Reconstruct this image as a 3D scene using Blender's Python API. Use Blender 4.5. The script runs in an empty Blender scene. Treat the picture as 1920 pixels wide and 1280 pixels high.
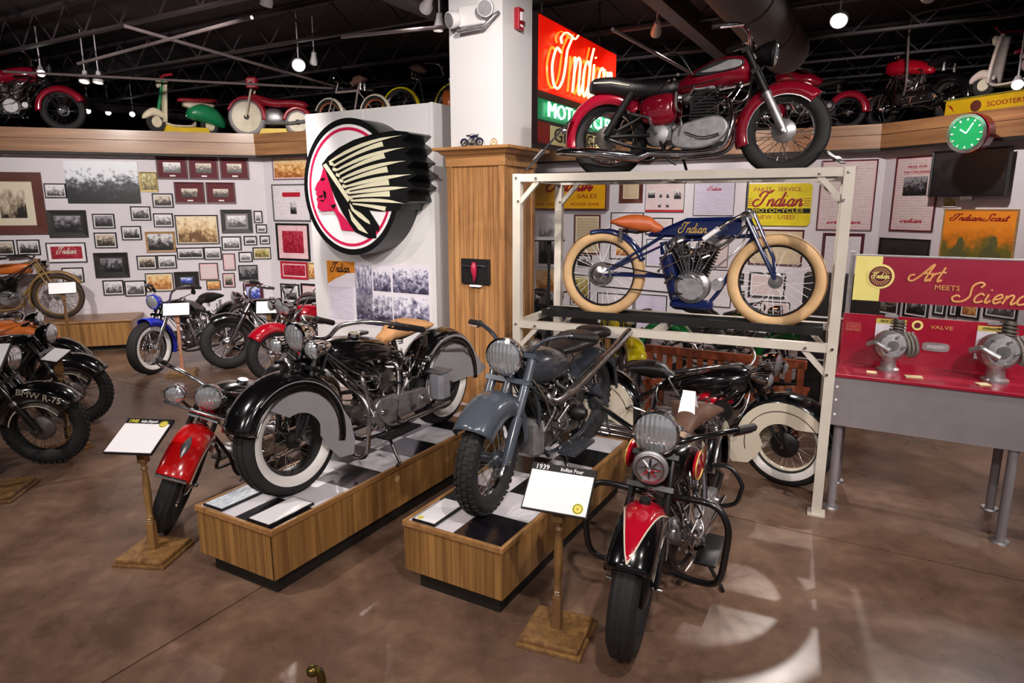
import bpy, math, random
from mathutils import Vector, Matrix
R_ = math.radians
SC = bpy.context.scene
COL = SC.collection
# ------------------------------------------------------------------ camera
FPX = 1240.0; PITCH = math.atan(253.0 / FPX); CAMH = 2.05
cam = bpy.data.cameras.new('camera'); camo = bpy.data.objects.new('camera', cam); COL.objects.link(camo)
camo.location = (0, 0, CAMH); camo.rotation_euler = (math.pi / 2 - PITCH, 0, 0)
cam.sensor_width = 36.0; cam.lens = 36.0 * FPX / 1920.0; cam.clip_end = 100
SC.camera = camo
# ------------------------------------------------------------------ world / exposure
w = bpy.data.worlds.new('world'); SC.world = w; w.use_nodes = True
w.node_tree.nodes['Background'].inputs[0].default_value = (.80, .74, .78, 1)
w.node_tree.nodes['Background'].inputs[1].default_value = .25
vs = SC.view_settings
vs.view_transform = 'Standard'; vs.look = 'None'; vs.gamma = 1; vs.use_curve_mapping = False
vs.exposure = -0.12
LAMPK = 1.0        # multiplies every track lamp

# ------------------------------------------------------------------ pixel helpers (photo is 1920 x 1280)
_s, _c = math.sin(PITCH), math.cos(PITCH)
def ray(x, y):
    X = (x - 960) / FPX; U = -(y - 640) / FPX
    return Vector((X, _c + U * _s, -_s + U * _c))
def G(x, y, h=0.0):
    r = ray(x, y); t = (h - CAMH) / r.z
    return Vector((r.x * t, r.y * t, h))
def DP(x, y, d):
    r = ray(x, y); t = d / r.y
    return Vector((r.x * t, d, CAMH + r.z * t))
TH = R_(29.7)
UU = Vector((math.sin(TH), math.cos(TH), 0)); VV = Vector((-math.cos(TH), math.sin(TH), 0))
def head_dir(deg): return Vector((math.sin(R_(deg)), math.cos(R_(deg)), 0))
def yaw(deg): return R_(90 - deg)
HU, HV = 29.7, 119.7           # compass bearings of the room grid

# ------------------------------------------------------------------ mesh builder
def cr(pts, k=6, closed=False):
    pts = [Vector(p) for p in pts]; n = len(pts); out = []
    if n < 3: return pts
    segs = n if closed else n - 1
    for i in range(segs):
        if closed: p0, p1, p2, p3 = pts[(i - 1) % n], pts[i], pts[(i + 1) % n], pts[(i + 2) % n]
        else: p0, p1, p2, p3 = pts[max(i - 1, 0)], pts[i], pts[i + 1], pts[min(i + 2, n - 1)]
        for j in range(k):
            t = j / k
            out.append(.5 * ((2 * p1) + (-p0 + p2) * t + (2 * p0 - 5 * p1 + 4 * p2 - p3) * t * t + (-p0 + 3 * p1 - 3 * p2 + p3) * t ** 3))
    if not closed: out.append(pts[-1])
    return out

class MB:
    def __init__(s): s.v = []; s.f = []
    def add(s, vs_, fs):
        b = len(s.v); s.v += [Vector(p) for p in vs_]; s.f += [tuple(b + i for i in f) for f in fs]; return s
    def box(s, x0, x1, y0, y1, z0, z1, c=0.0):
        if c <= 0:
            return s.add([(x0, y0, z0), (x1, y0, z0), (x1, y1, z0), (x0, y1, z0), (x0, y0, z1), (x1, y0, z1), (x1, y1, z1), (x0, y1, z1)],
                         [(3, 2, 1, 0), (4, 5, 6, 7), (0, 1, 5, 4), (1, 2, 6, 5), (2, 3, 7, 6), (3, 0, 4, 7)])
        def ring(i, z): return [(x0 + i + c, y0 + i, z), (x1 - i - c, y0 + i, z), (x1 - i, y0 + i + c, z), (x1 - i, y1 - i - c, z),
                                (x1 - i - c, y1 - i, z), (x0 + i + c, y1 - i, z), (x0 + i, y1 - i - c, z), (x0 + i, y0 + i + c, z)]
        return s.loft([ring(c, z0), ring(0, z0 + c), ring(0, z1 - c), ring(c, z1)])
    def obox(s, c, ax, ay, az):          # centre + three half vectors
        c, ax, ay, az = map(Vector, (c, ax, ay, az))
        P = [c - ax - ay - az, c + ax - ay - az, c + ax + ay - az, c - ax + ay - az, c - ax - ay + az, c + ax - ay + az, c + ax + ay + az, c - ax + ay + az]
        return s.add(P, [(3, 2, 1, 0), (4, 5, 6, 7), (0, 1, 5, 4), (1, 2, 6, 5), (2, 3, 7, 6), (3, 0, 4, 7)])
    def bar(s, a, b, wx, wz, up=(0, 0, 1)):   # square bar between two points
        a, b = Vector(a), Vector(b); d = (b - a).normalized(); u = Vector(up)
        if abs(d.dot(u)) > .98: u = Vector((1, 0, 0))
        sx = d.cross(u).normalized(); uz = sx.cross(d)
        return s.obox((a + b) / 2, (b - a) / 2, sx * wx / 2, uz * wz / 2)
    def tube(s, path, r, n=8, closed=False, caps=True):
        P = [Vector(p) for p in path]; m = len(P)
        if not isinstance(r, (list, tuple)): r = [r] * m
        T = []
        for i in range(m):
            a = P[(i - 1) % m] if (closed or i > 0) else P[i]
            b = P[(i + 1) % m] if (closed or i < m - 1) else P[i]
            d = b - a; T.append(d.normalized() if d.length > 1e-9 else Vector((0, 0, 1)))
        u = Vector((0, 0, 1)) if abs(T[0].z) < .9 else Vector((1, 0, 0))
        u = (u - T[0] * u.dot(T[0])).normalized()
        vs_, fs = [], []
        for i in range(m):
            u = u - T[i] * u.dot(T[i])
            u = u.normalized() if u.length > 1e-6 else T[i].orthogonal().normalized()
            w_ = T[i].cross(u)
            for k in range(n):
                a = 2 * math.pi * k / n
                vs_.append(P[i] + (u * math.cos(a) + w_ * math.sin(a)) * r[i])
        for i in range(m if closed else m - 1):
            for k in range(n):
                j = (i + 1) % m
                fs.append((i * n + k, i * n + (k + 1) % n, j * n + (k + 1) % n, j * n + k))
        if caps and not closed:
            fs.append(tuple(range(n - 1, -1, -1))); fs.append(tuple((m - 1) * n + k for k in range(n)))
        return s.add(vs_, fs)
    def cyl(s, a, b, r, n=12, r2=None): return s.tube([a, b], [r, r if r2 is None else r2], n)
    def lathe(s, prof, o=(0, 0, 0), d=(0, 0, 1), n=24, a0=0, a1=360):
        o, d = Vector(o), Vector(d).normalized()
        u = d.orthogonal().normalized() if abs(d.y) < .99 else Vector((1, 0, 0))
        if abs(d.z) > .99: u = Vector((1, 0, 0))
        w_ = d.cross(u); full = (a1 - a0) >= 359.9; cnt = n if full else n + 1
        vs_, fs = [], []; m = len(prof)
        for k in range(cnt):
            a = R_(a0 + (a1 - a0) * k / n); e = u * math.cos(a) + w_ * math.sin(a)
            for r, h in prof: vs_.append(o + e * r + d * h)
        for k in range(n):
            k2 = (k + 1) % cnt
            for i in range(m - 1): fs.append((k * m + i, k2 * m + i, k2 * m + i + 1, k * m + i + 1))
        return s.add(vs_, fs)
    def loft(s, secs, caps=True, closed=False):
        n = len(secs[0]); m = len(secs); vs_ = [p for q in secs for p in q]; fs = []
        for i in range(m if closed else m - 1):
            j = (i + 1) % m
            for k in range(n): fs.append((i * n + k, i * n + (k + 1) % n, j * n + (k + 1) % n, j * n + k))
        if caps and not closed: fs.append(tuple(range(n - 1, -1, -1))); fs.append(tuple((m - 1) * n + k for k in range(n)))
        return s.add(vs_, fs)
    def prism(s, pts, a, b, plane='xz'):     # polygon in a plane, between a and b on the third axis
        n = len(pts); mp = {'xz': lambda p, t: (p[0], t, p[1]), 'xy': lambda p, t: (p[0], p[1], t), 'yz': lambda p, t: (t, p[0], p[1])}[plane]
        vs_ = [mp(p, a) for p in pts] + [mp(p, b) for p in pts]
        fs = [tuple(range(n)), tuple(range(2 * n - 1, n - 1, -1))] + [(k, n + k, n + (k + 1) % n, (k + 1) % n) for k in range(n)]
        return s.add(vs_, fs)
    def xf(s, M): s.v = [M @ p for p in s.v]; return s
    def join(s, o): return s.add(o.v, o.f)
    def mesh(s, name, smooth=True, ang=38):
        me = bpy.data.meshes.new(name); me.from_pydata([tuple(p) for p in s.v], [], s.f); me.validate()
        import bmesh
        bm = bmesh.new(); bm.from_mesh(me); bmesh.ops.recalc_face_normals(bm, faces=bm.faces); bm.to_mesh(me); bm.free()
        if smooth:
            me.polygons.foreach_set('use_smooth', [True] * len(me.polygons)); me.set_sharp_from_angle(angle=R_(ang))
        me.update(); return me
def sec(x, zc, hw, hh, e=2.4, n=18, yc=0.0):
    out = []
    for k in range(n):
        a = 2 * math.pi * k / n; c, s_ = math.cos(a), math.sin(a)
        out.append((x, yc + hw * math.copysign(abs(c) ** (2 / e), c), zc + hh * math.copysign(abs(s_) ** (2 / e), s_)))
    return out
def rot_about(p, axis, ang): return Matrix.Translation(p) @ Matrix.Rotation(ang, 4, axis) @ Matrix.Translation(-Vector(p))

# ------------------------------------------------------------------ object helpers
def mk(mb, name, mat, parent=None, smooth=True, ang=38, label=None):
    me = mb if isinstance(mb, bpy.types.Mesh) else mb.mesh(name, smooth, ang)
    o = bpy.data.objects.new(name, me); COL.objects.link(o)
    if mat is not None and not me.materials: me.materials.append(mat)
    if parent: o.parent = parent
    if label: o['label'] = label
    return o
def tag(o, label, cat, group=None):
    o['label'] = label; o['category'] = cat
    if group: o['group'] = group
    return o
def thing(name, label, cat, loc=(0, 0, 0), rz=0.0, group=None):
    o = bpy.data.objects.new(name, None); COL.objects.link(o); o.empty_display_size = .1
    o.location = loc; o.rotation_euler = (0, 0, rz); return tag(o, label, cat, group)
def struct(mb, name, mat, parent=None, smooth=False):
    o = mk(mb, name, mat, parent, smooth)
    if parent is None: o['kind'] = 'structure'
    return o
def clone(o, parent=None):
    c = o.copy(); COL.objects.link(c); c.parent = parent
    for ch in list(o.children): clone(ch, c)
    return c
def bev(o, w_=.004, seg=2):
    m = o.modifiers.new('bevel', 'BEVEL'); m.width = w_; m.segments = seg; m.limit_method = 'ANGLE'; return o
def solid(o, t=.003):
    m = o.modifiers.new('solid', 'SOLIDIFY'); m.thickness = t; m.offset = 0; return o

# ------------------------------------------------------------------ materials
def s2l(c): return c / 12.92 if c <= .04045 else ((c + .055) / 1.055) ** 2.4
def hx(h):
    h = h.lstrip('#'); return tuple(s2l(int(h[i:i + 2], 16) / 255) for i in (0, 2, 4)) + (1,)
_M = {}
def nt(name):
    m = bpy.data.materials.new(name); m.use_nodes = True; t = m.node_tree; b = t.nodes['Principled BSDF']; return m, t, b
def sock(x): return x
def pm(name, col, rough=.5, metal=0.0, var=.12, scale=9.0, bump=0.0, coat=0.0, rvar=.1, spec=.5, bscale=None, sheen=0):
    """plain procedural material: noise-varied colour and roughness, optional fine relief"""
    if name in _M: return _M[name]
    m, t, b = nt(name); N = t.nodes; L = t.links
    tc = N.new('ShaderNodeTexCoord'); nz = N.new('ShaderNodeTexNoise'); nz.inputs['Scale'].default_value = scale; nz.inputs['Detail'].default_value = 5
    L.new(tc.outputs['Object'], nz.inputs['Vector'])
    rp = N.new('ShaderNodeValToRGB'); c = hx(col) if isinstance(col, str) else col
    rp.color_ramp.elements[0].position = .3; rp.color_ramp.elements[1].position = .72
    rp.color_ramp.elements[0].color = tuple(x * (1 - var) for x in c[:3]) + (1,)
    rp.color_ramp.elements[1].color = tuple(min(1, x * (1 + var)) for x in c[:3]) + (1,)
    L.new(nz.outputs['Fac'], rp.inputs['Fac']); L.new(rp.outputs['Color'], b.inputs['Base Color'])
    mr = N.new('ShaderNodeMapRange'); mr.inputs['To Min'].default_value = max(.02, rough - rvar); mr.inputs['To Max'].default_value = min(1, rough + rvar)
    L.new(nz.outputs['Fac'], mr.inputs['Value']); L.new(mr.outputs['Result'], b.inputs['Roughness'])
    b.inputs['Metallic'].default_value = metal; b.inputs['Coat Weight'].default_value = coat; b.inputs['Coat Roughness'].default_value = .06
    b.inputs['Specular IOR Level'].default_value = spec
    if bump:
        n2 = N.new('ShaderNodeTexNoise'); n2.inputs['Scale'].default_value = bscale or scale * 12; n2.inputs['Detail'].default_value = 4
        L.new(tc.outputs['Object'], n2.inputs['Vector']); bp = N.new('ShaderNodeBump'); bp.inputs['Strength'].default_value = bump; bp.inputs['Distance'].default_value = .01
        L.new(n2.outputs['Fac'], bp.inputs['Height']); L.new(bp.outputs['Normal'], b.inputs['Normal'])
    _M[name] = m; return m
def emis(name, col, strength):
    if name in _M: return _M[name]
    m, t, b = nt(name); b.inputs['Base Color'].default_value = hx(col); b.inputs['Emission Color'].default_value = hx(col); b.inputs['Emission Strength'].default_value = strength
    b.inputs['Roughness'].default_value = .3; _M[name] = m; return m
def wood(name, c0, c1, axis='Z', scale=1.0, rough=.42, coat=.25):
    if name in _M: return _M[name]
    m, t, b = nt(name); N = t.nodes; L = t.links
    tc = N.new('ShaderNodeTexCoord'); oi = N.new('ShaderNodeObjectInfo'); mp = N.new('ShaderNodeMapping')
    k = {'X': (1.2, 22, 22), 'Y': (22, 1.2, 22), 'Z': (22, 22, 1.2)}[axis]
    mp.inputs['Scale'].default_value = [x * scale for x in k]
    ml = N.new('ShaderNodeMath'); ml.operation = 'MULTIPLY'; ml.inputs[1].default_value = 37.0
    L.new(oi.outputs['Random'], ml.inputs[0]); cb = N.new('ShaderNodeCombineXYZ')
    for i in range(3): L.new(ml.outputs[0], cb.inputs[i])
    L.new(cb.outputs[0], mp.inputs['Location']); L.new(tc.outputs['Object'], mp.inputs['Vector'])
    nz = N.new('ShaderNodeTexNoise'); nz.inputs['Scale'].default_value = 1.0; nz.inputs['Detail'].default_value = 7; nz.inputs['Distortion'].default_value = .6
    L.new(mp.outputs[0], nz.inputs['Vector']); rp = N.new('ShaderNodeValToRGB'); e = rp.color_ramp.elements
    e[0].position = .28; e[0].color = hx(c0); e[1].position = .66; e[1].color = hx(c1)
    L.new(nz.outputs['Fac'], rp.inputs['Fac'])
    hs = N.new('ShaderNodeHueSaturation'); mr = N.new('ShaderNodeMapRange'); mr.inputs['To Min'].default_value = .86; mr.inputs['To Max'].default_value = 1.1
    L.new(oi.outputs['Random'], mr.inputs['Value']); L.new(mr.outputs[0], hs.inputs['Value']); L.new(rp.outputs[0], hs.inputs['Color'])
    L.new(hs.outputs[0], b.inputs['Base Color']); b.inputs['Roughness'].default_value = rough; b.inputs['Coat Weight'].default_value = coat; b.inputs['Coat Roughness'].default_value = .2
    bp = N.new('ShaderNodeBump'); bp.inputs['Strength'].default_value = .15; bp.inputs['Distance'].default_value = .004
    L.new(nz.outputs['Fac'], bp.inputs['Height']); L.new(bp.outputs[0], b.inputs['Normal']); _M[name] = m; return m
def photo(name, dark, mid, light, scale=5.0, grad=.5, crowd=0.0, stretch=(1.5, 1, 1)):
    """printed picture: blotchy scene with a darker foreground, different on every object"""
    if name in _M: return _M[name]
    m, t, b = nt(name); N = t.nodes; L = t.links
    tc = N.new('ShaderNodeTexCoord'); oi = N.new('ShaderNodeObjectInfo'); mp = N.new('ShaderNodeMapping'); mp.inputs['Scale'].default_value = stretch
    ml = N.new('ShaderNodeMath'); ml.operation = 'MULTIPLY'; ml.inputs[1].default_value = 91.0; L.new(oi.outputs['Random'], ml.inputs[0])
    cb = N.new('ShaderNodeCombineXYZ')
    for i in range(3): L.new(ml.outputs[0], cb.inputs[i])
    L.new(cb.outputs[0], mp.inputs['Location']); L.new(tc.outputs['Generated'], mp.inputs['Vector'])
    nz = N.new('ShaderNodeTexNoise'); nz.inputs['Scale'].default_value = scale; nz.inputs['Detail'].default_value = 6; nz.inputs['Roughness'].default_value = .65
    L.new(mp.outputs[0], nz.inputs['Vector'])
    vo = N.new('ShaderNodeTexNoise'); vo.inputs['Scale'].default_value = scale * 3.1; vo.inputs['Detail'].default_value = 3; vo.inputs['Roughness'].default_value = .7; L.new(mp.outputs[0], vo.inputs['Vector'])
    sp = N.new('ShaderNodeSeparateXYZ'); L.new(tc.outputs['Generated'], sp.inputs[0])
    g = N.new('ShaderNodeMath'); g.operation = 'MULTIPLY_ADD'; g.inputs[1].default_value = grad; g.inputs[2].default_value = -grad / 2; L.new(sp.outputs[2], g.inputs[0])
    v = N.new('ShaderNodeMath'); v.operation = 'MULTIPLY_ADD'; v.inputs[1].default_value = crowd; sb_ = N.new('ShaderNodeMath'); sb_.operation = 'SUBTRACT'; sb_.inputs[1].default_value = .5; L.new(vo.outputs['Fac'], sb_.inputs[0]); L.new(sb_.outputs[0], v.inputs[0]); L.new(g.outputs[0], v.inputs[2])
    a = N.new('ShaderNodeMath'); a.operation = 'ADD'; L.new(nz.outputs['Fac'], a.inputs[0]); L.new(v.outputs[0], a.inputs[1])
    rp = N.new('ShaderNodeValToRGB'); e = rp.color_ramp.elements; e[0].position = .36; e[0].color = hx(dark); e[1].position = .66; e[1].color = hx(light)
    x = e.new(.5); x.color = hx(mid); L.new(a.outputs[0], rp.inputs['Fac']); L.new(rp.outputs[0], b.inputs['Base Color']); b.inputs['Roughness'].default_value = .35
    _M[name] = m; return m
def printed(name, paper, ink, rows=18, words=5, keep=.72):
    """printed page: rows of word-like dashes on paper"""
    if name in _M: return _M[name]
    m, t, b = nt(name); N = t.nodes; L = t.links
    tc = N.new('ShaderNodeTexCoord'); sp = N.new('ShaderNodeSeparateXYZ'); L.new(tc.outputs['Generated'], sp.inputs[0])
    cb = N.new('ShaderNodeCombineXYZ'); L.new(sp.outputs[0], cb.inputs[0]); L.new(sp.outputs[2], cb.inputs[1])
    br = N.new('ShaderNodeTexBrick'); br.inputs['Scale'].default_value = 1; br.inputs['Brick Width'].default_value = 1 / words; br.inputs['Row Height'].default_value = 1 / rows
    br.inputs['Mortar Size'].default_value = .28 / rows; br.inputs['Mortar Smooth'].default_value = .3; br.offset = .37; br.squash = .7; br.squash_frequency = 3
    br.inputs['Color1'].default_value = hx(ink); br.inputs['Mortar'].default_value = hx(paper)
    p, i = hx(paper), hx(ink); i = tuple((i[k] + p[k]) / 2 for k in range(3)) + (1,); br.inputs['Color1'].default_value = i; br.inputs['Color2'].default_value = tuple(p[k] * keep + i[k] * (1 - keep) for k in range(3)) + (1,)
    L.new(cb.outputs[0], br.inputs['Vector']); L.new(br.outputs['Color'], b.inputs['Base Color']); b.inputs['Roughness'].default_value = .5; _M[name] = m; return m

M_white = pm('wall paint', '#d8d0d6', .62, var=.03, scale=2, bump=.05)
M_white2 = pm('panel paint', '#dedada', .55, var=.03, scale=2)
M_oak = wood('oak board', '#80552f', '#b98654', 'Z', 1.0)
M_oakh = wood('oak board long grain', '#80552f', '#b98654', 'X', 1.0)
M_ped = wood('pedestal oak', '#704a26', '#a27642', 'Z', 1.0)
M_pedh = wood('pedestal oak long grain', '#7e5630', '#a87a4a', 'X', 1.0)
M_shelf = wood('shelf oak', '#7a5236', '#a87a52', 'X', .7)
M_stand = wood('stand oak', '#5e4024', '#8e683c', 'Z', 1.4)
M_red_wood = wood('red stained wood', '#6d2f18', '#9c4c28', 'Z', 1.0)
M_dark = pm('black plinth', '#17130f', .6)
M_ceil = pm('dark ceiling paint', '#3c3035', .8, var=.25, scale=1.2)
M_steelk = pm('dark roof steel', '#33292d', .6, var=.2)
M_chrome = pm('chrome', '#d8d6da', .10, 1.0, var=.06, scale=20, rvar=.05)
M_chrome2 = pm('dull chrome', '#b8b4b4', .26, 1.0, var=.15, scale=16, rvar=.1)
M_alu = pm('cast aluminium', '#a9a6a8', .42, .85, var=.2, scale=25, bump=.1)
M_alud = pm('oily aluminium', '#77706a', .5, .8, var=.3, scale=22, bump=.15)
M_iron = pm('black iron', '#191717', .42, .3, var=.3, scale=20, bump=.1)
M_blackp = pm('black enamel', '#0b0a0c', .16, 0, var=.2, coat=.9, rvar=.06)
M_frame = pm('black frame paint', '#121012', .3, 0, var=.2, coat=.5)
M_rubber = pm('tyre rubber', '#1d1b1c', .75, 0, var=.25, scale=30, bump=.25)
M_cream_r = pm('tan rubber', '#cba577', .7, 0, var=.1, scale=14, bump=.15)
M_ww = pm('whitewall rubber', '#e2dcd8', .55, 0, var=.05)
M_grip = pm('black grip', '#151314', .6)
M_white_rack = pm('cream rack paint', '#c6bdb1', .42, 0, var=.06, scale=6)
M_black = pm('satin black', '#100e0f', .45)
M_blacks = pm('sign black', '#0d0d0e', .35)
M_paper = pm('white paper', '#ece8ea', .6, var=.02)
M_greyp = pm('grey table paint', '#8a8286', .45, .2, var=.06)
M_gold = pm('gold leaf', '#c8a050', .4, .3)
M_leather_b = pm('black leather', '#171316', .38, 0, var=.2, bump=.2)
M_leather_t = pm('tan leather', '#cf9868', .42, 0, var=.1, scale=6, bump=.12)
M_leather_br = pm('brown leather', '#5a4034', .5, 0, var=.2, bump=.2)
def glassm(name, col, rough=.05):
    if name in _M: return _M[name]
    m, t, b = nt(name); b.inputs['Base Color'].default_value = hx(col); b.inputs['Roughness'].default_value = rough
    b.inputs['Metallic'].default_value = .75; b.inputs['Coat Weight'].default_value = 1
    N = t.nodes; L = t.links; tc = N.new('ShaderNodeTexCoord'); wv = N.new('ShaderNodeTexWave'); wv.inputs['Scale'].default_value = 14; wv.bands_direction = 'Y'
    L.new(tc.outputs['Object'], wv.inputs['Vector']); bp = N.new('ShaderNodeBump'); bp.inputs['Strength'].default_value = .35; bp.inputs['Distance'].default_value = .01
    L.new(wv.outputs['Fac'], bp.inputs['Height']); L.new(bp.outputs[0], b.inputs['Normal']); _M[name] = m; return m
M_lens = glassm('fluted headlamp lens', '#d6d8dc')
def clear_glass():
    m, t, b = nt('display glass'); b.inputs['Base Color'].default_value = (1, 1, 1, 1); b.inputs['Roughness'].default_value = .02
    b.inputs['Transmission Weight'].default_value = 1; b.inputs['IOR'].default_value = 1.08; b.inputs['Alpha'].default_value = .25; return m
M_glass = clear_glass()

# ------------------------------------------------------------------ lettering
def text_mesh(txt, h=1.0, depth=.002, align='CENTER', space=1.0, bold=0.0):
    cu = bpy.data.curves.new('t', 'FONT'); cu.body = txt; cu.align_x = align; cu.align_y = 'CENTER'; cu.size = h * 1.38; cu.extrude = depth; cu.space_character = space; cu.offset = bold
    cu.resolution_u = 2
    o = bpy.data.objects.new('t', cu); COL.objects.link(o); dg = bpy.context.evaluated_depsgraph_get()
    me = bpy.data.meshes.new_from_object(o.evaluated_get(dg)); bpy.data.objects.remove(o); bpy.data.curves.remove(cu)
    me.transform(Matrix.Rotation(math.pi / 2, 4, 'X')); me.materials.clear(); return me      # now in x-z, facing -y
def letters(txt, parent, mat, loc, h, width=None, depth=.002, name='lettering', rot=None, space=1.0, bold=0.0, align='CENTER'):
    me = text_mesh(txt, h, depth, align, space, bold)
    if width:
        xs = [v.co.x for v in me.vertices]; k = width / max(1e-6, max(xs) - min(xs)); me.transform(Matrix.Diagonal((k, 1, 1, 1)))
    o = bpy.data.objects.new(name, me); COL.objects.link(o); me.materials.append(mat); o.parent = parent; o.location = loc
    if rot: o.rotation_euler = rot
    return o
GL = {
 'I': (1.05, [[(-.15, 1.3), (-.3, 1.62), (-.02, 2.08), (.45, 2.05), (.8, 1.95), (1.0, 2.3)], [(.6, 2.03), (.38, 1.2), (.25, .35), (-.1, -.02), (-.5, .05), (-.72, .5), (-.5, .95), (-.15, .9)]]),
 'n': (.86, [[(0, .95), (.04, .6), (.03, 0)], [(.04, .5), (.25, .93), (.48, .9), (.52, .5), (.54, .08), (.68, .02), (.86, .3)]]),
 'd': (.9, [[(.56, .82), (.32, 1), (.06, .72), (.04, .25), (.25, 0), (.54, .3)], [(.64, 2.0), (.58, 1), (.56, .15), (.7, .02), (.9, .3)]]),
 'i': (.52, [[(.03, .98), (.05, .2), (.18, .02), (.4, .3)], [(.05, 1.4), (.08, 1.5)]]),
 'a': (.9, [[(.56, .82), (.32, 1), (.06, .72), (.04, .25), (.25, 0), (.54, .3)], [(.58, .98), (.56, .15), (.7, .02), (.9, .3)]]),
 'r': (.62, [[(0, .75), (.1, 1.0), (.1, .5), (.1, 0)], [(.1, .5), (.28, .92), (.52, .95)]]),
 't': (.55, [[(.22, 1.75), (.14, .6), (.16, .1), (.3, .02), (.5, .25)], [(-.12, 1.05), (.2, 1.1), (.55, 1.12)]]),
 'c': (.74, [[(.52, .78), (.3, 1), (.06, .72), (.04, .28), (.25, 0), (.66, .2)]]),
 'e': (.7, [[(.05, .42), (.35, .5), (.48, .75), (.3, 1), (.06, .72), (.04, .28), (.25, 0), (.58, .28)]]),
 'o': (.72, [[(.3, 1), (.05, .7), (.05, .28), (.3, 0), (.55, .28), (.55, .7), (.3, 1), (.7, .85)]]),
 'u': (.86, [[(0, .95), (.03, .25), (.2, .02), (.45, .2), (.52, .95)], [(.52, .95), (.54, .15), (.68, .02), (.86, .3)]]),
 'A': (1.1, [[(-.35, .75), (-.75, .6), (-.72, .12), (-.3, 0), (.2, .7), (.85, 2.1), (.78, 1.1), (.75, .2), (.9, .02), (1.1, .3)], [(.2, .8), (.5, .95), (1.0, .9)]]),
 'S': (1.0, [[(1.0, 1.65), (1.12, 2.0), (.8, 2.2), (.45, 1.85), (.5, 1.2), (.6, .6), (.3, .05), (-.25, 0), (-.5, .4), (-.25, .68), (-.02, .5)]]),
}
def script(txt, xh, r, slant=.32, flat=.3, k=5, n=6, cx=True, squeeze=1.0):
    """flowing script lettering as swept strokes in the x-z plane, facing -y"""
    mb = MB(); x = 0; allp = []
    for ch in txt:
        if ch == ' ': x += .6; continue
        adv, st = GL[ch]
        for s_ in st:
            P = [((px + x) * squeeze + pz * slant, 0, pz) for px, pz in s_]; allp += P
            mb.tube([p * xh for p in cr(P, k)], r, n)
        x += adv
    x0 = min(p[0] for p in allp); x1 = max(p[0] for p in allp)
    off = -(x0 + x1) / 2 * xh if cx else 0
    mb.v = [Vector((p.x + off, p.y * flat, p.z)) for p in mb.v]
    return mb, (x1 - x0) * xh

# ================================================================== ROOM
FLOORM = None
def floor_mat():
    m, t, b = nt('polished stained concrete'); N = t.nodes; L = t.links
    tc = N.new('ShaderNodeTexCoord'); n1 = N.new('ShaderNodeTexNoise'); n1.inputs['Scale'].default_value = 1.9; n1.inputs['Detail'].default_value = 10; n1.inputs['Roughness'].default_value = .68; n1.inputs['Distortion'].default_value = .15
    gm = N.new('ShaderNodeNewGeometry'); L.new(gm.outputs['Position'], n1.inputs['Vector'])
    n2 = N.new('ShaderNodeTexNoise'); n2.inputs['Scale'].default_value = 14; n2.inputs['Detail'].default_value = 6; L.new(gm.outputs['Position'], n2.inputs['Vector'])
    rp = N.new('ShaderNodeValToRGB'); e = rp.color_ramp.elements; e[0].position = .28; e[0].color = hx('#46352a'); e[1].position = .74; e[1].color = hx('#8b6f5b')
    x = e.new(.5); x.color = hx('#695042'); L.new(n1.outputs['Fac'], rp.inputs['Fac'])
    mx = N.new('ShaderNodeMix'); mx.data_type = 'RGBA'; mx.blend_type = 'OVERLAY'; mx.inputs[0].default_value = .35; L.new(rp.outputs[0], mx.inputs[6]); L.new(n2.outputs['Color'], mx.inputs[7])
    bw = N.new('ShaderNodeRGBToBW'); L.new(n2.outputs['Color'], bw.inputs[0]); L.new(bw.outputs[0], mx.inputs[7])
    L.new(mx.outputs[2], b.inputs['Base Color'])
    mr = N.new('ShaderNodeMapRange'); mr.inputs['To Min'].default_value = .16; mr.inputs['To Max'].default_value = .42; L.new(n1.outputs['Fac'], mr.inputs['Value']); L.new(mr.outputs[0], b.inputs['Roughness'])
    b.inputs['Specular IOR Level'].default_value = .45
    bp = N.new('ShaderNodeBump'); bp.inputs['Strength'].default_value = .04; L.new(n2.outputs['Fac'], bp.inputs['Height']); L.new(bp.outputs[0], b.inputs['Normal']); return m
FLOORM = floor_mat()
CEILZ = 4.5
fl = struct(MB().box(-16, 16, -7, 22, -.12, -.012), 'floor', M_dark)
# concrete slabs with saw cuts along the room grid; one cut runs past the pedestals
cut = Vector((-1.60, 2.90, 0))
for i in range(-4, 5):
    for j in range(-4, 5):
        a, b_ = 4.6, 4.2; g = .0055
        o0 = cut - VV * (.0) + UU * (-1.6)
        P = lambda u, v: o0 + UU * u + VV * v
        q = [P(j * b_ + g, i * a + g), P((j + 1) * b_ - g, i * a + g), P((j + 1) * b_ - g, (i + 1) * a - g), P(j * b_ + g, (i + 1) * a - g)]
        if all(abs(p.x) > 15 or p.y > 19 or p.y < -6 for p in q): continue
        struct(MB().prism([(p.x, p.y) for p in q], -.012, 0, 'xy'), 'slab', FLOORM, fl)
struct(MB().box(-16, 16, -7, 22, CEILZ, CEILZ + .1), 'ceiling', M_ceil)
M_far = pm('far dark wall', '#241d20', .8, var=.2)  # dark colour stands in for the unlit depth behind the ledge
struct(MB().box(-16, 16, 21.9, 22.0, 0, CEILZ), 'wall_back', M_far)
struct(MB().box(-16.1, -16, -7, 22, 0, CEILZ), 'wall_west', M_far)
struct(MB().box(16, 16.1, -7, 22, 0, CEILZ), 'wall_east', M_far)

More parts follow.
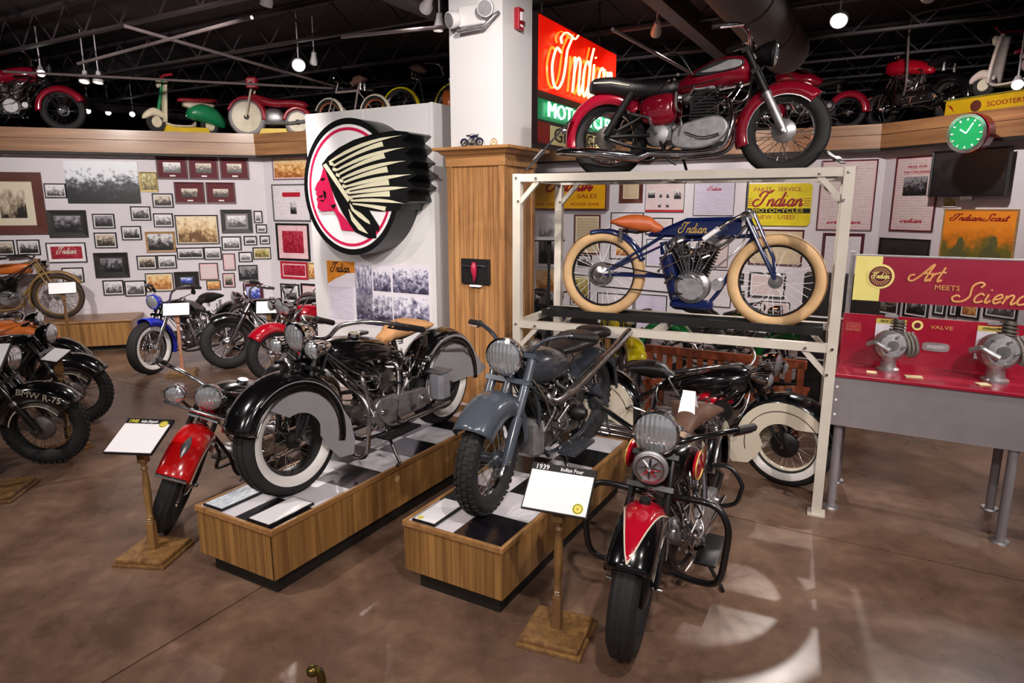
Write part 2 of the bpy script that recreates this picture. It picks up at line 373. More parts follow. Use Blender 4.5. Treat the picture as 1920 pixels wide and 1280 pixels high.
class Wall: pass
SHZ = 3.126; WK = 1.133
A0, AB_, B1 = Vector((-6.247, 8.429, 0)), Vector((-3.469, 9.283, 0)), Vector((-2.544, 8.87, 0))
C0, C1, CD = Vector((.721, 10.335, 0)), Vector((3.898, 8.485, 0)), Vector((4.38, 8.16, 0))
D1 = Vector((4.951, 6.721, 0))
A0, AB_, B1, C0, C1, CD, D1 = [p_ * WK for p_ in (A0, AB_, B1, C0, C1, CD, D1)]
da = (AB_ - A0).normalized(); db = (B1 - AB_).normalized(); dc = (CD - C0).normalized(); dd = (D1 - CD).normalized()
edge = [A0 - da * 4.0, AB_, AB_ + db * 2.5, None, CD, CD + dd * 5.5]     # front edge of the display ledge
jd = UU.copy()
# jog between the two back walls, behind the column
p = AB_ + db * 2.5; den = jd.x * dc.y - jd.y * dc.x; t_ = ((C0 - p).x * dc.y - (C0 - p).y * dc.x) / den
edge[3] = p + jd * t_
def nrm(d): return Vector((d.y, -d.x, 0))       # towards the room for walls read left to right
def offs(pts, k):
    out = []
    for i, p_ in enumerate(pts):
        d0 = (pts[i] - pts[i - 1]).normalized() if i > 0 else (pts[1] - pts[0]).normalized()
        d1 = (pts[i + 1] - pts[i]).normalized() if i < len(pts) - 1 else d0
        n0, n1 = nrm(d0), nrm(d1); bis = (n0 + n1).normalized(); out.append(p_ - bis * k / max(.3, bis.dot(n0)))
    return out
wl = offs(edge, .22); wl2 = offs(edge, .36); back = offs(edge, 1.35)
names = ['wall_left', 'wall_corner', 'wall_return', 'wall_middle', 'wall_right']
WALL = {}
for i, nm in enumerate(names):
    a, b_, c_, d_ = wl[i], wl[i + 1], wl2[i + 1], wl2[i]
    struct(MB().prism([(q.x, q.y) for q in (a, b_, c_, d_)], 0, SHZ - .06, 'xy'), nm, M_white)
    W = Wall(); W.p = a; W.h = (b_ - a).normalized(); W.n = nrm(W.h); WALL[nm] = W
    e0, e1, k1, k0 = edge[i], edge[i + 1], back[i + 1], back[i]
    sh = struct(MB().prism([(q.x, q.y) for q in (e0, e1, k1, k0)], SHZ - .05, SHZ, 'xy'), 'trim_%d' % (i + 1), M_black)
    # fascia boards along the ledge front; the dark lowest strip paints the shadow beneath
    L_ = (e1 - e0).length; ry = math.atan2((e1 - e0).y, (e1 - e0).x); h = (e1 - e0).normalized(); n_ = nrm(h)
    for z0, z1, pr in ((SHZ - .13, SHZ + .005, .03), (SHZ - .31, SHZ - .135, .018), (SHZ - .345, SHZ - .315, .008)):
        o = struct(MB().box(0, L_, -pr, 0, z0, z1), 'fascia_or_shade_strip', M_shelf if z0 > SHZ - .33 else M_dark, sh)
        o.location = e0; o.rotation_euler = (0, 0, ry)
    bb = struct(MB().box(0, (b_ - a).length, -.015, 0, 0, .12), 'baseboard_%s' % nm.split('_')[1], M_dark); bb.location = a; bb.rotation_euler = (0, 0, ry)
def hit(W, px, py, off=0.0):
    r = ray(px, py); o = Vector((0, 0, CAMH)); p0 = W.p + W.n * off
    t = (p0 - o).dot(W.n) / r.dot(W.n); q = o + r * t; return (q - p0).dot(W.h), q.z, q
# seams between wall sheets
for nm, xs in (('wall_left', (218, 400)), ('wall_middle', (1126, 1640)), ('wall_corner', (560,)), ('wall_right', (1745,))):
    W = WALL[nm]
    for px in xs:
        s0, z0, q = hit(W, px, 420, .0); o = struct(MB().box(-.004, .004, -.003, .002, .12, SHZ - .35), 'seam_strip', M_white2, bpy.data.objects[nm]); o.location = (q.x, q.y, 0); o.rotation_euler = (0, 0, math.atan2(W.h.y, W.h.x))

# ---------------------------------------------------------------- roof steel
jm = MB().mesh
def joist(c, d, L, z, name, label):
    t = thing(name, label, 'roof joist', (c.x, c.y, z), math.atan2(d.y, d.x), 'open web joists under the dark ceiling')
    mk(MB().bar((-L / 2, 0, 0), (L / 2, 0, 0), .07, .03), 'bottom_chord', M_steelk, t, False)
    mk(MB().bar((-L / 2, 0, .38), (L / 2, 0, .38), .09, .04), 'top_chord', M_steelk, t, False)
    mb = MB(); x = -L / 2; up = True; n = int(L / .36)
    for k in range(n): mb.tube([(x, 0, .01 if up else .37), (x + L / n, 0, .37 if up else .01)], .011, 5); x += L / n; up = not up
    mk(mb, 'web', M_steelk, t, False); return t
base = Vector((0, 9.0, 0))
for k in range(-6, 6):
    joist(base + UU * (k * 1.5), VV, 22, CEILZ - .44, 'roof_joist', 'dark open web steel joist under the ceiling')
for i, (k, off) in enumerate(((-9.5, 0), (.2, 0), (2.3, 0))):
    c = base - VV * k
    t = tag(mk(MB().bar((-9, 0, 0), (9, 0, 0), .16, .22), 'girder', M_steelk, None, False), 'heavy dark steel girder carrying the joists', 'girder', 'girders under the joists')
    t.location = (c.x, c.y, CEILZ - .47); t.rotation_euler = (0, 0, math.atan2(UU.y, UU.x))
M_conduit = pm('grey conduit', '#6a5d5e', .5, .3)
def pipe(name, pts, r, mat, label, cat): return tag(mk(MB().tube(cr(pts, 6), r, 8), name, mat), label, cat)
# round duct
a = DP(1405, -60, 6.2); b_ = DP(1478, 92, 8.6)
dct = thing('air_duct', 'big round dark air duct running under the ceiling', 'duct', (0, 0, 0))
c0 = Vector((1.47, 5.4, 3.95)); c1 = c0 + UU * 3.9
mk(MB().tube([c0 - UU * 2, c0, c1], .27, 28), 'pipe', pm('duct paint', '#4a3d3a', .7, .1), dct)
for s_ in (.0, 1.3, 2.6, 3.85): mk(MB().tube([c0 + UU * s_, c0 + UU * (s_ + .04)], .28, 28), 'collar', _M['duct paint'], dct)
for s_ in (.7, 3.1): mk(MB().tube([c0 + UU * s_ + Vector((0, 0, .26)), c0 + UU * s_ + Vector((0, 0, CEILZ - c0.z))], .012, 6), 'hanger', M_steelk, dct)
q0 = DP(1700, 150, 8.9); q1 = DP(1712, 30, 8.9); q2 = DP(1790, 12, 8.4)
pipe('conduit', [DP(1694, 178, 9.0), q0, DP(1706, 52, 8.9), DP(1722, 26, 8.8), q2, DP(1960, -20, 7.6)], .014, M_conduit, 'thin grey conduit dropping to the right ledge', 'conduit')
for k, (A_, B_) in enumerate((((0, 95, 9.5), (700, 150, 11)), ((230, 12, 7), (640, 150, 10.5)), ((140, 70, 8.5), (470, 5, 6.5)), ((640, 70, 7), (845, 46, 6.6)), ((1150, 0, 6.5), (1330, 130, 9.2)))):
    a, b_ = DP(*A_), DP(*B_); a.z = b_.z = CEILZ - .66 - .05 * k
    pipe('conduit', [a, (a + b_) / 2, b_], .018, M_conduit, 'grey pipe slung below the roof joists', 'conduit')['group'] = 'pipes under the roof'

# ---------------------------------------------------------------- track lamps (real fixtures with their own light)
M_lampw = pm('white lamp shell', '#cfc8cc', .4)
M_bulb = emis('lamp face', '#fffdf8', 30)
M_bulb_off = emis('dim lamp face', '#fff2e0', 3)
def lamp(p, aim, watts=0, spot=70, blend=.6, r=.055, label='white ceiling spotlight', col=(1, .93, .88), lit=True, group='track spotlights', soft=.05):
    p, aim = Vector(p), Vector(aim); d = (aim - p).normalized()
    t = thing('spotlight', label, 'spotlight', (p.x, p.y, p.z), 0, group)
    q = Vector((0, 0, 0))
    mk(MB().lathe([(.0, -.15), (.03, -.15), (.034, -.1), (r, -.03), (r, .012), (r * .9, .012), (r * .86, -.02)], q, d, 18), 'shell', M_lampw, t)
    mk(MB().lathe([(0, -.004), (r * .86, -.006)], q, d, 18), 'lens', M_bulb if lit else M_bulb_off, t)
    mk(MB().tube([-d * .12, Vector((-d.x * .12, -d.y * .12, CEILZ - p.z))], .009, 8), 'stem', M_lampw, t)
    if watts:
        l = bpy.data.lights.new('spot', 'SPOT'); l.energy = watts * LAMPK; l.spot_size = R_(spot); l.spot_blend = blend; l.shadow_soft_size = soft; l.color = col
        lo = bpy.data.objects.new('spot', l); COL.objects.link(lo); lo.parent = t; lo.location = d * .03
        lo.rotation_euler = d.to_track_quat('-Z', 'Y').to_euler()
    return t
ZL = 3.82
# lamps that show in the picture
lamp(DP(560, 122, 9.0), (-1.2, 4.2, .4), 500, 60, label='glaring spotlight over the corner of the walls', r=.085)
lamp(DP(1573, 38, 7.0), (1.3, 3.3, 0), 420, 44, soft=.025, label='glaring spotlight beside the air duct', r=.085)
lamp(DP(77, 137, 9.8), (-4, 6, 0), 0, label='round lit spotlight over the red motorcycle on the ledge')
for px, py in ((165, 208), (203, 211), (248, 214)): lamp(DP(px, py, 14.2), (-4, 5, 0), 0, label='small lit spotlight far behind the ledge', group='far lamps')
lamp(DP(158, 152, 10), (-6, 9, 1), 0, lit=False, label='unlit spotlight of a pair', r=.07); lamp(DP(184, 154, 10), (-6, 9.5, 1), 0, lit=False, label='unlit spotlight of a pair', r=.07)
lamp(DP(798, 16, 6.6), (-2.0, 9, 2.6), 160, 60, r=.06, label='tilted spotlight beside the white column')
lamp(DP(822, 56, 7.0), (-1.0, 7, 1.0), 0, lit=False, r=.05, label='small spotlight hanging straight down by the column')
lamp(DP(1908, 158, 7.0), (3, 4, 1), 60, 80, label='lit spotlight at the scooter on the yellow stand')
lamp(DP(588, 120, 9.4), (-3, 10, 2), 0, r=.05, label='small lamp just behind the glaring corner spotlight')
# lamps of the same track system above and behind the viewpoint
HID = [((-3.2, 2.2, ZL), (-1.2, 4.4, .6), 330, 70, .05), ((.6, .9, ZL), (.0, 4.0, .6), 300, 70, .05), ((2.6, .8, ZL), (1.4, 4.6, 1.6), 420, 70, .05),
       ((-1.4, 1.2, ZL), (-1.2, 6.8, 2.0), 520, 48, .05), ((-5.2, 4.9, ZL), (-6.0, 10.2, 1.7), 620, 80, .05), ((-2.9, 5.3, ZL), (-4.1, 10.4, 1.6), 520, 75, .05),
       ((1.5, 7.4, ZL), (1.9, 11.2, 1.6), 400, 85, .05), ((3.6, 6.2, ZL), (4.9, 9.3, 1.9), 360, 85, .05), ((4.4, 2.2, ZL), (3.0, 4.4, 1.2), 330, 70, .05),
       ((-6.2, 3.0, ZL), (-4.0, 6.0, .5), 330, 75, .05), ((-.6, -1.4, ZL), (.2, 3.0, .2), 300, 80, .05), ((3.2, -1.0, ZL), (1.6, 3.6, .3), 260, 75, .05),
       ((-3.4, -.8, ZL), (-2.2, 3.2, 0), 260, 75, .05), ((.1, 3.9, 3.8), (-.1, 6.4, 2.5), 260, 75, .05), ((4.6, 5.6, ZL), (2.9, 4.6, .6), 220, 75, .05),
       ((-2.2, 6.4, ZL), (-3.6, 7.6, .4), 240, 85, .05)]
for p_, a_, w_, s_, so in HID: lamp(p_, a_, w_, s_, label='track spotlight over the exhibits', group='track spotlights', soft=so)

# ================================================================== COLUMN
CW, CM = .60, .58
CC = Vector((-.0735, 6.1, 0))                      # near corner of the clad column
colo = thing('oak_column', 'square column clad in vertical oak boards with a white upper shaft', 'column', CC, math.atan2(-VV.y, -VV.x))
# local frame: x runs along -V (to the right), y along U (away); the column fills x in [-CW,0], y in [0,CM]
CZ = 2.58
mk(MB().box(-CW + .02, -.02, .02, CM - .02, 0, CEILZ), 'shaft', M_white2, colo, False)
nb = 11; wdt = CW / nb
pl = MB().box(0, wdt - .005, 0, .02, .02, CZ - .16).mesh('plank', False); pl.materials.append(M_oak)
pl2 = MB().box(0, .02, 0, CM / 10 - .005, .02, CZ - .16).mesh('plank', False); pl2.materials.append(M_oak)
for k in range(nb):
    o = mk(pl, 'plank', None, colo); o.location = (-CW + k * wdt, .0, 0)
for k in range(10):
    o = mk(pl2, 'plank', None, colo); o.location = (-.02, .02 + k * (CM - .02) / 10, 0)
    o = mk(pl2, 'plank', None, colo); o.location = (-CW, .02 + k * (CM - .02) / 10, 0)
for x0, x1, y0, y1 in ((-CW - .012, -CW + .05, -.012, .0), (-.05, .012, -.012, .0), (0, .012, 0, .05), (0, .012, CM - .06, CM)):
    mk(MB().box(x0, x1, y0, y1, 0, CZ - .16), 'corner_board', M_oak, colo, False)
bev(mk(MB().box(-CW - .02, .02, -.02, CM + .02, CZ - .17, CZ - .06), 'frieze_board', M_oakh, colo, False))
ring = lambda g, z: [(-CW - g, -g, z), (g, -g, z), (g, CM + g, z), (-CW - g, CM + g, z)]
mk(MB().loft([ring(.02, CZ - .075), ring(.05, CZ - .06), ring(.07, CZ - .035), ring(.11, CZ - .025), ring(.11, CZ)]), 'cornice', M_oakh, colo, False)
def on_col(px, py):      # point on the column's front face
    n = -UU; r = ray(px, py); o = Vector((0, 0, CAMH)); t = (CC - o).dot(n) / r.dot(n); q = o + r * t
    return (q - CC).dot(-VV), q.z
COLRZ = math.atan2(-VV.y, -VV.x)
def col_pt(x, y, z): return CC - VV * x + UU * y + Vector((0, 0, z))
# fixtures on the column
x, z = on_col(895, 35)
e = thing('emergency_light', 'white twin head emergency light on the column shaft', 'light', col_pt(x, .016, z), COLRZ)
bev(mk(MB().box(-.15, .12, -.10, .002, -.07, .10), 'housing', M_white2, e, False), .015, 3)
for sx in (-.17, .16):
    h = mk(MB().lathe([(0, -.05), (.055, -.05), (.07, .0), (.07, .05), (.06, .055)], (sx, -.13, .04 if sx > 0 else -.01), (.35 if sx > 0 else -.35, -.9, -.3), 20), 'lamp_head', M_white2, e)
    mk(MB().lathe([(0, .052), (.06, .05)], (sx, -.13, .04 if sx > 0 else -.01), (.35 if sx > 0 else -.35, -.9, -.3), 20), 'lens', pm('dull lens', '#a8a4a8', .2, .3), h)
mk(MB().tube([(-.16, -.09, -.10), (.12, -.09, -.09), (.2, -.06, -.01), (.22, -.02, .02)], .018, 10), 'bracket_arm', M_alu, e)
fa = thing('fire_alarm', 'small red fire alarm strobe on the column side', 'alarm', col_pt(-.0, .27, DP(975, 37, 6.35).z), COLRZ)
bev(mk(MB().box(-.022, .03, -.05, .05, -.09, .09), 'housing', pm('alarm red', '#a01428', .4), fa, False), .008)
mk(MB().box(.03, .05, -.03, .03, -.02, .05), 'strobe', pm('strobe lens', '#e0d8e0', .15), fa, False); letters('FIRE', fa, M_paper, (.0315, 0, -.06), .022, rot=(0, 0, math.pi / 2))
x, z = on_col(895, 508)
pq = thing('wall_plaque', 'black plaque with a red crucifix shaped figure on the oak column', 'plaque', col_pt(x, -.016, z), COLRZ)
bev(mk(MB().box(-.16, .15, -.02, .015, -.12, .115), 'board', M_black, pq, False), .004)
mk(MB().tube(cr([(-.14, -.03, .05), (-.05, -.035, .045), (.05, -.035, .055), (.12, -.03, .045)], 4), .012, 8), 'crossbar', pm('dark pewter', '#3c3640', .4, .5), pq)
fig = pm('plaque red', '#a01c3c', .4)
mk(MB().loft([sec(0, 0, .02, .018, 2, 10)]).v and MB().tube(cr([(-.005, -.04, .085), (0, -.045, .06), (.0, -.045, .0), (.002, -.04, -.05), (-.008, -.035, -.1)], 4), [.012, .018, .022, .024, .026, .03, .03, .03, .028, .026, .024, .02, .018, .015, .01, .008, .006][:17], 10), 'figure', fig, pq)
mk(MB().box(-.06, .06, -.03, -.0, -.145, -.128), 'nameplate', M_paper, pq, False)

# ================================================================== SIGN PANEL
PR = DP(810, 192, 6.75); PZ = PR.z; PL = 1.72
pan = thing('display_board', 'tall white display board behind the round sign', 'display board', (PR.x, PR.y, 0), COLRZ)
mk(MB().box(-PL, 0, 0, .34, 0, PZ), 'body', M_white2, pan, False)
mk(MB().box(-.03, .004, -.006, .346, 0, PZ + .004), 'corner_trim', M_white2, pan, False)
mk(MB().box(-PL * .52, -PL * .52 + .006, -.003, .0, 0, PZ), 'seam_strip', M_white, pan, False)
# poster on the panel
def on_pan(px, py):
    n = -UU; r = ray(px, py); o = Vector((0, 0, CAMH)); p0 = Vector((PR.x, PR.y, 0)); t = (p0 - o).dot(n) / r.dot(n); q = o + r * t
    return (q - p0).dot(-VV), q.z
def pan_pt(x, y, z): return Vector((PR.x, PR.y, 0)) - VV * x + UU * y + Vector((0, 0, z))
xa, za = on_pan(613, 488); xb, zb = on_pan(805, 500)
pw, ptop = xb - xa, za; pbot = .75
po = thing('history_poster', 'large history poster of text column and old photographs on the white panel', 'poster', pan_pt(xa, -.002, pbot), COLRZ)
ph = ptop - pbot
mk(MB().box(0, pw, -.004, 0, 0, ph), 'sheet', pm('poster cream', '#e4dce6', .5, var=.03), po, False)
tri = [(0, ph), (0, ph - .26), (.12, ph - .2), (.3, ph - .13), (.42, ph - .12), (.42, ph)]
mk(MB().prism([(x_, z_) for x_, z_ in tri], -.006, -.004), 'orange_corner', pm('poster orange', '#d8862c', .5), po, False)
sm, sw = script('Indian', .05, .006); o = mk(sm, 'lettering', M_black, po); o.location = (.2, -.008, ph - .12)
mk(MB().box(.02, .38, -.006, -.004, .05, ph - .28), 'text_column', printed('poster text', '#e2dbe8', '#8c86a0', 34, 3), po, False)
ph1 = photo('violet grey photograph', '#3c384c', '#8a86a0', '#e8e4f0', 5, .3, .4)
for x0, x1, z0, z1 in ((.42, .66, ph - .52, ph - .03), (.42, .66, .35, ph - .58), (.68, .92, ph - .3, ph - .08), (.95, pw - .01, ph - .3, ph - .04), (.68, .93, ph - .78, ph - .34), (.95, pw - .01, ph - .78, ph - .34), (.42, .9, .02, .32)):
    if x1 > x0: mk(MB().box(min(x0, pw - .1), min(x1, pw - .01), -.0065, -.004, max(z0, .02), z1), 'printed_photo', ph1, po, False)

# ================================================================== ROUND SIGN
SD = .34
sx, sz = on_pan(672, 352)
SGN = thing('chief_head_sign', 'big round sign with a red profile head in a feathered headdress', 'sign', (0, 0, 0), COLRZ)
# centre found on the plane standing SD proud of the panel
n_ = -UU; p0 = Vector((PR.x, PR.y, 0)) - UU * SD; r = ray(655, 352); o_ = Vector((0, 0, CAMH)); q = o_ + r * ((p0 - o_).dot(n_) / r.dot(n_))
SGN.location = q; RS = .675; SGN.scale = (.94, 1, 1)
def cv(p): return ((p[0] - 258) / 217 * RS, (428 - p[1]) / 358 * RS)
def disc(r0, r1, y0, y1): return MB().lathe([(r0, -y0), (r1, -y0), (r1, -y1), (r0, -y1), (r0, -y0)], (0, 0, 0), (0, -1, 0), 64)
M_sred = pm('sign red', '#d01c50', .4, var=.05); M_scream = pm('sign cream', '#eee8c8', .4, var=.03); M_swhite = pm('sign white', '#f4f0f2', .4, var=.02)
mk(MB().lathe([(0, .0), (RS, .0), (RS, -SD + .002), (0, -SD + .002)], (0, 0, 0), (0, -1, 0), 64), 'drum', M_blacks, SGN)
mk(MB().lathe([(0, .004), (RS * .91, .004), (RS * .91, 0)], (0, 0, 0), (0, -1, 0), 64), 'white_field', M_swhite, SGN)
mk(MB().lathe([(RS * .825, .0), (RS * .825, .008), (RS * .868, .008), (RS * .868, 0)], (0, 0, 0), (0, -1, 0), 64), 'red_ring', M_sred, SGN)
hd = [(138, 302), (170, 260), (225, 218), (290, 185), (380, 160), (470, 152), (520, 162), (530, 172), (500, 203), (538, 238), (508, 268), (544, 306), (512, 332), (556, 370), (516, 398), (548, 434), (512, 452), (524, 500), (490, 514), (480, 545), (400, 552), (345, 545), (388, 628), (386, 655), (372, 652), (373, 690), (340, 692), (280, 662), (260, 628), (225, 560), (190, 470), (150, 330)]
mk(MB().prism([cv(p) for p in hd], -.014, SD - .002), 'headdress', M_blacks, SGN, False)
face = [(147, 318), (138, 352), (128, 380), (112, 402), (98, 436), (110, 442), (104, 462), (112, 474), (104, 486), (112, 500), (107, 532), (126, 552), (186, 548), (205, 590), (218, 652), (276, 656), (236, 592), (204, 548), (190, 500), (170, 400), (156, 340)]
mk(MB().prism([cv(p) for p in face], -.02, -.004), 'face', M_sred, SGN, False)
dk = [[(130, 378), (152, 372), (150, 384), (136, 388)], [(112, 474), (140, 462), (134, 476)], [(120, 492), (146, 490), (136, 500)], [(140, 440), (154, 448), (154, 478), (146, 486)], [(172, 520), (200, 512), (188, 540)]]
for d in dk: mk(MB().prism([cv(p) for p in d], -.023, -.019), 'face_line', M_blacks, SGN, False)
fe = [((176, 292), (330, 190), (500, 178), 15), ((196, 312), (330, 232), (418, 214), 22), ((208, 336), (360, 250), (512, 237), 15), ((222, 356), (340, 290), (424, 272), 24), ((232, 380), (380, 308), (516, 302), 16), ((240, 400), (350, 352), (434, 340), 26), ((248, 422), (400, 378), (536, 368), 17), ((256, 440), (360, 412), (438, 404), 26), ((262, 456), (420, 432), (522, 432), 17), ((268, 476), (370, 464), (440, 462), 26), ((268, 496), (400, 486), (500, 512), 15), ((276, 512), (350, 520), (420, 538), 20)]
for b0, c0_, t0, wd in fe:
    P = [(Vector(b0) * (1 - t) ** 2 + 2 * Vector(c0_) * t * (1 - t) + Vector(t0) * t * t) for t in [k / 8 for k in range(9)]]
    up_, dn = [], []; short = wd > 19
    for k, q_ in enumerate(P):
        d = (P[min(k + 1, 8)] - P[max(k - 1, 0)]).normalized(); nn = Vector((-d.y, d.x)); t = k / 8
        h_ = wd * (.35 + .65 * t if short else (.5 + .6 * math.sin(math.pi * min(1, t * 1.15)) if t < .85 else .35 * (1 - t) / .15)) * .55
        up_.append(q_ + nn * h_); dn.append(q_ - nn * h_)
    mk(MB().prism([cv(p) for p in up_ + dn[::-1]], -.022, -.012), 'feather', M_scream, SGN, False)
mk(MB().prism([cv(p) for p in ((146, 306), (160, 298), (266, 488), (254, 502))], -.022, -.012), 'head_band', M_scream, SGN, False)
for k in range(7):
    b0 = Vector((180, 300)).lerp(Vector((262, 478)), k / 6); mk(MB().prism([cv(p) for p in ((b0.x, b0.y - 10), (b0.x + 16, b0.y - 3), (b0.x + 12, b0.y + 12), (b0.x - 3, b0.y + 5))], -.022, -.012), 'bead', M_scream, SGN, False)
for dr in ([(262, 508), (280, 540), (310, 560), (345, 600), (350, 618), (330, 606), (300, 580), (270, 545)], [(256, 540), (275, 580), (320, 640), (338, 668), (300, 650), (268, 600)]):
    mk(MB().prism([cv(p) for p in dr], -.022, -.012), 'drop_feather', M_scream, SGN, False)

# ================================================================== PEDESTALS
M_tile_w = pm('white floor tile', '#d6d0d6', .22, var=.05, scale=5); M_tile_k = pm('black floor tile', '#17151a', .16, var=.15, scale=5)
def pedestal(near_r, L, label, W_=.615, H_=.39):
    # near right top corner; local x runs away along U, y to the left along V
    t = thing('display_pedestal', label, 'pedestal', (near_r.x, near_r.y, 0), math.atan2(UU.y, UU.x))
    mk(MB().box(.04, L - .06, .035, W_ - .07, 0, .105), 'plinth', M_dark, t, False)
    mk(MB().box(.012, L - .012, .012, W_ - .012, .10, H_ - .03), 'core', M_ped, t, False)
    mk(MB().box(.012, L - .012, .012, W_ - .012, H_ - .03, H_ - .012), 'deck', M_dark, t, False)
    n = 12; w0 = W_ / n
    pf = MB().box(0, .012, 0, w0 - .003, .10, H_ - .03).mesh('plank', False); pf.materials.append(M_ped)
    for k in range(n): mk(pf, 'plank', None, t).location = (0, k * w0, 0); mk(pf, 'plank', None, t).location = (L - .012, k * w0, 0)
    m = int(L / .1); w1 = L / m
    ps = MB().box(0, w1 - .0015, 0, .012, .10, H_ - .03).mesh('plank', False); ps.materials.append(M_ped)
    for k in range(m): mk(ps, 'plank', None, t).location = (k * w1, 0, 0); mk(ps, 'plank', None, t).location = (k * w1, W_ - .012, 0)
    for x0, x1, y0, y1, mt in ((-.008, L + .008, -.008, .014, M_pedh), (-.008, L + .008, W_ - .014, W_ + .008, M_pedh), (-.008, .014, .014, W_ - .014, M_pedh), (L - .014, L + .008, .014, W_ - .014, M_pedh)):
        bev(mk(MB().box(x0, x1, y0, y1, H_ - .032, H_ + .002), 'rim', mt, t, False), .005)
    tw = .295; tiles = []
    tm = MB().box(.0015, tw - .0015, .0015, tw - .0015, H_ - .012, H_ - .004)
    tmw = tm.mesh('tile', False); tmw.materials.append(M_tile_w); tmk = tm.mesh('tile', False); tmk.materials.append(M_tile_k)
    k = 0; x = .014
    while x < L - .05:
        wd = min(tw, L - .014 - x)
        for j in range(2):
            mt = tmk if (k + j) % 2 == 0 else tmw
            o = mk(mt, 'tile', None, t); o.location = (x, .014 + j * (W_ - .028) / 2, 0); o.scale = (wd / tw, ((W_ - .028) / 2) / tw, 1)
        x += tw; k += 1
    return t
HP = .39
ped1 = pedestal(G(508, 995, HP), 2.44, 'longer oak pedestal with checkered top under the black motorcycle')
ped2 = pedestal(G(941, 1028, HP), 1.78, 'shorter oak pedestal with checkered top under the grey motorcycle')
def ped_pt(o, s, v, z=HP): q = o.location; return Vector((q.x, q.y, 0)) + UU * s + VV * v + Vector((0, 0, z))
mk(MB().lathe([(0, 0), (.022, 0), (.022, .002), (.016, .002), (.016, .003), (0, .003)], (1.02, 0, .30), (0, -1, 0), 20), 'emblem_disc', pm('emblem tan', '#c8a878', .5), ped1)
# lying information cards
M_cardt = printed('card text', '#e6e2e4', '#a8a4a8', 16, 6, .6)
M_yel = pm('emblem yellow', '#d8cc50', .5)
def lying(name, pos, rz, w_, d_, label, top=M_cardt, tilt=0.0, bar=None):
    t = thing(name, label, 'sign card', pos, rz); t.rotation_euler = (tilt, 0, rz)
    mk(MB().box(-w_ / 2, w_ / 2, -d_ / 2, d_ / 2, 0, .014), 'backing', M_black, t, False)
    mk(MB().box(-w_ / 2 + .008, w_ / 2 - .008, -d_ / 2 + .008, d_ / 2 - .008, .0135, .0155), 'sheet', top, t, False)
    return t
lying('info_card', ped_pt(ped1, .18, .125, HP - .0035), COLRZ, .17, .32, 'flat text card lying beside the whitewall tyre', M_cardt)
lying('photo_card', ped_pt(ped1, .17, .50, HP - .0035), COLRZ, .16, .30, 'flat bluish photo card lying at the corner of the longer pedestal', photo('blue diagram', '#6c7c98', '#b8c2d0', '#e6ecf2', 6, .2))
t = lying('info_card', ped_pt(ped2, .17, .50, HP - .0035), COLRZ, .15, .3, 'flat white card lying beside the knobbly grey wheel', M_paper)
mk(MB().lathe([(0, .0155), (.018, .0155), (.018, .0165), (0, .0165)], (-.04, -.12, 0), (0, 0, 1), 18), 'emblem_disc', M_yel, t)

# ================================================================== INFO STANDS
def stand(pos, label, face=None, hgt=.86, board=(.34, .26), top='plain', txt=None, baseW=.32, rz=COLRZ, post=M_stand, tilt=38, pins=False):
    t = thing('info_stand', label, 'info stand', (pos.x, pos.y, 0), rz)
    b = bev(mk(MB().box(-baseW / 2, baseW / 2, -baseW / 2, baseW / 2, 0, .02), 'base', M_stand, t, False), .004)
    bev(mk(MB().box(-baseW / 2 + .015, baseW / 2 - .015, -baseW / 2 + .015, baseW / 2 - .015, .02, .045), 'base_step', M_stand, t, False), .006)
    s_ = .021; h1 = .045; h2 = hgt - .1
    mb = MB(); mb.box(-s_, s_, -s_, s_, h1, h1 + .17, .003); mb.box(-s_ - .004, s_ + .004, -s_ - .004, s_ + .004, h2 - .09, h2 + .06, .003)
    L_ = h2 - .09 - (h1 + .17); z0 = h1 + .17
    pr = [(.015, 0), (.022, .02), (.013, .04), (.022, .06), (.014, .08), (.021, .1), (.015, .13), (.02, .3), (.023, .5), (.019, .72), (.013, .86), (.021, .9), (.013, .94), (.02, 1)]
    mb.lathe([(r_, z0 + k * L_) for r_, k in pr], (0, 0, 0), (0, 0, 1), 14)
    mk(mb, 'post', post, t)
    hd_ = bpy.data.objects.new('board', MB().box(-board[0] / 2, board[0] / 2, -board[1] / 2, board[1] / 2, -.012, .002).mesh('board', False)); COL.objects.link(hd_)
    hd_.data.materials.append(M_black); hd_.parent = t; hd_.location = (0, -.01, h2 + .075); hd_.rotation_euler = (R_(tilt), 0, 0)
    w_, d_ = board[0] - .012, board[1] - .012
    mk(MB().box(-w_ / 2, w_ / 2, -d_ / 2, d_ / 2 * (.72 if txt else 1), .002, .004), 'sheet', M_cardt if top == 'text' else M_paper, hd_, False)
    if txt:
        o = letters(txt[0], hd_, M_yel if txt[2] else M_paper, (-w_ * .34, d_ * .43, .004), .026, rot=(-math.pi / 2, 0, 0), width=w_ * .2)
        o = letters(txt[1], hd_, M_paper, (w_ * (.02 if txt[2] else .14), d_ * .43, .004), .02, rot=(-math.pi / 2, 0, 0), width=w_ * .36)
        e_ = (w_ * .36, d_ * (.36 if txt[2] else -.36))
        d0 = mk(MB().lathe([(0, .005), (.026, .005), (.026, .004)], (*e_, 0), (0, 0, 1), 20), 'emblem', M_yel, hd_)
        mk(MB().lathe([(.019, .0052), (.019, .006), (.022, .006), (.022, .0052)], (*e_, 0), (0, 0, 1), 20), 'emblem_ring', M_black, d0)
        mk(MB().lathe([(0, .006), (.007, .006), (.007, .005)], (*e_, 0), (0, 0, 1), 12), 'emblem_centre', M_gold, d0)
    return t
stand(G(290, 1040), 'turned oak stand holding a text card beside the red mudguard', hgt=.78, board=(.29, .27), top='text', txt=('1940', 'Indian Dispatch', True), rz=COLRZ + R_(24), tilt=27)
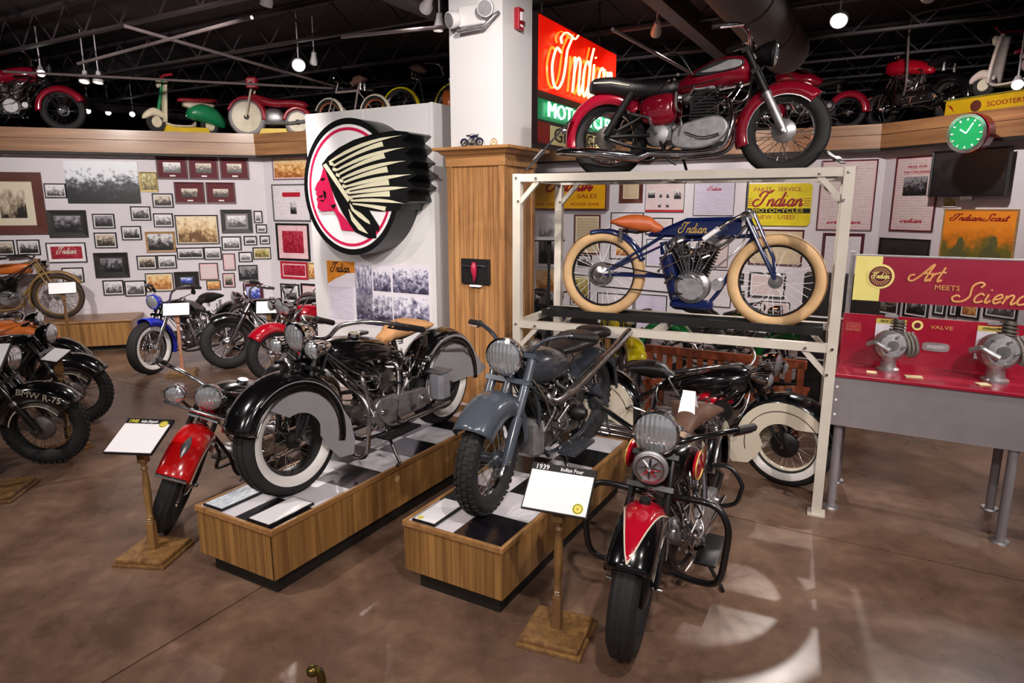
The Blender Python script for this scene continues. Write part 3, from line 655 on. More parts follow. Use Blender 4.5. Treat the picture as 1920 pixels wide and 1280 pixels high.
stand(G(1045, 1190), 'turned oak stand with a white card in front of the shorter pedestal', hgt=.79, board=(.315, .235), top='text', txt=('1939', 'Indian Four', False), rz=COLRZ + R_(8), tilt=44)
stand(G(343, 700), 'stand with a small white card in front of the blue motorcycle', hgt=.84, board=(.30, .17), rz=R_(18), baseW=.34, tilt=58, post=wood('pinkish post', '#8c5a44', '#b4806a', 'Z', 1.4))
stand(G(512, 694), 'stand with a small white card in front of the chromed red motorcycle', hgt=.84, board=(.29, .17), rz=R_(12), baseW=.34, tilt=58)
stand(G(135, 672), 'stand with a small white card before the tan board track machine', hgt=1.0, board=(.32, .17), rz=R_(30), baseW=.4, tilt=60)
stand(G(132, 842), 'stand with a slanted text card between the two black motorcycles', hgt=.86, board=(.22, .16), rz=R_(-24), baseW=.26, tilt=30, top='text')
stand(G(-8, 925), 'stand with a white card at the nearer black motorcycle', hgt=1.02, board=(.40, .3), rz=R_(10), baseW=.4, tilt=40, top='text')

# ================================================================== RACK
RK = Vector((2.074, 4.187, 0)); RL, RD, RT, RM = 2.237, .88, 2.29, 1.15
VR = Vector((-.90684, .42147, 0)); UR = Vector((.42147, .90684, 0)); HR = 114.9
rk = thing('display_rack', 'tall cream steel rack carrying two motorcycles one above the other', 'rack', RK, math.atan2(VR.y, VR.x))
# local x runs along V (to the left), local y = towards the viewer is +y ?  (V x up) -> check sign below
sy = -1 if Vector((-VR.y, VR.x, 0)).dot(UR) < 0 else 1       # +1 when local +y points away along U
yb = RD * sy
pw_ = .062
for x_ in (0, RL):
    for y_ in (0, yb):
        mk(MB().box(x_ - pw_ / 2, x_ + pw_ / 2, y_ - pw_ / 2, y_ + pw_ / 2, .008, RT), 'post', M_white_rack, rk, False)
        mk(MB().box(x_ - .055, x_ + .055, y_ - .055, y_ + .055, 0, .012), 'foot_plate', M_white_rack, rk, False)
for z_ in (RT - .03, RM):
    for y_ in (0, yb): mk(MB().box(pw_ / 2, RL - pw_ / 2, y_ - .027, y_ + .027, z_ - .028, z_ + .028), 'beam', M_white_rack, rk, False)
    for x_ in (0, RL, RL * .52): mk(MB().box(x_ - .024, x_ + .024, min(0, yb) + .03, max(0, yb) - .03, z_ - .025, z_ + .025), 'cross_beam', M_white_rack, rk, False)
    for y_ in (0, yb):
        for x_, s_ in ((0, 1), (RL, -1)):
            mk(MB().bar((x_ + s_ * .02, y_ - .0, z_ - .18), (x_ + s_ * .17, y_ - .0, z_ - .02), .034, .034), 'gusset_brace', M_white_rack, rk, False)
            for bx, bz in ((.018, -.17), (.16, -.005), (.0, .0)): mk(MB().lathe([(0, .012), (.009, .012), (.009, 0)], (x_ + s_ * bx, y_ - .031 * sy, z_ + bz), (0, -sy, 0), 8), 'bolt', M_chrome2, rk)
for z_, nm in ((RT - .03, 'tray'), (RM + .035, 'tray')):
    tr_ = mk(MB().box(.06, RL - .06, yb * .5 - .09, yb * .5 + .09, z_ - .02, z_ + .002), 'tray', M_black, rk, False)
    for s_ in (-1, 1): mk(MB().box(.06, RL - .06, yb * .5 + s_ * .09 - .006, yb * .5 + s_ * .09 + .006, z_ - .02, z_ + .04), 'tray_lip', M_black, tr_, False)

# ================================================================== RIGHT DISPLAY TABLE
TB = Vector((2.14, 4.27, 0))
tb = thing('display_table', 'grey steel legged table with a crimson backboard and shelf', 'table', TB, COLRZ)
TLn, TDp, TZ = 1.9, .62, .955
# local x to the right (-V), y away (U)
mk(MB().box(0, TLn, .0, .02, TZ - .345, TZ - .01), 'apron', M_greyp, tb, False)
for x_ in (0.0, TLn - .02): mk(MB().box(x_, x_ + .02, .02, TDp, TZ - .345, TZ - .01), 'side_apron', M_greyp, tb, False)
mk(MB().box(0, TLn, TDp - .02, TDp, TZ - .345, TZ - .01), 'rear_apron', M_greyp, tb, False)
M_crim = pm('crimson board', '#98142e', .25, var=.08, coat=.4)
bev(mk(MB().box(-.01, TLn + .01, -.012, TDp + .01, TZ - .012, TZ + .012), 'table_top', M_crim, tb, False), .005)
for x_, y_ in ((.06, .06), (1.02, .04), (1.02, TDp - .05), (.06, TDp - .05), (TLn - .06, .06), (TLn - .06, TDp - .05)):
    l = mk(MB().lathe([(.028, .0), (.028, TZ - .3)], (x_, y_, 0), (0, 0, 1), 18), 'leg', M_greyp, tb)
    mk(MB().lathe([(0, .012), (.05, .012), (.055, 0)], (x_, y_, 0), (0, 0, 1), 18), 'foot', M_alu, l)
for z_ in (.08, .17, .27): mk(MB().lathe([(0, .004), (.008, .004), (.008, 0)], (.03, 0, TZ - z_), (0, -1, 0), 10), 'screw', M_paper, tb)
bz = 1.30
bd = mk(MB().box(.0, TLn, TDp - .12, TDp - .10, TZ + .012, bz), 'backboard', M_crim, tb, False)
mk(MB().box(-.004, .012, .05, TDp - .1, TZ + .012, bz), 'glass_end', M_glass, tb, False)
for x_ in (.005, 1.6): mk(MB().box(x_, x_ + .03, TDp - .1, TDp - .07, TZ, 1.74), 'banner_post', M_alu, tb, False)
BX = .045; BL = 1.75
bn = mk(MB().box(BX, BX + BL, TDp - .135, TDp - .10, 1.40, 1.715), 'banner', pm('banner crimson', '#8c1030', .4, var=.04), tb, False, label='crimson banner reading Art meets Science')
mk(MB().box(BX, BX + BL, TDp - .138, TDp - .10, 1.712, 1.722), 'banner_edge', M_alu, bn, False)
M_cyel = pm('banner yellow', '#e8dc84', .5, var=.04); M_sgold = pm('banner gold', '#d89a5c', .45)
yF = TDp - .137
mk(MB().box(BX, BX + .165, yF - .001, yF + .001, 1.402, 1.712), 'yellow_band', M_cyel, bn, False)
ex, ez = BX + .16, 1.575
ds = mk(MB().lathe([(0, .004), (.085, .004), (.085, 0)], (ex, yF, ez), (0, -1, 0), 40), 'roundel', M_cyel, bn)
mk(MB().lathe([(0, .007), (.07, .007), (.07, .004)], (ex, yF, ez), (0, -1, 0), 40), 'roundel_disc', pm('roundel maroon', '#601428', .4), bn)
mk(MB().lathe([(.038, .008), (.038, .009), (.041, .009), (.041, .008)], (ex, yF, ez), (0, -1, 0), 40), 'roundel_ring', M_cyel, bn)
sm, sw = script('Indian', .019, .0028); mk(sm, 'roundel_script', M_cyel, bn).location = (ex, yF - .012, ez - .012)
rt_ = pm('roundel small print', '#c8a860', .5); mb = MB()
for k in range(26):
    a = 2 * math.pi * k / 26
    if abs(math.sin(a)) > .25: mb.obox((ex + .054 * math.cos(a), yF - .008, ez + .054 * math.sin(a)), (-.003 * math.sin(a), 0, .003 * math.cos(a)), (0, .001, 0), (.006 * math.cos(a), 0, .006 * math.sin(a)))
mk(mb, 'roundel_print', rt_, bn, False)
sm, sw = script('Art', .056, .0062, slant=.38, squeeze=1.15); mk(sm, 'script_lettering', M_sgold, bn).location = (BX + .435, yF - .004, 1.556)
letters('MEETS', bn, M_sgold, (BX + .555, yF - .003, 1.517), .034, width=.14)
sm, sw = script('Science', .060, .0062, slant=.38, squeeze=1.35); mk(sm, 'script_lettering', M_sgold, bn).location = (BX + .59 + sw / 2, yF - .004, 1.432)
# sheets, plates and small cards on the backboard
yB = TDp - .121
for x0, w_, nm in ((.21, .185, 'SIDE VALVE'), (.80, .185, 'OVERHEAD VALVE')):
    s_ = mk(MB().box(x0, x0 + w_, yB - .002, yB, TZ + .10, bz - .02), 'instruction_sheet', pm('sheet white', '#d4d0da', .5), tb, False)
    mk(MB().box(x0, x0 + w_, yB - .003, yB - .001, bz - .055, bz - .02), 'sheet_header', pm('sheet olive', '#c0b054', .5), s_, False)
    letters(nm, s_, M_black, (x0 + w_ / 2, yB - .004, bz - .037), .016, width=w_ * .7)
    mk(MB().box(x0 + .05, x0 + .13, yB - .006, yB, bz - .01, bz + .012), 'clip', M_alu, s_, False)
mk(MB().lathe([(0, .003), (.034, .003), (.034, 0)], (.46, yB, bz - .05), (0, -1, 0), 24), 'badge', M_cyel, tb)
mk(MB().lathe([(0, .005), (.02, .005), (.02, .003)], (.46, yB, bz - .05), (0, -1, 0), 24), 'badge_centre', _M['roundel maroon'], tb)
letters('VALVE', tb, M_sgold, (.60, yB - .002, bz - .055), .026, width=.13)
pts = [(.58 + .08 * math.copysign(abs(math.cos(a)) ** .5, math.cos(a)), bz - .19 + .03 * math.copysign(abs(math.sin(a)) ** .5, math.sin(a))) for a in [k * math.pi / 12 for k in range(24)]]
mk(MB().prism(pts, yB - .004, yB), 'name_plate', M_alu, tb, False)
mk(MB().box(.53, .63, yB - .005, yB - .003, bz - .2, bz - .178), 'plate_text', printed('plate text', '#a8a4a6', '#5c585c', 3, 6), tb, False)
mk(MB().box(.02, .12, yB - .003, yB, TZ + .22, bz - .06), 'side_print', printed('side text', '#98142e', '#c08858', 7, 2), tb, False)
for k, (x0, w_) in enumerate(((.22, .06), (.46, .10), (.83, .07))):
    o = mk(MB().box(-w_ / 2, w_ / 2, -.03, .03, 0, .004), 'small_card', pm('small card', '#d8c89c', .5), tb, False); o.location = (x0, .13, TZ + .0135); o.rotation_euler = (R_(0), 0, R_(12 * k))
def cutaway(x, label, s=1.0, seed=1):
    t = thing('cutaway_engine', label, 'engine', TB - VV * x + UU * .26 + Vector((0, 0, TZ + .012)), COLRZ)
    t.scale = (s, s, s)
    mk(MB().lathe([(0, 0), (.062, 0), (.062, .012), (.045, .022), (.04, .06), (.05, .09), (0, .09)], n=20), 'pedestal_foot', M_alu, t)
    c = mk(MB().lathe([(0, -.05), (.075, -.05), (.088, -.035), (.09, .03), (.07, .052), (0, .054)], (0, 0, .155), (.3, -1, .1), 24), 'crankcase', M_alu, t)
    mk(MB().lathe([(0, .06), (.03, .06), (.034, .05), (.034, .03)], (0, 0, .155), (.3, -1, .1), 16), 'bearing_cap', M_chrome2, t)
    for k in range(6):
        a = k * math.pi / 3; q_ = Vector((math.cos(a) * .068, -.05, .155 + math.sin(a) * .068)); mk(MB().lathe([(0, .012), (.008, .012), (.008, 0)], q_, (.3, -1, .1), 6), 'bolt', M_chrome2, t)
    f = MB()
    for k in range(5): f.lathe([(.0, .0), (.05 - .002 * k, 0), (.05 - .002 * k, .006), (.03, .008), (.03, .016)], (.03, .02, .22 + .018 * k), (.15, .1, 1), 20)
    mk(f, 'cylinder', M_alud, t)
    mk(MB().tube(cr([(-.12, -.03, .15), (-.08, -.05, .17), (-.04, -.06, .15), (.0, -.07, .13)], 5), [.016] * 16, 10), 'shaft_stub', M_alu, t)
    for k in range(3): mk(MB().tube(cr([(.06 + .02 * k, .0, .24), (.09 + .02 * k, -.01, .19), (.1 + .02 * k, -.02, .13), (.09 + .01 * k, -.02, .1)], 5), .012, 8), 'pipe', M_alud, t)
    return t
cutaway(.31, 'silver engine casting with curved pipes before the first instruction sheet', 1.12, 1)
cutaway(.90, 'broader grey engine casting before the further instruction sheet', 1.25, 2)

# ================================================================== MOTORCYCLES
class Bike:
    def __init__(s, name, label, contact, bearing, wb=1.45, z0=0.0, R=.335, tr=.055, Rr=None, trr=None, steer=0.0, lean=0.0, cat='motorcycle', group=None, rear=False, rake=30, seed=1, top=.60):
        s.wb, s.R, s.tr = wb, R, tr; s.Rr = Rr or R; s.trr = trr or tr; s.fx, s.rx = wb / 2, -wb / 2
        d = head_dir(bearing); c = Vector((contact.x, contact.y, z0)) + d * (wb / 2 if rear else -wb / 2)
        s.root = thing(name, label, cat, c, yaw(bearing), group); s.root.rotation_euler = (R_(lean), 0, yaw(bearing))
        s.rk = R_(rake); ax = Vector((-math.sin(s.rk), 0, math.cos(s.rk))); s.ax = ax
        s.hp = Vector((s.fx - .03, 0, R)) ; s.M = rot_about(s.hp, ax, R_(steer)); s.rng = random.Random(seed); s.top = top
    def P(s, mb, name, mat, parent=None, front=False, smooth=True, ang=38, label=None):
        if front: mb.xf(s.M)
        return mk(mb, name, mat, parent or s.root, smooth, ang, label)
    def stem(s, t, y=0.0, fwd=0.0):          # point t metres up the steering axis from the axle
        return s.hp + Vector((.03, 0, 0)) + s.ax * t + Vector((fwd * math.cos(s.rk), y, fwd * math.sin(s.rk)))
    # ---- wheels
    def wheel(s, front, tire=None, ww=None, rim=None, hub=None, nsp=36, drum=0.0, drumside=1, sp=None, knob=False, sr=.0022, cast=0):
        R, tr = (s.R, s.tr) if front else (s.Rr, s.trr); cx = s.fx if front else s.rx; o = (cx, 0, R); Y = (0, 1, 0)
        tire = tire or M_rubber; rim = rim or M_chrome2; hub = hub or M_alud
        C = R - tr
        pr = []
        for k in range(17):
            a = 2 * math.pi * k / 16; pr.append((C + tr * 1.0 * math.copysign(abs(math.cos(a)) ** .85, math.cos(a)), tr * math.copysign(abs(math.sin(a)) ** .9, math.sin(a))))
        w = s.P(MB().lathe(pr, o, Y, 56), 'front_wheel' if front else 'rear_wheel', tire, None, front, label='spoked wheel with tyre')
        if knob:
            mb = MB(); n = 44
            for k in range(n):
                a = 2 * math.pi * k / n
                for j, yy in enumerate((-.72, -.25, .25, .72)):
                    ang = a + (math.pi / n if j % 2 else 0); rr = C + tr * math.sqrt(1 - yy * yy * .8) + .001
                    e = Vector((math.cos(ang), 0, math.sin(ang))); tdir = Vector((-math.sin(ang), 0, math.cos(ang))); up = (e + Vector((0, yy * .8, 0))).normalized(); side = tdir.cross(up)
                    mb.obox(Vector(o) + e * rr + Vector((0, yy * tr, 0)), tdir * .011, side * tr * .17, up * .007)
            k_ = s.P(mb, 'tread_blocks', tire, w, front, False); k_['kind'] = 'stuff'
        else:
            mb = MB()
            for yy in (-.5, 0, .5): mb.lathe([(C + tr * math.sqrt(1 - yy * yy) * 1.0 + .0035, yy * tr - .007), (C + tr * math.sqrt(1 - yy * yy) + .0045, yy * tr), (C + tr * math.sqrt(1 - yy * yy) + .0035, yy * tr + .007)], o, Y, 56)
            k_ = s.P(mb, 'tread_ribs', tire, w, front); k_['kind'] = 'stuff'
        if ww:
            for sg in (-1, 1):
                q = []
                for k in range(7):
                    a = R_(86 + 50 * k / 6); q.append((C + (tr + .003) * math.cos(a), sg * (tr + .003) * math.copysign(abs(math.sin(a)) ** .9, 1)))
                s.P(MB().lathe(q, o, Y, 56), 'whitewall', ww, w, front)
        ri = R - 2 * tr * .93
        s.P(MB().lathe([(ri + .010, -tr * .72), (ri + .018, -tr * .66), (ri + .004, -tr * .5), (ri - .012, -tr * .18), (ri - .012, tr * .18), (ri + .004, tr * .5), (ri + .018, tr * .66), (ri + .010, tr * .72), (ri - .014, tr * .2), (ri - .018, 0), (ri - .014, -tr * .2), (ri + .010, -tr * .72)], o, Y, 56), 'rim', rim, w, front)
        s.P(MB().lathe([(0, -.085), (.018, -.085), (.018, -.055), (.05, -.055), (.05, -.046), (.03, -.04), (.028, .04), (.05, .046), (.05, .055), (.018, .055), (.018, .085), (0, .085)], o, Y, 20), 'hub', hub, w, front)
        if drum: s.P(MB().lathe([(0, drumside * .03), (drum, drumside * .03), (drum, drumside * .058), (drum * .86, drumside * .07), (drum * .4, drumside * .078), (.02, drumside * .085), (0, drumside * .085)], o, Y, 28), 'brake_drum', hub, w, front)
        mb = MB()
        if cast:
            for k in range(cast):
                a = 2 * math.pi * k / cast; mb.tube([Vector(o) + Vector((math.cos(a) * .03, 0, math.sin(a) * .03)), Vector(o) + Vector((math.cos(a + .1) * (ri - .01), 0, math.sin(a + .1) * (ri - .01)))], [.016, .011], 6)
        else:
            for k in range(nsp):
                a = 2 * math.pi * k / nsp; sg = 1 if k % 2 else -1; t = .55 * (1 if (k // 2) % 2 else -1)
                mb.tube([Vector(o) + Vector((math.cos(a + t) * .046, sg * .05, math.sin(a + t) * .046)), Vector(o) + Vector((math.cos(a) * (ri - .012), sg * .006, math.sin(a) * (ri - .012)))], sr, 4, caps=False)
        k_ = s.P(mb, 'spokes', sp or M_chrome2, w, front); k_['kind'] = 'stuff'
        return w
    # ---- mudguards
    def fender(s, front, mat, a0, a1, gap=.03, w=.085, drop=.03, n=30, name=None, trim=None, flare=0.0, lip=0, crown=.55, stays=None):
        R, tr = (s.R, s.tr) if front else (s.Rr, s.trr); cx = s.fx if front else s.rx; Ro = R + gap
        secs = []
        for k in range(n + 1):
            f = k / n; a = R_(a0 + (a1 - a0) * f); e = Vector((math.cos(a), 0, math.sin(a))); ww = w * (1 + flare * max(0, f - .7) / .3)
            row = [Vector((cx, -ww, R)) + e * (Ro - drop - crown * w)]
            for j in range(13):
                b = -math.pi / 2 + math.pi * j / 12; row.append(Vector((cx, ww * math.sin(b), R)) + e * (Ro + crown * w * (math.cos(b) - 1)))
            row.append(Vector((cx, ww, R)) + e * (Ro - drop - crown * w)); secs.append(row)
        mb = MB(); m = len(secs[0]); vs_ = [p for r_ in secs for p in r_]; fs = [(i * m + k, i * m + k + 1, (i + 1) * m + k + 1, (i + 1) * m + k) for i in range(n) for k in range(m - 1)]
        mb.add(vs_, fs); o = s.P(mb, name or ('front_mudguard' if front else 'rear_mudguard'), mat, None, front); solid(o, .004)
        if trim:
            for j in (0, m - 1): s.P(MB().tube([r_[j] for r_ in secs], .005, 6), 'edge_trim', trim, o, front)
        if stays:
            for a in stays:
                for sg in (-1, 1):
                    e = Vector((math.cos(R_(a)), 0, math.sin(R_(a)))); s.P(MB().tube([(cx, sg * .1, R), Vector((cx, sg * (w + .006), R)) + e * (Ro - drop - crown * w)], .006, 6), 'mudguard_stay', M_frame, o, front)
        return o
    def skirt(s, front, mat, pts, y, name='skirt', trim=None):
        cx = s.fx if front else s.rx; R = s.R if front else s.Rr
        for sg in (-1, 1):
            P2 = [(cx + p[0], R + p[1]) for p in pts]; o = s.P(MB().prism(P2, sg * y - .003, sg * y + .003), name, mat, None, front, False)
            if trim: s.P(MB().tube([(p[0], sg * (y + .003), p[1]) for p in P2], .0045, 6, closed=True), 'edge_trim', trim, o, front)
    # ---- bodies
    def body(s, name, mat, secs, e=2.4, n=20, parent=None, front=False, k=4):
        # secs: (x, zc, half width, half height[, yc])
        C = cr([Vector((q[0], q[1], q[2])) for q in secs], k); H = cr([Vector((q[3], q[4] if len(q) > 4 else 0, 0)) for q in secs], k)
        return s.P(MB().loft([sec(c.x, c.y, max(c.z, .004), max(h.x, .004), e, n, h.y) for c, h in zip(C, H)]), name, mat, parent, front)
    def frame(s, mat, kind='rigid', r=.016):
        fx, rx, R = s.fx, s.rx, s.Rr; top = s.stem(s.top - .04); bot = s.stem(s.top - .20); mb = MB(); tz = top.z
        sx = rx + .48
        mb.tube(cr([top, (fx - .65, 0, tz - .08), (sx, 0, tz - .20)], 5), r * 1.15, 10); mb.tube([top + s.ax * .03, bot - s.ax * .03], r * 1.7, 12)
        mb.tube([(sx, 0, tz - .18), (sx - .06, 0, .2)], r, 10)
        for sg in (-1, 1):
            mb.tube(cr([bot, (fx - .42, sg * .04, .36), (fx - .50, sg * .1, .19), (sx, sg * .12, .18), (rx + .2, sg * .12, R - .07), (rx, sg * .12, R)], 5), r * .85, 8)
            mb.tube([(sx, sg * .03, tz - .22), (rx, sg * .12, R)], r * .8, 8)
        s.P(mb, 'frame', mat)
    # ---- front ends
    def tele(s, mat, low=None, L=.58, y=.095, r=.024, cover=None):
        low = low or mat
        for sg in (-1, 1):
            f = s.P(MB().tube([s.stem(L * .42, sg * y), s.stem(L, sg * y)], r, 14), 'fork_tube', mat, None, True)
            s.P(MB().tube([s.stem(-.02, sg * y), s.stem(.05, sg * y), s.stem(L * .44, sg * y)], [r * .9, r * 1.05, r * 1.2], 14), 'fork_slider', low, f, True)
            s.P(MB().tube([s.stem(L * .42, sg * y), s.stem(L * .47, sg * y)], r * 1.3, 14), 'fork_collar', cover or low, f, True)
        for t in (L * .74, L): s.P(MB().obox(s.stem(t), s.ax.cross(Vector((0, 1, 0))) * .03, (0, y + .03, 0), s.ax * .014), 'fork_yoke', mat, None, True)
        s.P(MB().tube([s.stem(0, -y - .03), s.stem(0, y + .03)], .012, 10), 'axle', M_chrome2, None, True)
    def girder(s, mat, y=.085, L=.58, spring=True, r=.013, gap=.05):
        for sg in (-1, 1):
            f = s.P(MB().tube([s.stem(0, sg * y), s.stem(.12, sg * y, gap * .9), s.stem(L, sg * y * .8, gap)], r, 8), 'fork_leg', mat, None, True)
            s.P(MB().tube([s.stem(0, sg * y), s.stem(.1, sg * y, -gap * .4), s.stem(L * .95, sg * y * .8, -gap * .3)], r, 8), 'fork_stay', mat, f, True)
        for t in (L * .72, L * .97): s.P(MB().obox(s.stem(t, 0, gap * .4), s.ax.cross(Vector((0, 1, 0))) * .05, (0, y + .01, 0), s.ax * .012), 'fork_link', mat, None, True)
        if spring:
            pts = []
            for k in range(73):
                a = k / 72 * 2 * math.pi * 9; q = s.stem(L * .55 + (L * .42) * k / 72, 0, gap * 1.1); pts.append(q + Vector((0, math.cos(a), 0)) * .03 + Vector((math.cos(s.rk), 0, math.sin(s.rk))) * math.sin(a) * .03)
            s.P(MB().tube(pts, .0055, 6), 'fork_spring', M_chrome2, None, True)
        s.P(MB().tube([s.stem(0, -y - .03), s.stem(0, y + .03)], .012, 10), 'axle', M_chrome2, None, True)
    def leaf(s, mat, y=.09):
        mb = MB()
        for k in range(5): mb.tube([s.stem(.46 + .012 * k, 0, -.03 - .0 * k), s.stem(.45 + .010 * k, 0, .10 - .02 * k), s.stem(.38 + .012 * k, 0, .26 - .035 * k)], .011, 6)
        s.P(mb, 'leaf_spring', mat, None, True)
    def bars(s, mat, pts, r=.0125, grip=.13, gmat=None, levers=True):
        """pts: (x back from stem top, y, z above stem top) for the left half"""
        t0 = s.stem(s.top); L = [(t0.x - p[0], p[1], t0.z + p[2]) for p in pts]; full = [(a, -b, c) for a, b, c in L[::-1]] + L
        path = cr(full, 5); b = s.P(MB().tube(path, r, 10), 'handlebar', mat, None, True)
        for sg in (-1, 1):
            e0 = Vector((L[-1][0], sg * L[-1][1], L[-1][2])); e1 = Vector((L[-2][0], sg * L[-2][1], L[-2][2])); d = (e1 - e0).normalized()
            s.P(MB().tube([e0 - d * .01, e0, e0 + d * (grip - .01), e0 + d * grip], [r * 1.1, r * 1.5, r * 1.45, r * 1.7], 12), 'grip', gmat or M_grip, b, True)
            if levers:
                q = e0 + d * (grip + .02); fw = Vector((.045, 0, -.01)); s.P(MB().tube([q, q + fw, q + fw - d * .08, q + fw * .85 - d * .15], [.009, .008, .006, .007], 8), 'lever', M_chrome, b, True)
        s.P(MB().obox(s.stem(s.top - .02), s.ax.cross(Vector((0, 1, 0))) * .035, (0, .06, 0), s.ax * .018), 'bar_clamp', M_chrome2, None, True)
        return b
    def lamp(s, t=.52, fwd=.16, r=.085, shell=None, y=0.0, name='headlamp', up=0.0, peak=False, depth=1.0):
        q = s.stem(t, y, fwd) + Vector((0, 0, up)); d = Vector((1, 0, -.06)).normalized(); k = depth
        h = s.P(MB().lathe([(0, -.13 * k), (r * .3, -.128 * k), (r * .65, -.1 * k), (r * .92, -.05 * k), (r, -.012), (r * 1.04, -.008), (r * 1.04, .008), (r * .95, .012)], q, d, 28), name, shell or M_chrome, None, True)
        s.P(MB().lathe([(r * .96, .008), (r * .7, .022), (r * .35, .03), (0, .032)], q, d, 28), 'lens', M_lens, h, True)
        s.P(MB().tube([q - Vector((.05, 0, r * .5)), s.stem(t - .05, y * .5, .03)], .01, 8), 'lamp_bracket', M_frame, h, True)
        return h
    def horn(s, t=.45, fwd=.14, r=.06, mat=None, star=False):
        q = s.stem(t, 0, fwd); h = s.P(MB().lathe([(0, -.05), (r * .5, -.05), (r * .7, -.02), (r, -.008), (r, .006), (r * .9, .012), (0, .014)], q, (1, 0, -.05), 28), 'horn', mat or M_chrome2, None, True)
        if star:
            mb = MB()
            for k in range(8):
                a = k * math.pi / 4; mb.tube([q + Vector((.017, math.cos(a) * r * .12, math.sin(a) * r * .12)), q + Vector((.014, math.cos(a) * r * .62, math.sin(a) * r * .62))], [.008, .004], 5)
            mb.lathe([(r * .72, .012), (r * .72, .018), (r * .82, .018), (r * .82, .012)], q, (1, 0, -.05), 28); s.P(mb, 'horn_grille', M_chrome, h, True)['kind'] = 'stuff'
    # ---- engines
    def finned(s, base, d, L, r, n, mat, name, head=None):
        pr = [(r * .72, 0)]
        for k in range(n):
            z = L * (k + .15) / n; dz = L / n; rr = r * (1 if k < n - 3 else .94); pr += [(r * .72, z), (rr, z + dz * .1), (rr, z + dz * .42), (r * .72, z + dz * .55)]
        pr += [(r * .6, L), (0, L)]
        c = s.P(MB().lathe(pr, base, d, 22), name, mat)
        if head: s.P(MB().lathe([(r * .6, L), (r * .85, L + .005), (r * .85, L + .02), (r * .5, L + .05), (r * .25, L + .055), (0, L + .056)], base, d, 18), 'cylinder_head', head, c)
        return c
    def vtwin(s, cx, cz, mats, k=1.0, ang=21, pipe=None, magneto=True, gear=True):
        case, cyl, cov = mats
        cc = s.P(MB().lathe([(0, -.085 * k), (.10 * k, -.085 * k), (.13 * k, -.06 * k), (.135 * k, .05 * k), (.11 * k, .085 * k), (0, .088 * k)], (cx, 0, cz), (0, 1, 0), 32), 'crankcase', case)
        for k2 in range(7):
            a = 2 * math.pi * k2 / 7
            for sg in (-1, 1): s.P(MB().lathe([(0, .01), (.007, .01), (.007, 0)], (cx + math.cos(a) * .098 * k, sg * .085 * k, cz + math.sin(a) * .098 * k), (0, sg, 0), 6), 'bolt', M_chrome2, cc)
        for sg in (-1, 1):
            a = R_(ang * sg); d = Vector((math.sin(a), 0, math.cos(a))); b = Vector((cx, 0, cz)) + d * .105 * k
            s.finned(b, d, .24 * k, .082 * k, 10, cyl, 'cylinder', case)
            for yy in (-1, 1):
                q = Vector((cx + sg * .012, yy * .06 * k, cz + .06 * k)); s.P(MB().tube([q, q + d * .31 * k + Vector((0, -yy * .015, 0))], .0085 * k, 8), 'pushrod_tube', M_chrome, cc)
            if pipe:
                e = b + d * .2 * k
                s.P(MB().tube(cr([e, e + Vector((sg * .07, .10, .02)), (cx + sg * .15, .14, cz + .12), (cx - .05 + sg * .05, .15, cz - .1), (cx - .3, .15, cz - .13), (s.rx + .1, .16, s.Rr - .12)], 5), .019, 10), 'exhaust_pipe', pipe)
        s.P(MB().lathe([(0, -.04), (.03, -.04), (.034, 0), (.026, .03), (.03, .05), (.022, .06), (0, .06)], (cx, .09 * k, cz + .24 * k), (0, 1, .2), 16), 'carburettor', M_alu)
        s.P(MB().tube(cr([(cx - .06 * k, 0, cz + .29 * k), (cx, .05, cz + .27 * k), (cx + .06 * k, 0, cz + .29 * k)], 4), .014, 8), 'intake_manifold', M_chrome2)
        s.P(MB().lathe([(0, -.03), (.07 * k, -.03), (.085 * k, -.01), (.075 * k, .012), (.03 * k, .02), (0, .02)], (cx + .02, .105 * k, cz), (0, 1, 0), 24), 'timing_cover', cov)
        if magneto: s.P(MB().lathe([(0, -.07), (.04, -.07), (.045, -.05), (.045, .05), (.035, .07), (0, .075)], (cx + .19 * k, 0, cz + .02), (0, 1, 0), 18), 'generator', case)
        if gear: s.gearbox(cx - .29 * k, cz - .02, case, cov)
    def gearbox(s, cx, cz, case, cov):
        g = s.P(MB().box(cx - .10, cx + .09, -.10, .10, cz - .07, cz + .09, .03), 'gearbox', case)
        pts = [(cx - .12 + .075 * math.cos(R_(a)), cz + .01 + .075 * math.sin(R_(a))) for a in range(90, 271, 20)] + [(cx + .30 + .095 * math.cos(R_(a)), cz + .02 + .095 * math.sin(R_(a))) for a in range(-90, 91, 20)]
        c = s.P(MB().prism(pts, .115, .165), 'primary_cover', cov, None, False, False); bev(c, .012, 3)
        s.P(MB().lathe([(0, .02), (.03, .02), (.036, 0)], (cx - .12, .165, cz + .01), (0, 1, 0), 18), 'clutch_cap', M_chrome2, c)
        s.P(MB().lathe([(0, .014), (.022, .014), (.028, 0)], (cx + .30, .165, cz + .02), (0, 1, 0), 18), 'inspection_cap', M_chrome2, c)
        s.P(MB().lathe([(0, -.015), (.08, -.015), (.08, .0), (.05, .012), (0, .014)], (cx - .04, -.11, cz), (0, -1, 0), 22), 'kick_cover', cov)
        s.P(MB().tube([(cx - .04, -.13, cz), (cx - .1, -.16, cz + .12), (cx - .22, -.17, cz + .15), (cx - .22, -.25, cz + .15)], .011, 8), 'kick_lever', M_chrome2)
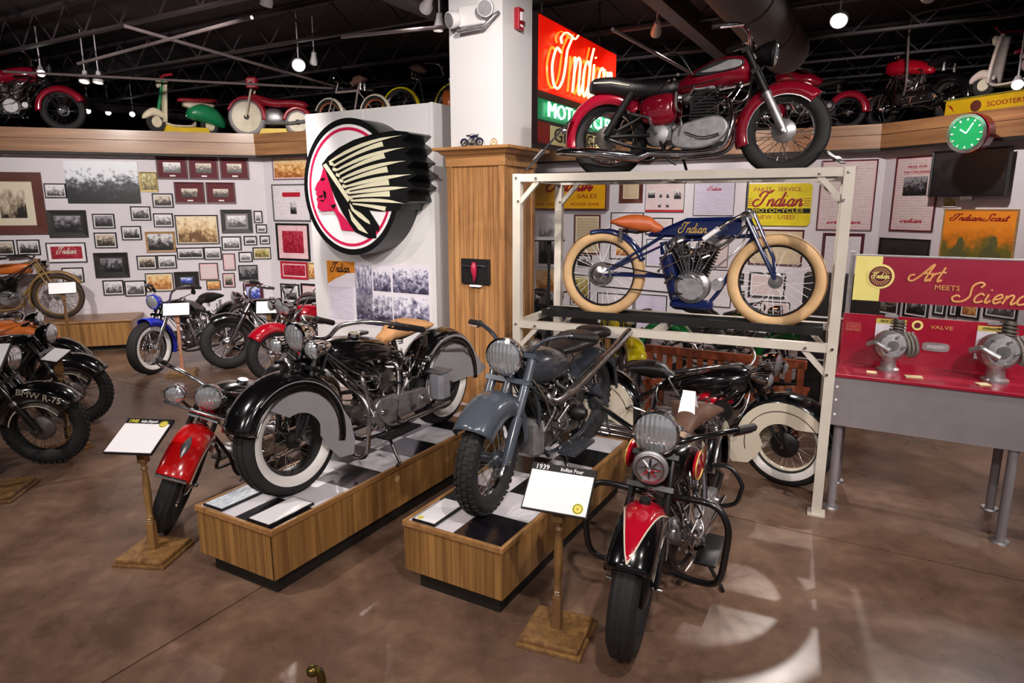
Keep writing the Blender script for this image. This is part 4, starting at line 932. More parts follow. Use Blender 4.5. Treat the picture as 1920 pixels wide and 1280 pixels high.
    def inline4(s, cx, cz, case, cyl, port):
        s.P(MB().box(cx - .30, cx + .24, -.105, .105, cz - .10, cz + .07, .04), 'crankcase', case)
        for k in range(4):
            x = cx + .16 - .105 * k
            c = s.finned(Vector((x, 0, cz + .06)), Vector((0, 0, 1)), .20, .058, 8, cyl, 'cylinder', case)
            s.P(MB().lathe([(0, .05), (.02, .05), (.024, .02), (.034, 0)], (x, .05, cz + .27), (0, 1, .45), 14), 'exhaust_port', port, c)
            s.P(MB().tube(cr([(x, -.05, cz + .22), (x, -.10, cz + .24), (x - .02, -.13, cz + .22)], 4), .014, 8), 'intake_stub', M_alu, c)
            s.P(MB().tube([(x - .03, .058, cz + .02), (x - .03, .058, cz + .24)], .006, 6), 'pushrod_tube', M_chrome2, c)
        s.P(MB().lathe([(0, -.02), (.085, -.02), (.09, 0), (.06, .02), (0, .025)], (cx + .25, 0, cz), (1, 0, 0), 26), 'timing_cover', case)
        s.P(MB().lathe([(0, 0), (.05, 0), (.055, .06), (.03, .1), (0, .1)], (cx - .26, .10, cz + .05), (0, 1, 0), 20), 'distributor', M_black)
        s.P(MB().box(cx - .46, cx - .29, -.1, .1, cz - .11, cz + .09, .03), 'gearbox', case)
    def ptwin(s, cx, cz, case, cyl, cov):
        s.P(MB().box(cx - .13, cx + .16, -.12, .12, cz - .12, cz + .08, .05), 'crankcase', case)
        c = MB()
        for k in range(9):
            z = cz + .08 + k * .021; w_ = .115 if k < 7 else .10; c.box(cx - .085, cx + .085, -w_, w_, z, z + .012)
        c.box(cx - .06, cx + .06, -.09, .09, cz + .07, cz + .27); s.P(c, 'cylinder_block', cyl, None, False, False)
        h = s.P(MB().box(cx - .08, cx + .08, -.105, .105, cz + .27, cz + .32, .015), 'cylinder_head', case)
        for sg in (-1, 1):
            for x in (-.055, .055): s.P(MB().lathe([(0, .025), (.02, .025), (.024, 0)], (cx + x, sg * .06, cz + .315), (0, 0, 1), 12), 'rocker_cap', M_chrome, h)
            s.P(MB().tube(cr([(cx + .08, sg * .05, cz + .22), (cx + .17, sg * .1, cz + .2), (cx + .21, sg * .14, cz + .05), (cx + .16, sg * .15, cz - .11), (cx, sg * .155, cz - .15), (cx - .3, sg * .16, cz - .15), (s.rx + .05, sg * .17, s.Rr - .12)], 5), .019, 10), 'exhaust_pipe', M_chrome)
            s.P(MB().tube([(s.rx + .34, sg * .17, cz - .15), (s.rx + .28, sg * .17, s.Rr - .155), (s.rx - .10, sg * .175, s.Rr - .11), (s.rx - .30, sg * .175, s.Rr - .10), (s.rx - .36, sg * .175, s.Rr - .1)], [.02, .036, .04, .034, .016], 14), 'silencer', M_chrome)
        pts = [(cx - .20, cz - .06), (cx - .15, cz - .11), (cx + .02, cz - .12), (cx + .15, cz - .06), (cx + .19, cz + .03), (cx + .12, cz + .10), (cx - .03, cz + .08), (cx - .17, cz + .03)]
        for sg in (-1, 1): bev(s.P(MB().prism([tuple(p) for p in [(q.x, q.y) for q in cr([Vector((a, b, 0)) for a, b in pts], 4, True)]], sg * .12, sg * .165), 'side_cover', cov, None, False, False), .014, 3)
        s.P(MB().lathe([(0, -.05), (.03, -.05), (.032, .0), (.02, .02), (.028, .05), (0, .05)], (cx - .13, -.06, cz + .24), (-1, -.2, 0), 16), 'carburettor', M_alu)
        s.gearbox(cx - .27, cz - .01, case, cov)
    # ---- seats and small fittings
    def saddle(s, mat, x, z, L=.30, w=.15, springs=True, nose=.045):
        o = s.P(MB().loft([sec(x + L * .55 - L * t, z + .018 * math.sin(t * 3.1) - (.02 if t < .2 else 0) + .03 * t * t, nose + (w - nose) * (t ** 1.3 if t < .86 else (.86 ** 1.3) * math.sqrt(max(0, 1 - ((t - .86) / .15) ** 2))), .018 + .045 * math.sin(min(1, t * 1.1) * math.pi) ** .6, 2.2, 20) for t in [k / 14 for k in range(15)]]), 'saddle', mat)
        s.P(MB().tube([(x + L * .3, 0, z - .03), (x + .02, 0, z - .05), (x - L * .3, 0, z - .03)], .012, 8), 'saddle_frame', M_frame, o)
        if springs:
            for sg in (-1, 1):
                pts = [(x - L * .22 + .02 * math.cos(k * .9), sg * w * .6 + .02 * math.sin(k * .9), z - .12 + .0022 * k) for k in range(46)]; s.P(MB().tube(pts, .004, 5), 'saddle_spring', M_chrome2, o)
        return o
    def footboards(s, mat, x=-.02, z=.2, L=.30, w=.10):
        for sg in (-1, 1):
            f = s.P(MB().box(x - L / 2, x + L / 2, sg * .21 - w / 2, sg * .21 + w / 2, z, z + .016, .004), 'footboard', mat)
            s.P(MB().tube([(x, sg * .1, z - .01), (x, sg * .21, z - .005)], .01, 8), 'footboard_arm', M_frame, f)
    def kickstand(s, x=.0, lean=0.0, y=.14):
        s.P(MB().tube([(x, y, .2), (x + .03, y + .10, .06), (x + .04, y + .14 , .012), (x + .09, y + .16, .012)], .011, 8), 'kickstand', M_frame)
    def rear_stand(s, mat=None):
        mb = MB(); mb.tube(cr([(s.rx, .13, s.Rr), (s.rx + .02, .15, .14), (s.rx - .05, .14, .02), (s.rx - .07, 0, .012), (s.rx - .05, -.14, .02), (s.rx + .02, -.15, .14), (s.rx, -.13, s.Rr)], 4), .011, 8); s.P(mb, 'rear_stand', mat or M_frame)
    def cables(s, n=7, mat=None, cx=0.0, cz=.5, side=1):
        r = s.rng
        for k in range(n):
            a = s.stem(s.top - .06, r.uniform(-.08, .08)); b = Vector((cx + r.uniform(-.25, .2), side * r.uniform(.06, .13), cz + r.uniform(-.15, .1)))
            m = (a + b) / 2 + Vector((r.uniform(-.02, .08), side * r.uniform(.02, .08), r.uniform(-.12, .05))); s.P(MB().tube(cr([a, m, b], 6), r.choice((.004, .005, .0065)), 6), 'cable', mat or M_black)
        for k in range(n):
            a = Vector((cx + r.uniform(-.3, .25), side * r.uniform(.08, .15), cz + r.uniform(-.28, .15))); b = a + Vector((r.uniform(-.18, .18), side * r.uniform(-.02, .03), r.uniform(-.18, .18))); m = (a + b) / 2 + Vector((r.uniform(-.05, .05), side * .03, r.uniform(-.04, .06)))
            s.P(MB().tube(cr([a, m, b], 5), r.choice((.005, .007, .009)), 6), 'oil_line', r.choice((M_chrome2, M_chrome2, M_alu, M_black)))
        for k in range(n):
            q = Vector((cx + r.uniform(-.3, .25), side * r.uniform(.09, .14), cz + r.uniform(-.3, .15))); s.P(MB().lathe([(0, .012), (.008, .012), (.012, .004), (.012, 0)], q, (0, side, 0), 8), 'fitting', r.choice((M_chrome, M_chrome2, M_alu)))
    def tail_lamp(s, a=160, gap=.05, mat=None, r=.03):
        e = Vector((math.cos(R_(a)), 0, math.sin(R_(a)))); q = Vector((s.rx, 0, s.Rr)) + e * (s.Rr + gap); l = s.P(MB().lathe([(0, -.04), (r * .6, -.04), (r, 0), (r, .012)], q, e, 16), 'tail_lamp', M_chrome)
        s.P(MB().lathe([(r * .95, .01), (r * .6, .02), (0, .024)], q, e, 16), 'tail_lens', mat or pm('red lens', '#a01018', .15), l)
    def crash(s, mat, x, y=.33, z0=.2, z1=.62, r=.016, name='crash_bar', fwd=.0):
        for sg in (-1, 1):
            s.P(MB().tube(cr([(x, sg * .05, z1), (x + fwd, sg * (y - .08), z1 + .02), (x + fwd, sg * y, z1 - .07), (x + fwd * .8, sg * y, (z0 + z1) / 2), (x + fwd * .4, sg * (y - .03), z0 + .05), (x - .03, sg * (y - .14), z0), (x - .06, sg * .08, z0)], 5), r, 10), name, mat)
def arcpts(R, a0, a1, n=14): return [(R * math.cos(R_(a0 + (a1 - a0) * k / n)), R * math.sin(R_(a0 + (a1 - a0) * k / n))) for k in range(n + 1)]
BAR_WIDE = [(0, .05, .03), (.02, .16, .08), (.12, .30, .09), (.33, .38, .02)]
BAR_FLAT = [(0, .06, .03), (0, .14, .07), (.06, .26, .08), (.17, .37, .05)]
BAR_APE = [(0, .07, .02), (-.02, .16, .15), (.04, .30, .22), (.22, .38, .18)]
BAR_DROP = [(0, .05, .0), (-.02, .12, .01), (.10, .24, -.06), (.24, .30, -.20)]

# ------------------------------------------------------------------ the two machines on pedestals
HB = HU + 180
M_skirtg = pm('grey skirt paint', '#8f8b90', .35, 0, var=.08, scale=5, coat=.3)
M_slate = pm('slate grey enamel', '#4d535d', .2, .1, var=.03, scale=4, coat=.5)
M_slate_d = pm('dark slate enamel', '#35383f', .26, .1, var=.04, scale=4, coat=.4)
M_redp = pm('cherry red enamel', '#a80c22', .14, 0, var=.1, scale=4, coat=.9, rvar=.05)
M_redb = pm('bright red enamel', '#c80f12', .18, 0, var=.08, scale=4, coat=.8, rvar=.05)
M_maroon = pm('maroon enamel', '#8c0e26', .14, .1, var=.1, scale=4, coat=.9, rvar=.05)
M_bluep = pm('deep blue enamel', '#101c4a', .18, 0, var=.15, scale=4, coat=.8, rvar=.05)
M_bluev = pm('vivid blue enamel', '#1c2cb0', .16, 0, var=.12, scale=4, coat=.8, rvar=.05)
M_creamp = pm('cream enamel', '#d8ccb8', .25, 0, var=.05, scale=4, coat=.6)
M_greenp = pm('green enamel', '#11662e', .2, 0, var=.1, coat=.7)
M_yellowp = pm('yellow enamel', '#d8c416', .2, 0, var=.1, coat=.7)
M_orangep = pm('orange enamel', '#c8682c', .3, 0, var=.15, coat=.5)
M_tanp = pm('tan frame enamel', '#8a6a3c', .4, 0, var=.2, coat=.3)

c1 = ped_pt(ped1, .40, .285)
b = Bike('classic_motorcycle', 'black skirted motorcycle with grey side skirts and tan saddle on the longer pedestal', c1, HB, wb=1.50, z0=HP - .003, R=.335, tr=.07, steer=-5, seed=3, lean=0)
b.wheel(True, ww=M_ww, rim=M_black, sp=M_alud, drum=.055, hub=M_black); b.wheel(False, ww=M_ww, rim=M_black, sp=M_alud, drum=.1, hub=M_black)
b.fender(True, M_blackp, 20, 196, gap=.065, w=.11, drop=.05, trim=M_chrome2)
b.skirt(True, M_skirtg, arcpts(.35, 48, 162, 14) + [(-.385, .02), (-.41, -.12), (-.39, -.20), (-.28, -.19), (-.20, -.10), (-.15, -.01)] + arcpts(.165, 160, 70, 10), .108)
b.fender(False, M_blackp, 22, 186, gap=.085, w=.12, drop=.05, trim=M_chrome2)
b.skirt(False, M_skirtg, arcpts(.375, 40, 150, 14) + [(-.42, .08), (-.50, .02), (-.40, -.02), (-.20, .0), (.06, .0), (.2, .04)], .118)
b.girder(M_frame, spring=False); b.leaf(M_frame)
b.frame(M_frame)
b.body('tank', M_blackp, [(.47, .78, .03, .05), (.42, .77, .10, .09), (.24, .755, .14, .105), (.0, .72, .13, .09), (-.16, .68, .07, .06), (-.22, .65, .02, .03)])
b.P(MB().lathe([(0, .02), (.035, .02), (.04, 0)], (.22, .05, .86), (0, .2, 1), 16), 'filler_cap', M_chrome)
b.P(MB().box(.06, .16, -.035, .035, .845, .865, .004), 'instrument_panel', M_chrome2)
b.saddle(M_leather_t, -.33, .80, L=.46, w=.185)
b.P(MB().tube([(-.2, 0, .82), (-.25, 0, .64)], .02, 10), 'seat_post', M_chrome2)
b.vtwin(.06, .34, (M_alud, M_iron, M_alu), 0.92, 21, pipe=M_chrome2)
b.P(MB().lathe([(0, -.03), (.075, -.03), (.085, 0), (.075, .03), (.03, .04), (0, .04)], (.04, .13, .54), (0, 1, 0), 28), 'air_cleaner', M_chrome2)
b.P(MB().box(-.57, -.43, .12, .25, .27, .50, .03), 'battery_box', pm('grey box paint', '#8b8a92', .35, .2), None)
b.P(MB().box(-.57, -.43, .117, .253, .485, .505, .004), 'box_lid', M_alu)
b.crash(M_chrome2, .36, y=.27, z0=.10, z1=.52, r=.014)
b.footboards(M_black, .0, .18, .34, .11); b.kickstand(.05)
b.bars(M_chrome2, [(0, .06, .03), (.03, .17, .11), (.16, .33, .12), (.46, .42, .03)], r=.0135, grip=.20)
b.lamp(.56, .19, .085); b.lamp(.50, .17, .055, name='spot_lamp', y=.16); b.lamp(.50, .17, .055, name='spot_lamp', y=-.16); b.horn(.38, .18, .05)
b.cables(16, M_black, .02, .55); b.cables(16, M_chrome2, .05, .48); b.cables(8, M_black, -.3, .5)
b.tail_lamp(150, .07); b.P(MB().tube([(-.62, .14, .62), (-.9, .16, .58), (-1.0, .12, .5)], .008, 8), 'guard_rail', M_chrome2)

c2 = ped_pt(ped2, .33, .28)
b = Bike('military_motorcycle', 'slate grey motorcycle with knobbly tyres and high exhaust on the shorter pedestal', c2, HB, wb=1.40, z0=HP - .003, R=.312, tr=.056, steer=6, seed=5)
b.wheel(True, rim=M_chrome, knob=True, sp=M_alud, drum=.055, hub=M_slate_d); b.wheel(False, rim=M_slate_d, knob=True, sp=M_alud, drum=.1, hub=M_slate_d)
b.fender(True, M_slate, 42, 176, gap=.06, w=.105, drop=.05, crown=.7); b.fender(False, M_slate_d, 30, 180, gap=.05, w=.10, drop=.04)
b.tele(M_slate, M_slate, L=.60, y=.105, r=.027, cover=M_slate_d); b.frame(M_slate_d)
b.body('tank', M_slate_d, [(.42, .74, .03, .05), (.38, .74, .12, .09), (.22, .735, .165, .115), (.02, .71, .15, .10), (-.12, .68, .09, .07), (-.18, .66, .03, .04)], e=2.3)
b.P(MB().lathe([(0, .025), (.035, .025), (.04, 0)], (.16, .0, .85), (0, 0, 1), 16), 'filler_cap', M_alud)
b.body('seat', M_leather_b, [(-.14, .75, .05, .02), (-.24, .76, .11, .04), (-.40, .77, .15, .05), (-.52, .78, .14, .05), (-.60, .78, .05, .03)])
b.body('pillion_pad', M_leather_b, [(-.60, .78, .05, .03), (-.68, .79, .11, .045), (-.82, .77, .11, .045), (-.90, .75, .04, .03)])
b.inline4(.08, .30, M_alud, M_iron, M_chrome)
b.P(MB().tube(cr([(.26, .13, .58), (.22, .17, .53), (.0, .19, .56), (-.3, .20, .63), (-.62, .21, .70), (-.92, .21, .77)], 5), [.022] * 8 + [.03] * 18, 14), 'high_exhaust', M_chrome2)
b.P(MB().box(.25, .36, -.13, .13, .20, .44, .03), 'front_casting', M_alu)
b.P(MB().box(-.12, .18, .17, .29, .19, .215, .004), 'foot_plate', M_slate_d); b.footboards(M_slate_d, .0, .18, .3, .1)
b.bars(M_slate_d, [(0, .07, .02), (.02, .16, .10), (.10, .28, .13), (.20, .40, .11)], grip=.14)
b.lamp(.54, .15, .105, depth=1.1); b.cables(14, M_black, .05, .5); b.cables(12, M_alud, .0, .4); b.kickstand(.1); b.rear_stand(M_slate_d); b.tail_lamp(150, .06)
b.P(MB().tube(cr([(.33, .08, .64), (.33, .12, .5), (.31, .11, .3), (.2, .12, .18)], 5), .014, 8), 'down_pipe', M_slate_d)
b.P(MB().box(-.52, -.30, -.16, -.09, .45, .66, .02), 'tool_box', M_slate_d)

# ------------------------------------------------------------------ red and black machine on the floor in front
c3 = G(1183, 1214)
b = Bike('cruiser_motorcycle', 'black motorcycle with red mudguard panel and black crash bars on the bare floor', c3, HB - 2, wb=1.52, R=.335, tr=.064, steer=7, seed=7, top=.66)
b.wheel(True, rim=M_black, sp=M_alud, drum=.1, hub=M_black); b.wheel(False, rim=M_black, sp=M_alud, drum=.1, hub=M_black)
f = b.fender(True, M_blackp, 38, 176, gap=.045, w=.105, drop=.055, trim=M_chrome2, crown=.75)
def spear(front, mat, a0, a1, gap, wmax, name, edge):
    R = b.R if front else b.Rr; cx = b.fx if front else b.rx; L_, Rr_ = [], []; n = 16; w = .105; crown = .75
    for k in range(n + 1):
        t = k / n; a = R_(a0 + (a1 - a0) * t); e = Vector((math.cos(a), 0, math.sin(a))); y = wmax * min(1, (t * 1.7) ** .8); row = []
        for j in range(9):
            yy = y * (j / 4 - 1); q = math.asin(max(-1, min(1, yy / w))); row.append(Vector((cx, yy, R)) + e * (R + gap + .006 + crown * w * (math.cos(q) - 1)))
        L_.append(row)
    mb = MB(); mb.add([p for r_ in L_ for p in r_], [(i * 9 + k, i * 9 + k + 1, (i + 1) * 9 + k + 1, (i + 1) * 9 + k) for i in range(n) for k in range(8)])
    o = b.P(mb, name, mat, f, front); solid(o, .003)
    for j in (0, 8): b.P(MB().tube([r_[j] for r_ in L_], .004, 6), 'pinstripe', edge, f, front)
spear(True, M_redp, 42, 150, .045, .1, 'red_panel', M_creamp)
b.P(MB().lathe([(0, .02), (.022, .02), (.028, 0)], (b.fx - .06, 0, b.R * 2 + .05), (.2, 0, 1), 14), 'mudguard_lamp', M_black, f, True)
0 and b.P(MB().tube(cr([(b.fx + .30, -.12, .47), (b.fx + .335, -.06, .44), (b.fx + .34, 0, .43), (b.fx + .335, .06, .44), (b.fx + .30, .12, .47)], 4), .012, 8), 'bumper', M_chrome2, f, True)
b.fender(False, M_blackp, 20, 190, gap=.05, w=.11, drop=.05, trim=M_chrome2)
b.girder(M_frame, y=.10, L=.62); b.frame(M_frame, r=.018)
b.body('tank', M_blackp, [(.47, .80, .03, .05), (.43, .79, .12, .10), (.24, .78, .17, .12), (.0, .75, .15, .11), (-.18, .71, .08, .07), (-.24, .69, .02, .03)])
for sg in (-1, 1):
    pts = [(.29 + .10 * math.cos(a), .785 + .07 * math.sin(a)) for a in [k * math.pi / 12 for k in range(24)]]
    o = b.P(MB().prism(pts, sg * .160, sg * .178), 'tank_panel', M_redp, None, False, False); bev(o, .006); b.P(MB().tube([(x, sg * .178, z) for x, z in pts], .004, 6, closed=True), 'panel_trim', M_gold, o)
b.P(MB().lathe([(0, .02), (.04, .02), (.045, 0)], (.22, .07, .885), (0, .25, 1), 18), 'filler_cap', M_chrome)
b.P(MB().lathe([(0, .03), (.05, .03), (.06, 0)], (.12, 0, .87), (0, 0, 1), 22), 'speedometer', M_chrome)
b.saddle(M_leather_br, -.28, .84, L=.44, w=.19)
b.vtwin(.08, .35, (M_alu, M_alud, M_alu), 0.95, 22, pipe=M_chrome)
b.crash(M_frame, .44, y=.355, z0=.22, z1=.65, r=.017, fwd=.03); b.crash(M_frame, -.48, y=.28, z0=.22, z1=.48, r=.014)
b.footboards(M_black, .02, .19, .36, .12)
b.bars(M_blackp, [(0, .06, .02), (.04, .16, .05), (.16, .30, .07), (.34, .42, .06)], r=.014, grip=.14)
b.lamp(.68, .20, .105); b.horn(.52, .17, .082, M_alu, True)
b.cables(14, M_black, .1, .52); b.cables(16, M_chrome2, .1, .48); b.kickstand(.0); b.tail_lamp(150, .07)
b.P(MB().tube(cr([(.34, .13, .80), (.38, .16, .7), (.34, .15, .5)], 4), .008, 8), 'hand_shift', M_chrome); b.P(MB().lathe([(0, -.02), (.018, -.01), (.02, .0), (.018, .012), (0, .02)], (.30, .20, 1.0), (0, 0, 1), 12), 'shift_knob', M_chrome)
b.P(MB().tube([(.2, .16, .6), (.22, .19, .8), (.30, .20, 1.0)], .007, 8), 'shift_lever', M_chrome2)
FB = b
# small folded silver card standing on the saddle
q = b.root.location + head_dir(HB - 2) * .0
bb_ = Bike.__dict__
tc_ = thing('folded_card', 'folded silver card standing on the brown saddle', 'card', Vector((b.root.location.x, b.root.location.y, .872)) + head_dir(HB - 2) * -.20, yaw(HB - 2))
for sg in (-1, 1):
    o = mk(MB().add([(-.055 * sg + .0, -.05, 0), (-.055 * sg, .05, 0), (0, .035, .15), (0, -.035, .15)], [(0, 1, 2, 3)]), 'leaf', M_chrome2 if sg < 0 else M_paper, tc_, False); solid(o, .003)
o = mk(MB().add([(.028, -.02, .04), (.028, .02, .04), (.016, 0, .1)], [(0, 1, 2)]), 'card_print', M_black, tc_, False); solid(o, .008)

# ------------------------------------------------------------------ cream and black machine under the rack
c4 = G(1468, 908)
b = Bike('skirted_motorcycle', 'cream and black skirted motorcycle with whitewall tyres under the cream rack', c4, HV + 2, wb=1.48, R=.335, tr=.062, steer=-8, seed=9)
b.wheel(True, ww=M_ww, rim=M_creamp, sp=M_chrome2, drum=.1, drumside=-1, hub=M_black); b.wheel(False, ww=M_ww, rim=M_creamp, sp=M_chrome2, hub=M_black)
b.fender(True, M_blackp, 14, 195, gap=.05, w=.11, drop=.05, trim=M_chrome2)
b.skirt(True, M_creamp, arcpts(.34, 30, 165, 16) + [(-.385, -.02), (-.40, -.15), (-.36, -.20), (-.24, -.18), (-.17, -.10), (-.14, -.01)] + arcpts(.18, 160, 60, 10), .109)
b.fender(False, M_blackp, 20, 190, gap=.05, w=.115, drop=.05, trim=M_chrome2)
b.skirt(False, M_creamp, arcpts(.345, 25, 155, 16) + [(-.42, .04), (-.44, -.06), (-.34, -.10), (-.1, -.04), (.2, -.10), (.32, -.04)], .114)
b.girder(M_frame, spring=False); b.leaf(M_frame); b.frame(M_frame)
b.body('tank', M_blackp, [(.47, .77, .03, .05), (.43, .76, .11, .10), (.24, .745, .15, .11), (.0, .70, .13, .09), (-.20, .64, .06, .05), (-.26, .62, .02, .02)])
b.body('tank_side_panel', M_redp, [(.34, .60, .03, .03), (.28, .60, .1, .06), (.18, .60, .13, .07), (.08, .60, .1, .05), (.04, .60, .03, .02)])
b.saddle(M_leather_b, -.34, .74, L=.40, w=.16)
b.vtwin(.06, .34, (M_alu, M_alud, M_alu), 0.92, 21, pipe=M_chrome)
for sg in (-1, 1):
    for k in range(3): b.P(MB().tube([(-.25, sg * .17, .2 + .035 * k), (-.6, sg * .19, .21 + .04 * k), (-1.1, sg * .19, .22 + .05 * k)], [.014, .02, .018], 10), 'exhaust_pipe', M_chrome)
    b.P(MB().lathe([(0, .02), (.075, .02), (.085, 0), (.075, -.02)], (.30, sg * .17, .55), (0, sg, 0), 26), 'horn_disc', M_black); 
b.footboards(M_black, .0, .19, .32, .11)
b.bars(M_chrome2, [(0, .06, .03), (.03, .17, .08), (.16, .33, .08), (.40, .40, .02)], r=.0135, grip=.16)
b.lamp(.56, .20, .09); b.lamp(.50, .17, .05, name='spot_lamp', y=.17); b.lamp(.50, .17, .05, name='spot_lamp', y=-.17)
b.cables(14, M_black, .05, .55, -1); b.cables(14, M_chrome2, .05, .5, -1); b.kickstand(.0); b.tail_lamp(150, .07)
b.P(MB().lathe([(0, .03), (.03, .03), (.034, 0)], (b.fx - .02, 0, b.R * 2 + .055), (1, 0, .3), 14), 'mudguard_lamp', M_chrome, None, True)

# ------------------------------------------------------------------ machines on the rack
def rack_pt(px, py, z):          # where the line of sight crosses the centre plane of the rack
    n = -UR; p0 = RK + UR * RD / 2; r = ray(px, py); o = Vector((0, 0, CAMH)); t = (p0 - o).dot(n) / r.dot(n); q_ = o + r * t; return Vector((q_.x, q_.y, z))
TZ2 = RM + .037; TZ1 = RT - .028
f1, r1 = rack_pt(1470, 247, 0), rack_pt(1142, 262, 0); wb5 = (f1 - r1).length
b = Bike('british_style_motorcycle', 'dark red motorcycle with chrome tank badge on top of the rack', f1, HR, wb=wb5, z0=TZ1, R=.295, tr=.05, steer=0, seed=11, rake=27, top=.56)
K5 = wb5 / 1.4
b.wheel(True, rim=M_chrome, sp=M_chrome, drum=.08, drumside=-1, hub=M_alu); b.wheel(False, rim=M_chrome, sp=M_chrome, drum=.09, drumside=-1, hub=M_alud)
b.fender(True, M_maroon, 48, 200, gap=.035, w=.078, drop=.04, crown=.7, trim=M_chrome2); b.fender(False, M_maroon, 38, 196, gap=.05, w=.09, drop=.04, crown=.7)
b.tele(M_black, M_alu, L=.60, y=.095, r=.026); b.frame(M_black)
b.body('tank', M_maroon, [(.40, .70, .03, .05), (.36, .71, .12, .09), (.20, .705, .15, .105), (.02, .66, .13, .085), (-.10, .625, .07, .05), (-.15, .61, .02, .02)])
for sg in (-1, 1):
    pts = [(q_.x, q_.y) for q_ in cr([Vector(p) for p in ((.34, .76, 0), (.20, .77, 0), (.08, .73, 0), (.02, .68, 0), (.14, .68, 0), (.32, .71, 0))], 4, True)]
    o = b.P(MB().prism(pts, sg * .139, sg * .158), 'tank_panel', M_black, None, False, False); bev(o, .004)
    pts = [(q_.x, q_.y) for q_ in cr([Vector(p) for p in ((.33, .755, 0), (.26, .765, 0), (.17, .735, 0), (.06, .695, 0), (.2, .695, 0), (.32, .715, 0))], 4, True)]
    o2 = b.P(MB().prism(pts, sg * .158, sg * .166), 'tank_badge', M_alu, o, False, False); bev(o2, .004)
b.body('dual_seat', M_leather_b, [(-.10, .63, .07, .05), (-.16, .625, .11, .065), (-.32, .62, .125, .07), (-.46, .635, .13, .075), (-.58, .665, .13, .07), (-.72, .675, .11, .06), (-.78, .67, .04, .035)], e=3)
b.P(MB().tube([(-.44, .133, .65), (-.58, .133, .68), (-.72, .112, .69)], .006, 6), 'seat_piping', M_creamp); b.P(MB().tube([(-.44, -.133, .65), (-.58, -.133, .68), (-.72, -.112, .69)], .006, 6), 'seat_piping', M_creamp)
for sg in (-1, 1):
    b.body('oil_tank' if sg > 0 else 'side_panel', M_maroon, [(-.10, .48, .02, .05, sg * .10), (-.13, .48, .05, .10, sg * .10), (-.22, .47, .06, .11, sg * .10), (-.32, .47, .05, .09, sg * .10), (-.36, .47, .02, .05, sg * .10)], e=2.8)
    b.P(MB().tube([(-.42, sg * .14, .60), (b.rx + .02, sg * .14, .31)], .028, 14), 'shock_absorber', M_black); b.P(MB().tube([(-.54, sg * .14, .44), (b.rx + .02, sg * .14, .31)], .02, 12), 'shock_rod', M_chrome)
    b.P(MB().tube([(-.28, sg * .11, .3), (b.rx, sg * .12, b.Rr)], .018, 10), 'swing_arm', M_black)
b.ptwin(.08, .31, M_alu, M_iron, M_alu)
b.bars(M_chrome, [(0, .06, .03), (.0, .15, .12), (.06, .28, .16), (.20, .36, .14)], grip=.13)
b.lamp(.50, .14, .085, shell=M_black); b.cables(6, M_black, .1, .6, -1); b.cables(5, M_chrome2, .05, .5, -1); b.tail_lamp(168, .09); b.kickstand(-.1)
b.P(MB().tube(cr([(-.02, -.17, .30), (.10, -.19, .26), (.22, -.2, .28)], 4), .009, 8), 'gear_pedal', M_chrome)
# tie-down straps of the top machine
M_strap = pm('black strap webbing', '#161416', .7)
def strap(a, b_, label):
    t = thing('tie_down_strap', label, 'strap', a, 0); d = b_ - a
    mk(MB().bar((0, 0, 0), d, .03, .006), 'webbing', M_strap, t, False); mk(MB().bar(d * .62, d * .8, .036, .022), 'ratchet', M_chrome2, t, False)
tz = RT + .02
strap(r1 + VR * .26 + Vector((0, 0, TZ1 + .45)) - UR * .12, RK + VR * (RL - .06) + Vector((0, 0, tz)), 'black tie-down strap from the red tail to the rack corner by the column')
strap(f1 - VR * .26 + Vector((0, 0, TZ1 + .16)) - UR * .06, RK + VR * .04 + Vector((0, 0, tz)), 'short black strap from the red front wheel to the rack')

f2, r2 = rack_pt(1455, 524, 0), rack_pt(1131, 517, 0); wb6 = (f2 - r2).length
b = Bike('board_track_racer', 'dark blue board track racer with tan tyres on the lower rack tray', f2, HR, wb=wb6, z0=TZ2, R=.337, tr=.041, steer=0, seed=13, rake=27)
for fr in (True, False): b.wheel(fr, tire=M_cream_r, rim=M_black, sp=M_paper, hub=M_chrome2, nsp=28, sr=.002, **({'drum': .0} if fr else {'drum': .095, 'drumside': -1}))
b.top = .52; top = b.stem(.50); bot = b.stem(.36); mb = MB(); sx = b.rx + .52
mb.tube([top, (sx, 0, .70)], .016, 10); mb.tube([bot, (sx + .02, 0, .61)], .015, 10); mb.tube([top + b.ax * .05, bot - b.ax * .05], .026, 12)
mb.tube(cr([(sx + .04, 0, .70), (sx + .03, 0, .50), (sx + .13, 0, .2), (sx + .24, 0, .1), (b.fx - .50, 0, .1), (b.fx - .38, 0, .26), (b.fx - .28, 0, .48), bot], 5), .015, 10)
for sg in (-1, 1): mb.tube([(sx, sg * .03, .68), (b.rx, sg * .07, b.Rr)], .011, 8); mb.tube([(sx + .1, sg * .05, .34), (b.rx, sg * .07, b.Rr)], .012, 8); mb.tube([(sx + .02, sg * .03, .61), (b.rx, sg * .07, b.Rr)], .008, 8)
b.P(mb, 'frame', M_bluep)
t6 = b.P(MB().loft([[(x, y, z) for y, z in ((-w, z0 + .02), (-w, z1 - .03), (-w + .03, z1), (w - .03, z1), (w, z1 - .03), (w, z0 + .02), (w - .03, z0), (-w + .03, z0))] for x, w, z0, z1 in ((top.x - .03, .045, .645, .78), (top.x - .1, .06, .64, .79), (top.x - .42, .06, .635, .78), (top.x - .60, .05, .635, .70), (sx - .16, .035, .635, .665))]), 'tank', M_bluep, None, False, False)
for sg in (-1, 1):
    sm, sw = script('Indian', .036, .0036); sm.v = [Vector((p.x, p.y, p.z)) for p in sm.v]
    if sg > 0: sm.v = [Vector((-p.x, -p.y, p.z)) for p in sm.v]
    o = b.P(sm, 'tank_script', M_gold, t6); o.location = (top.x - .37, sg * .062, .672)
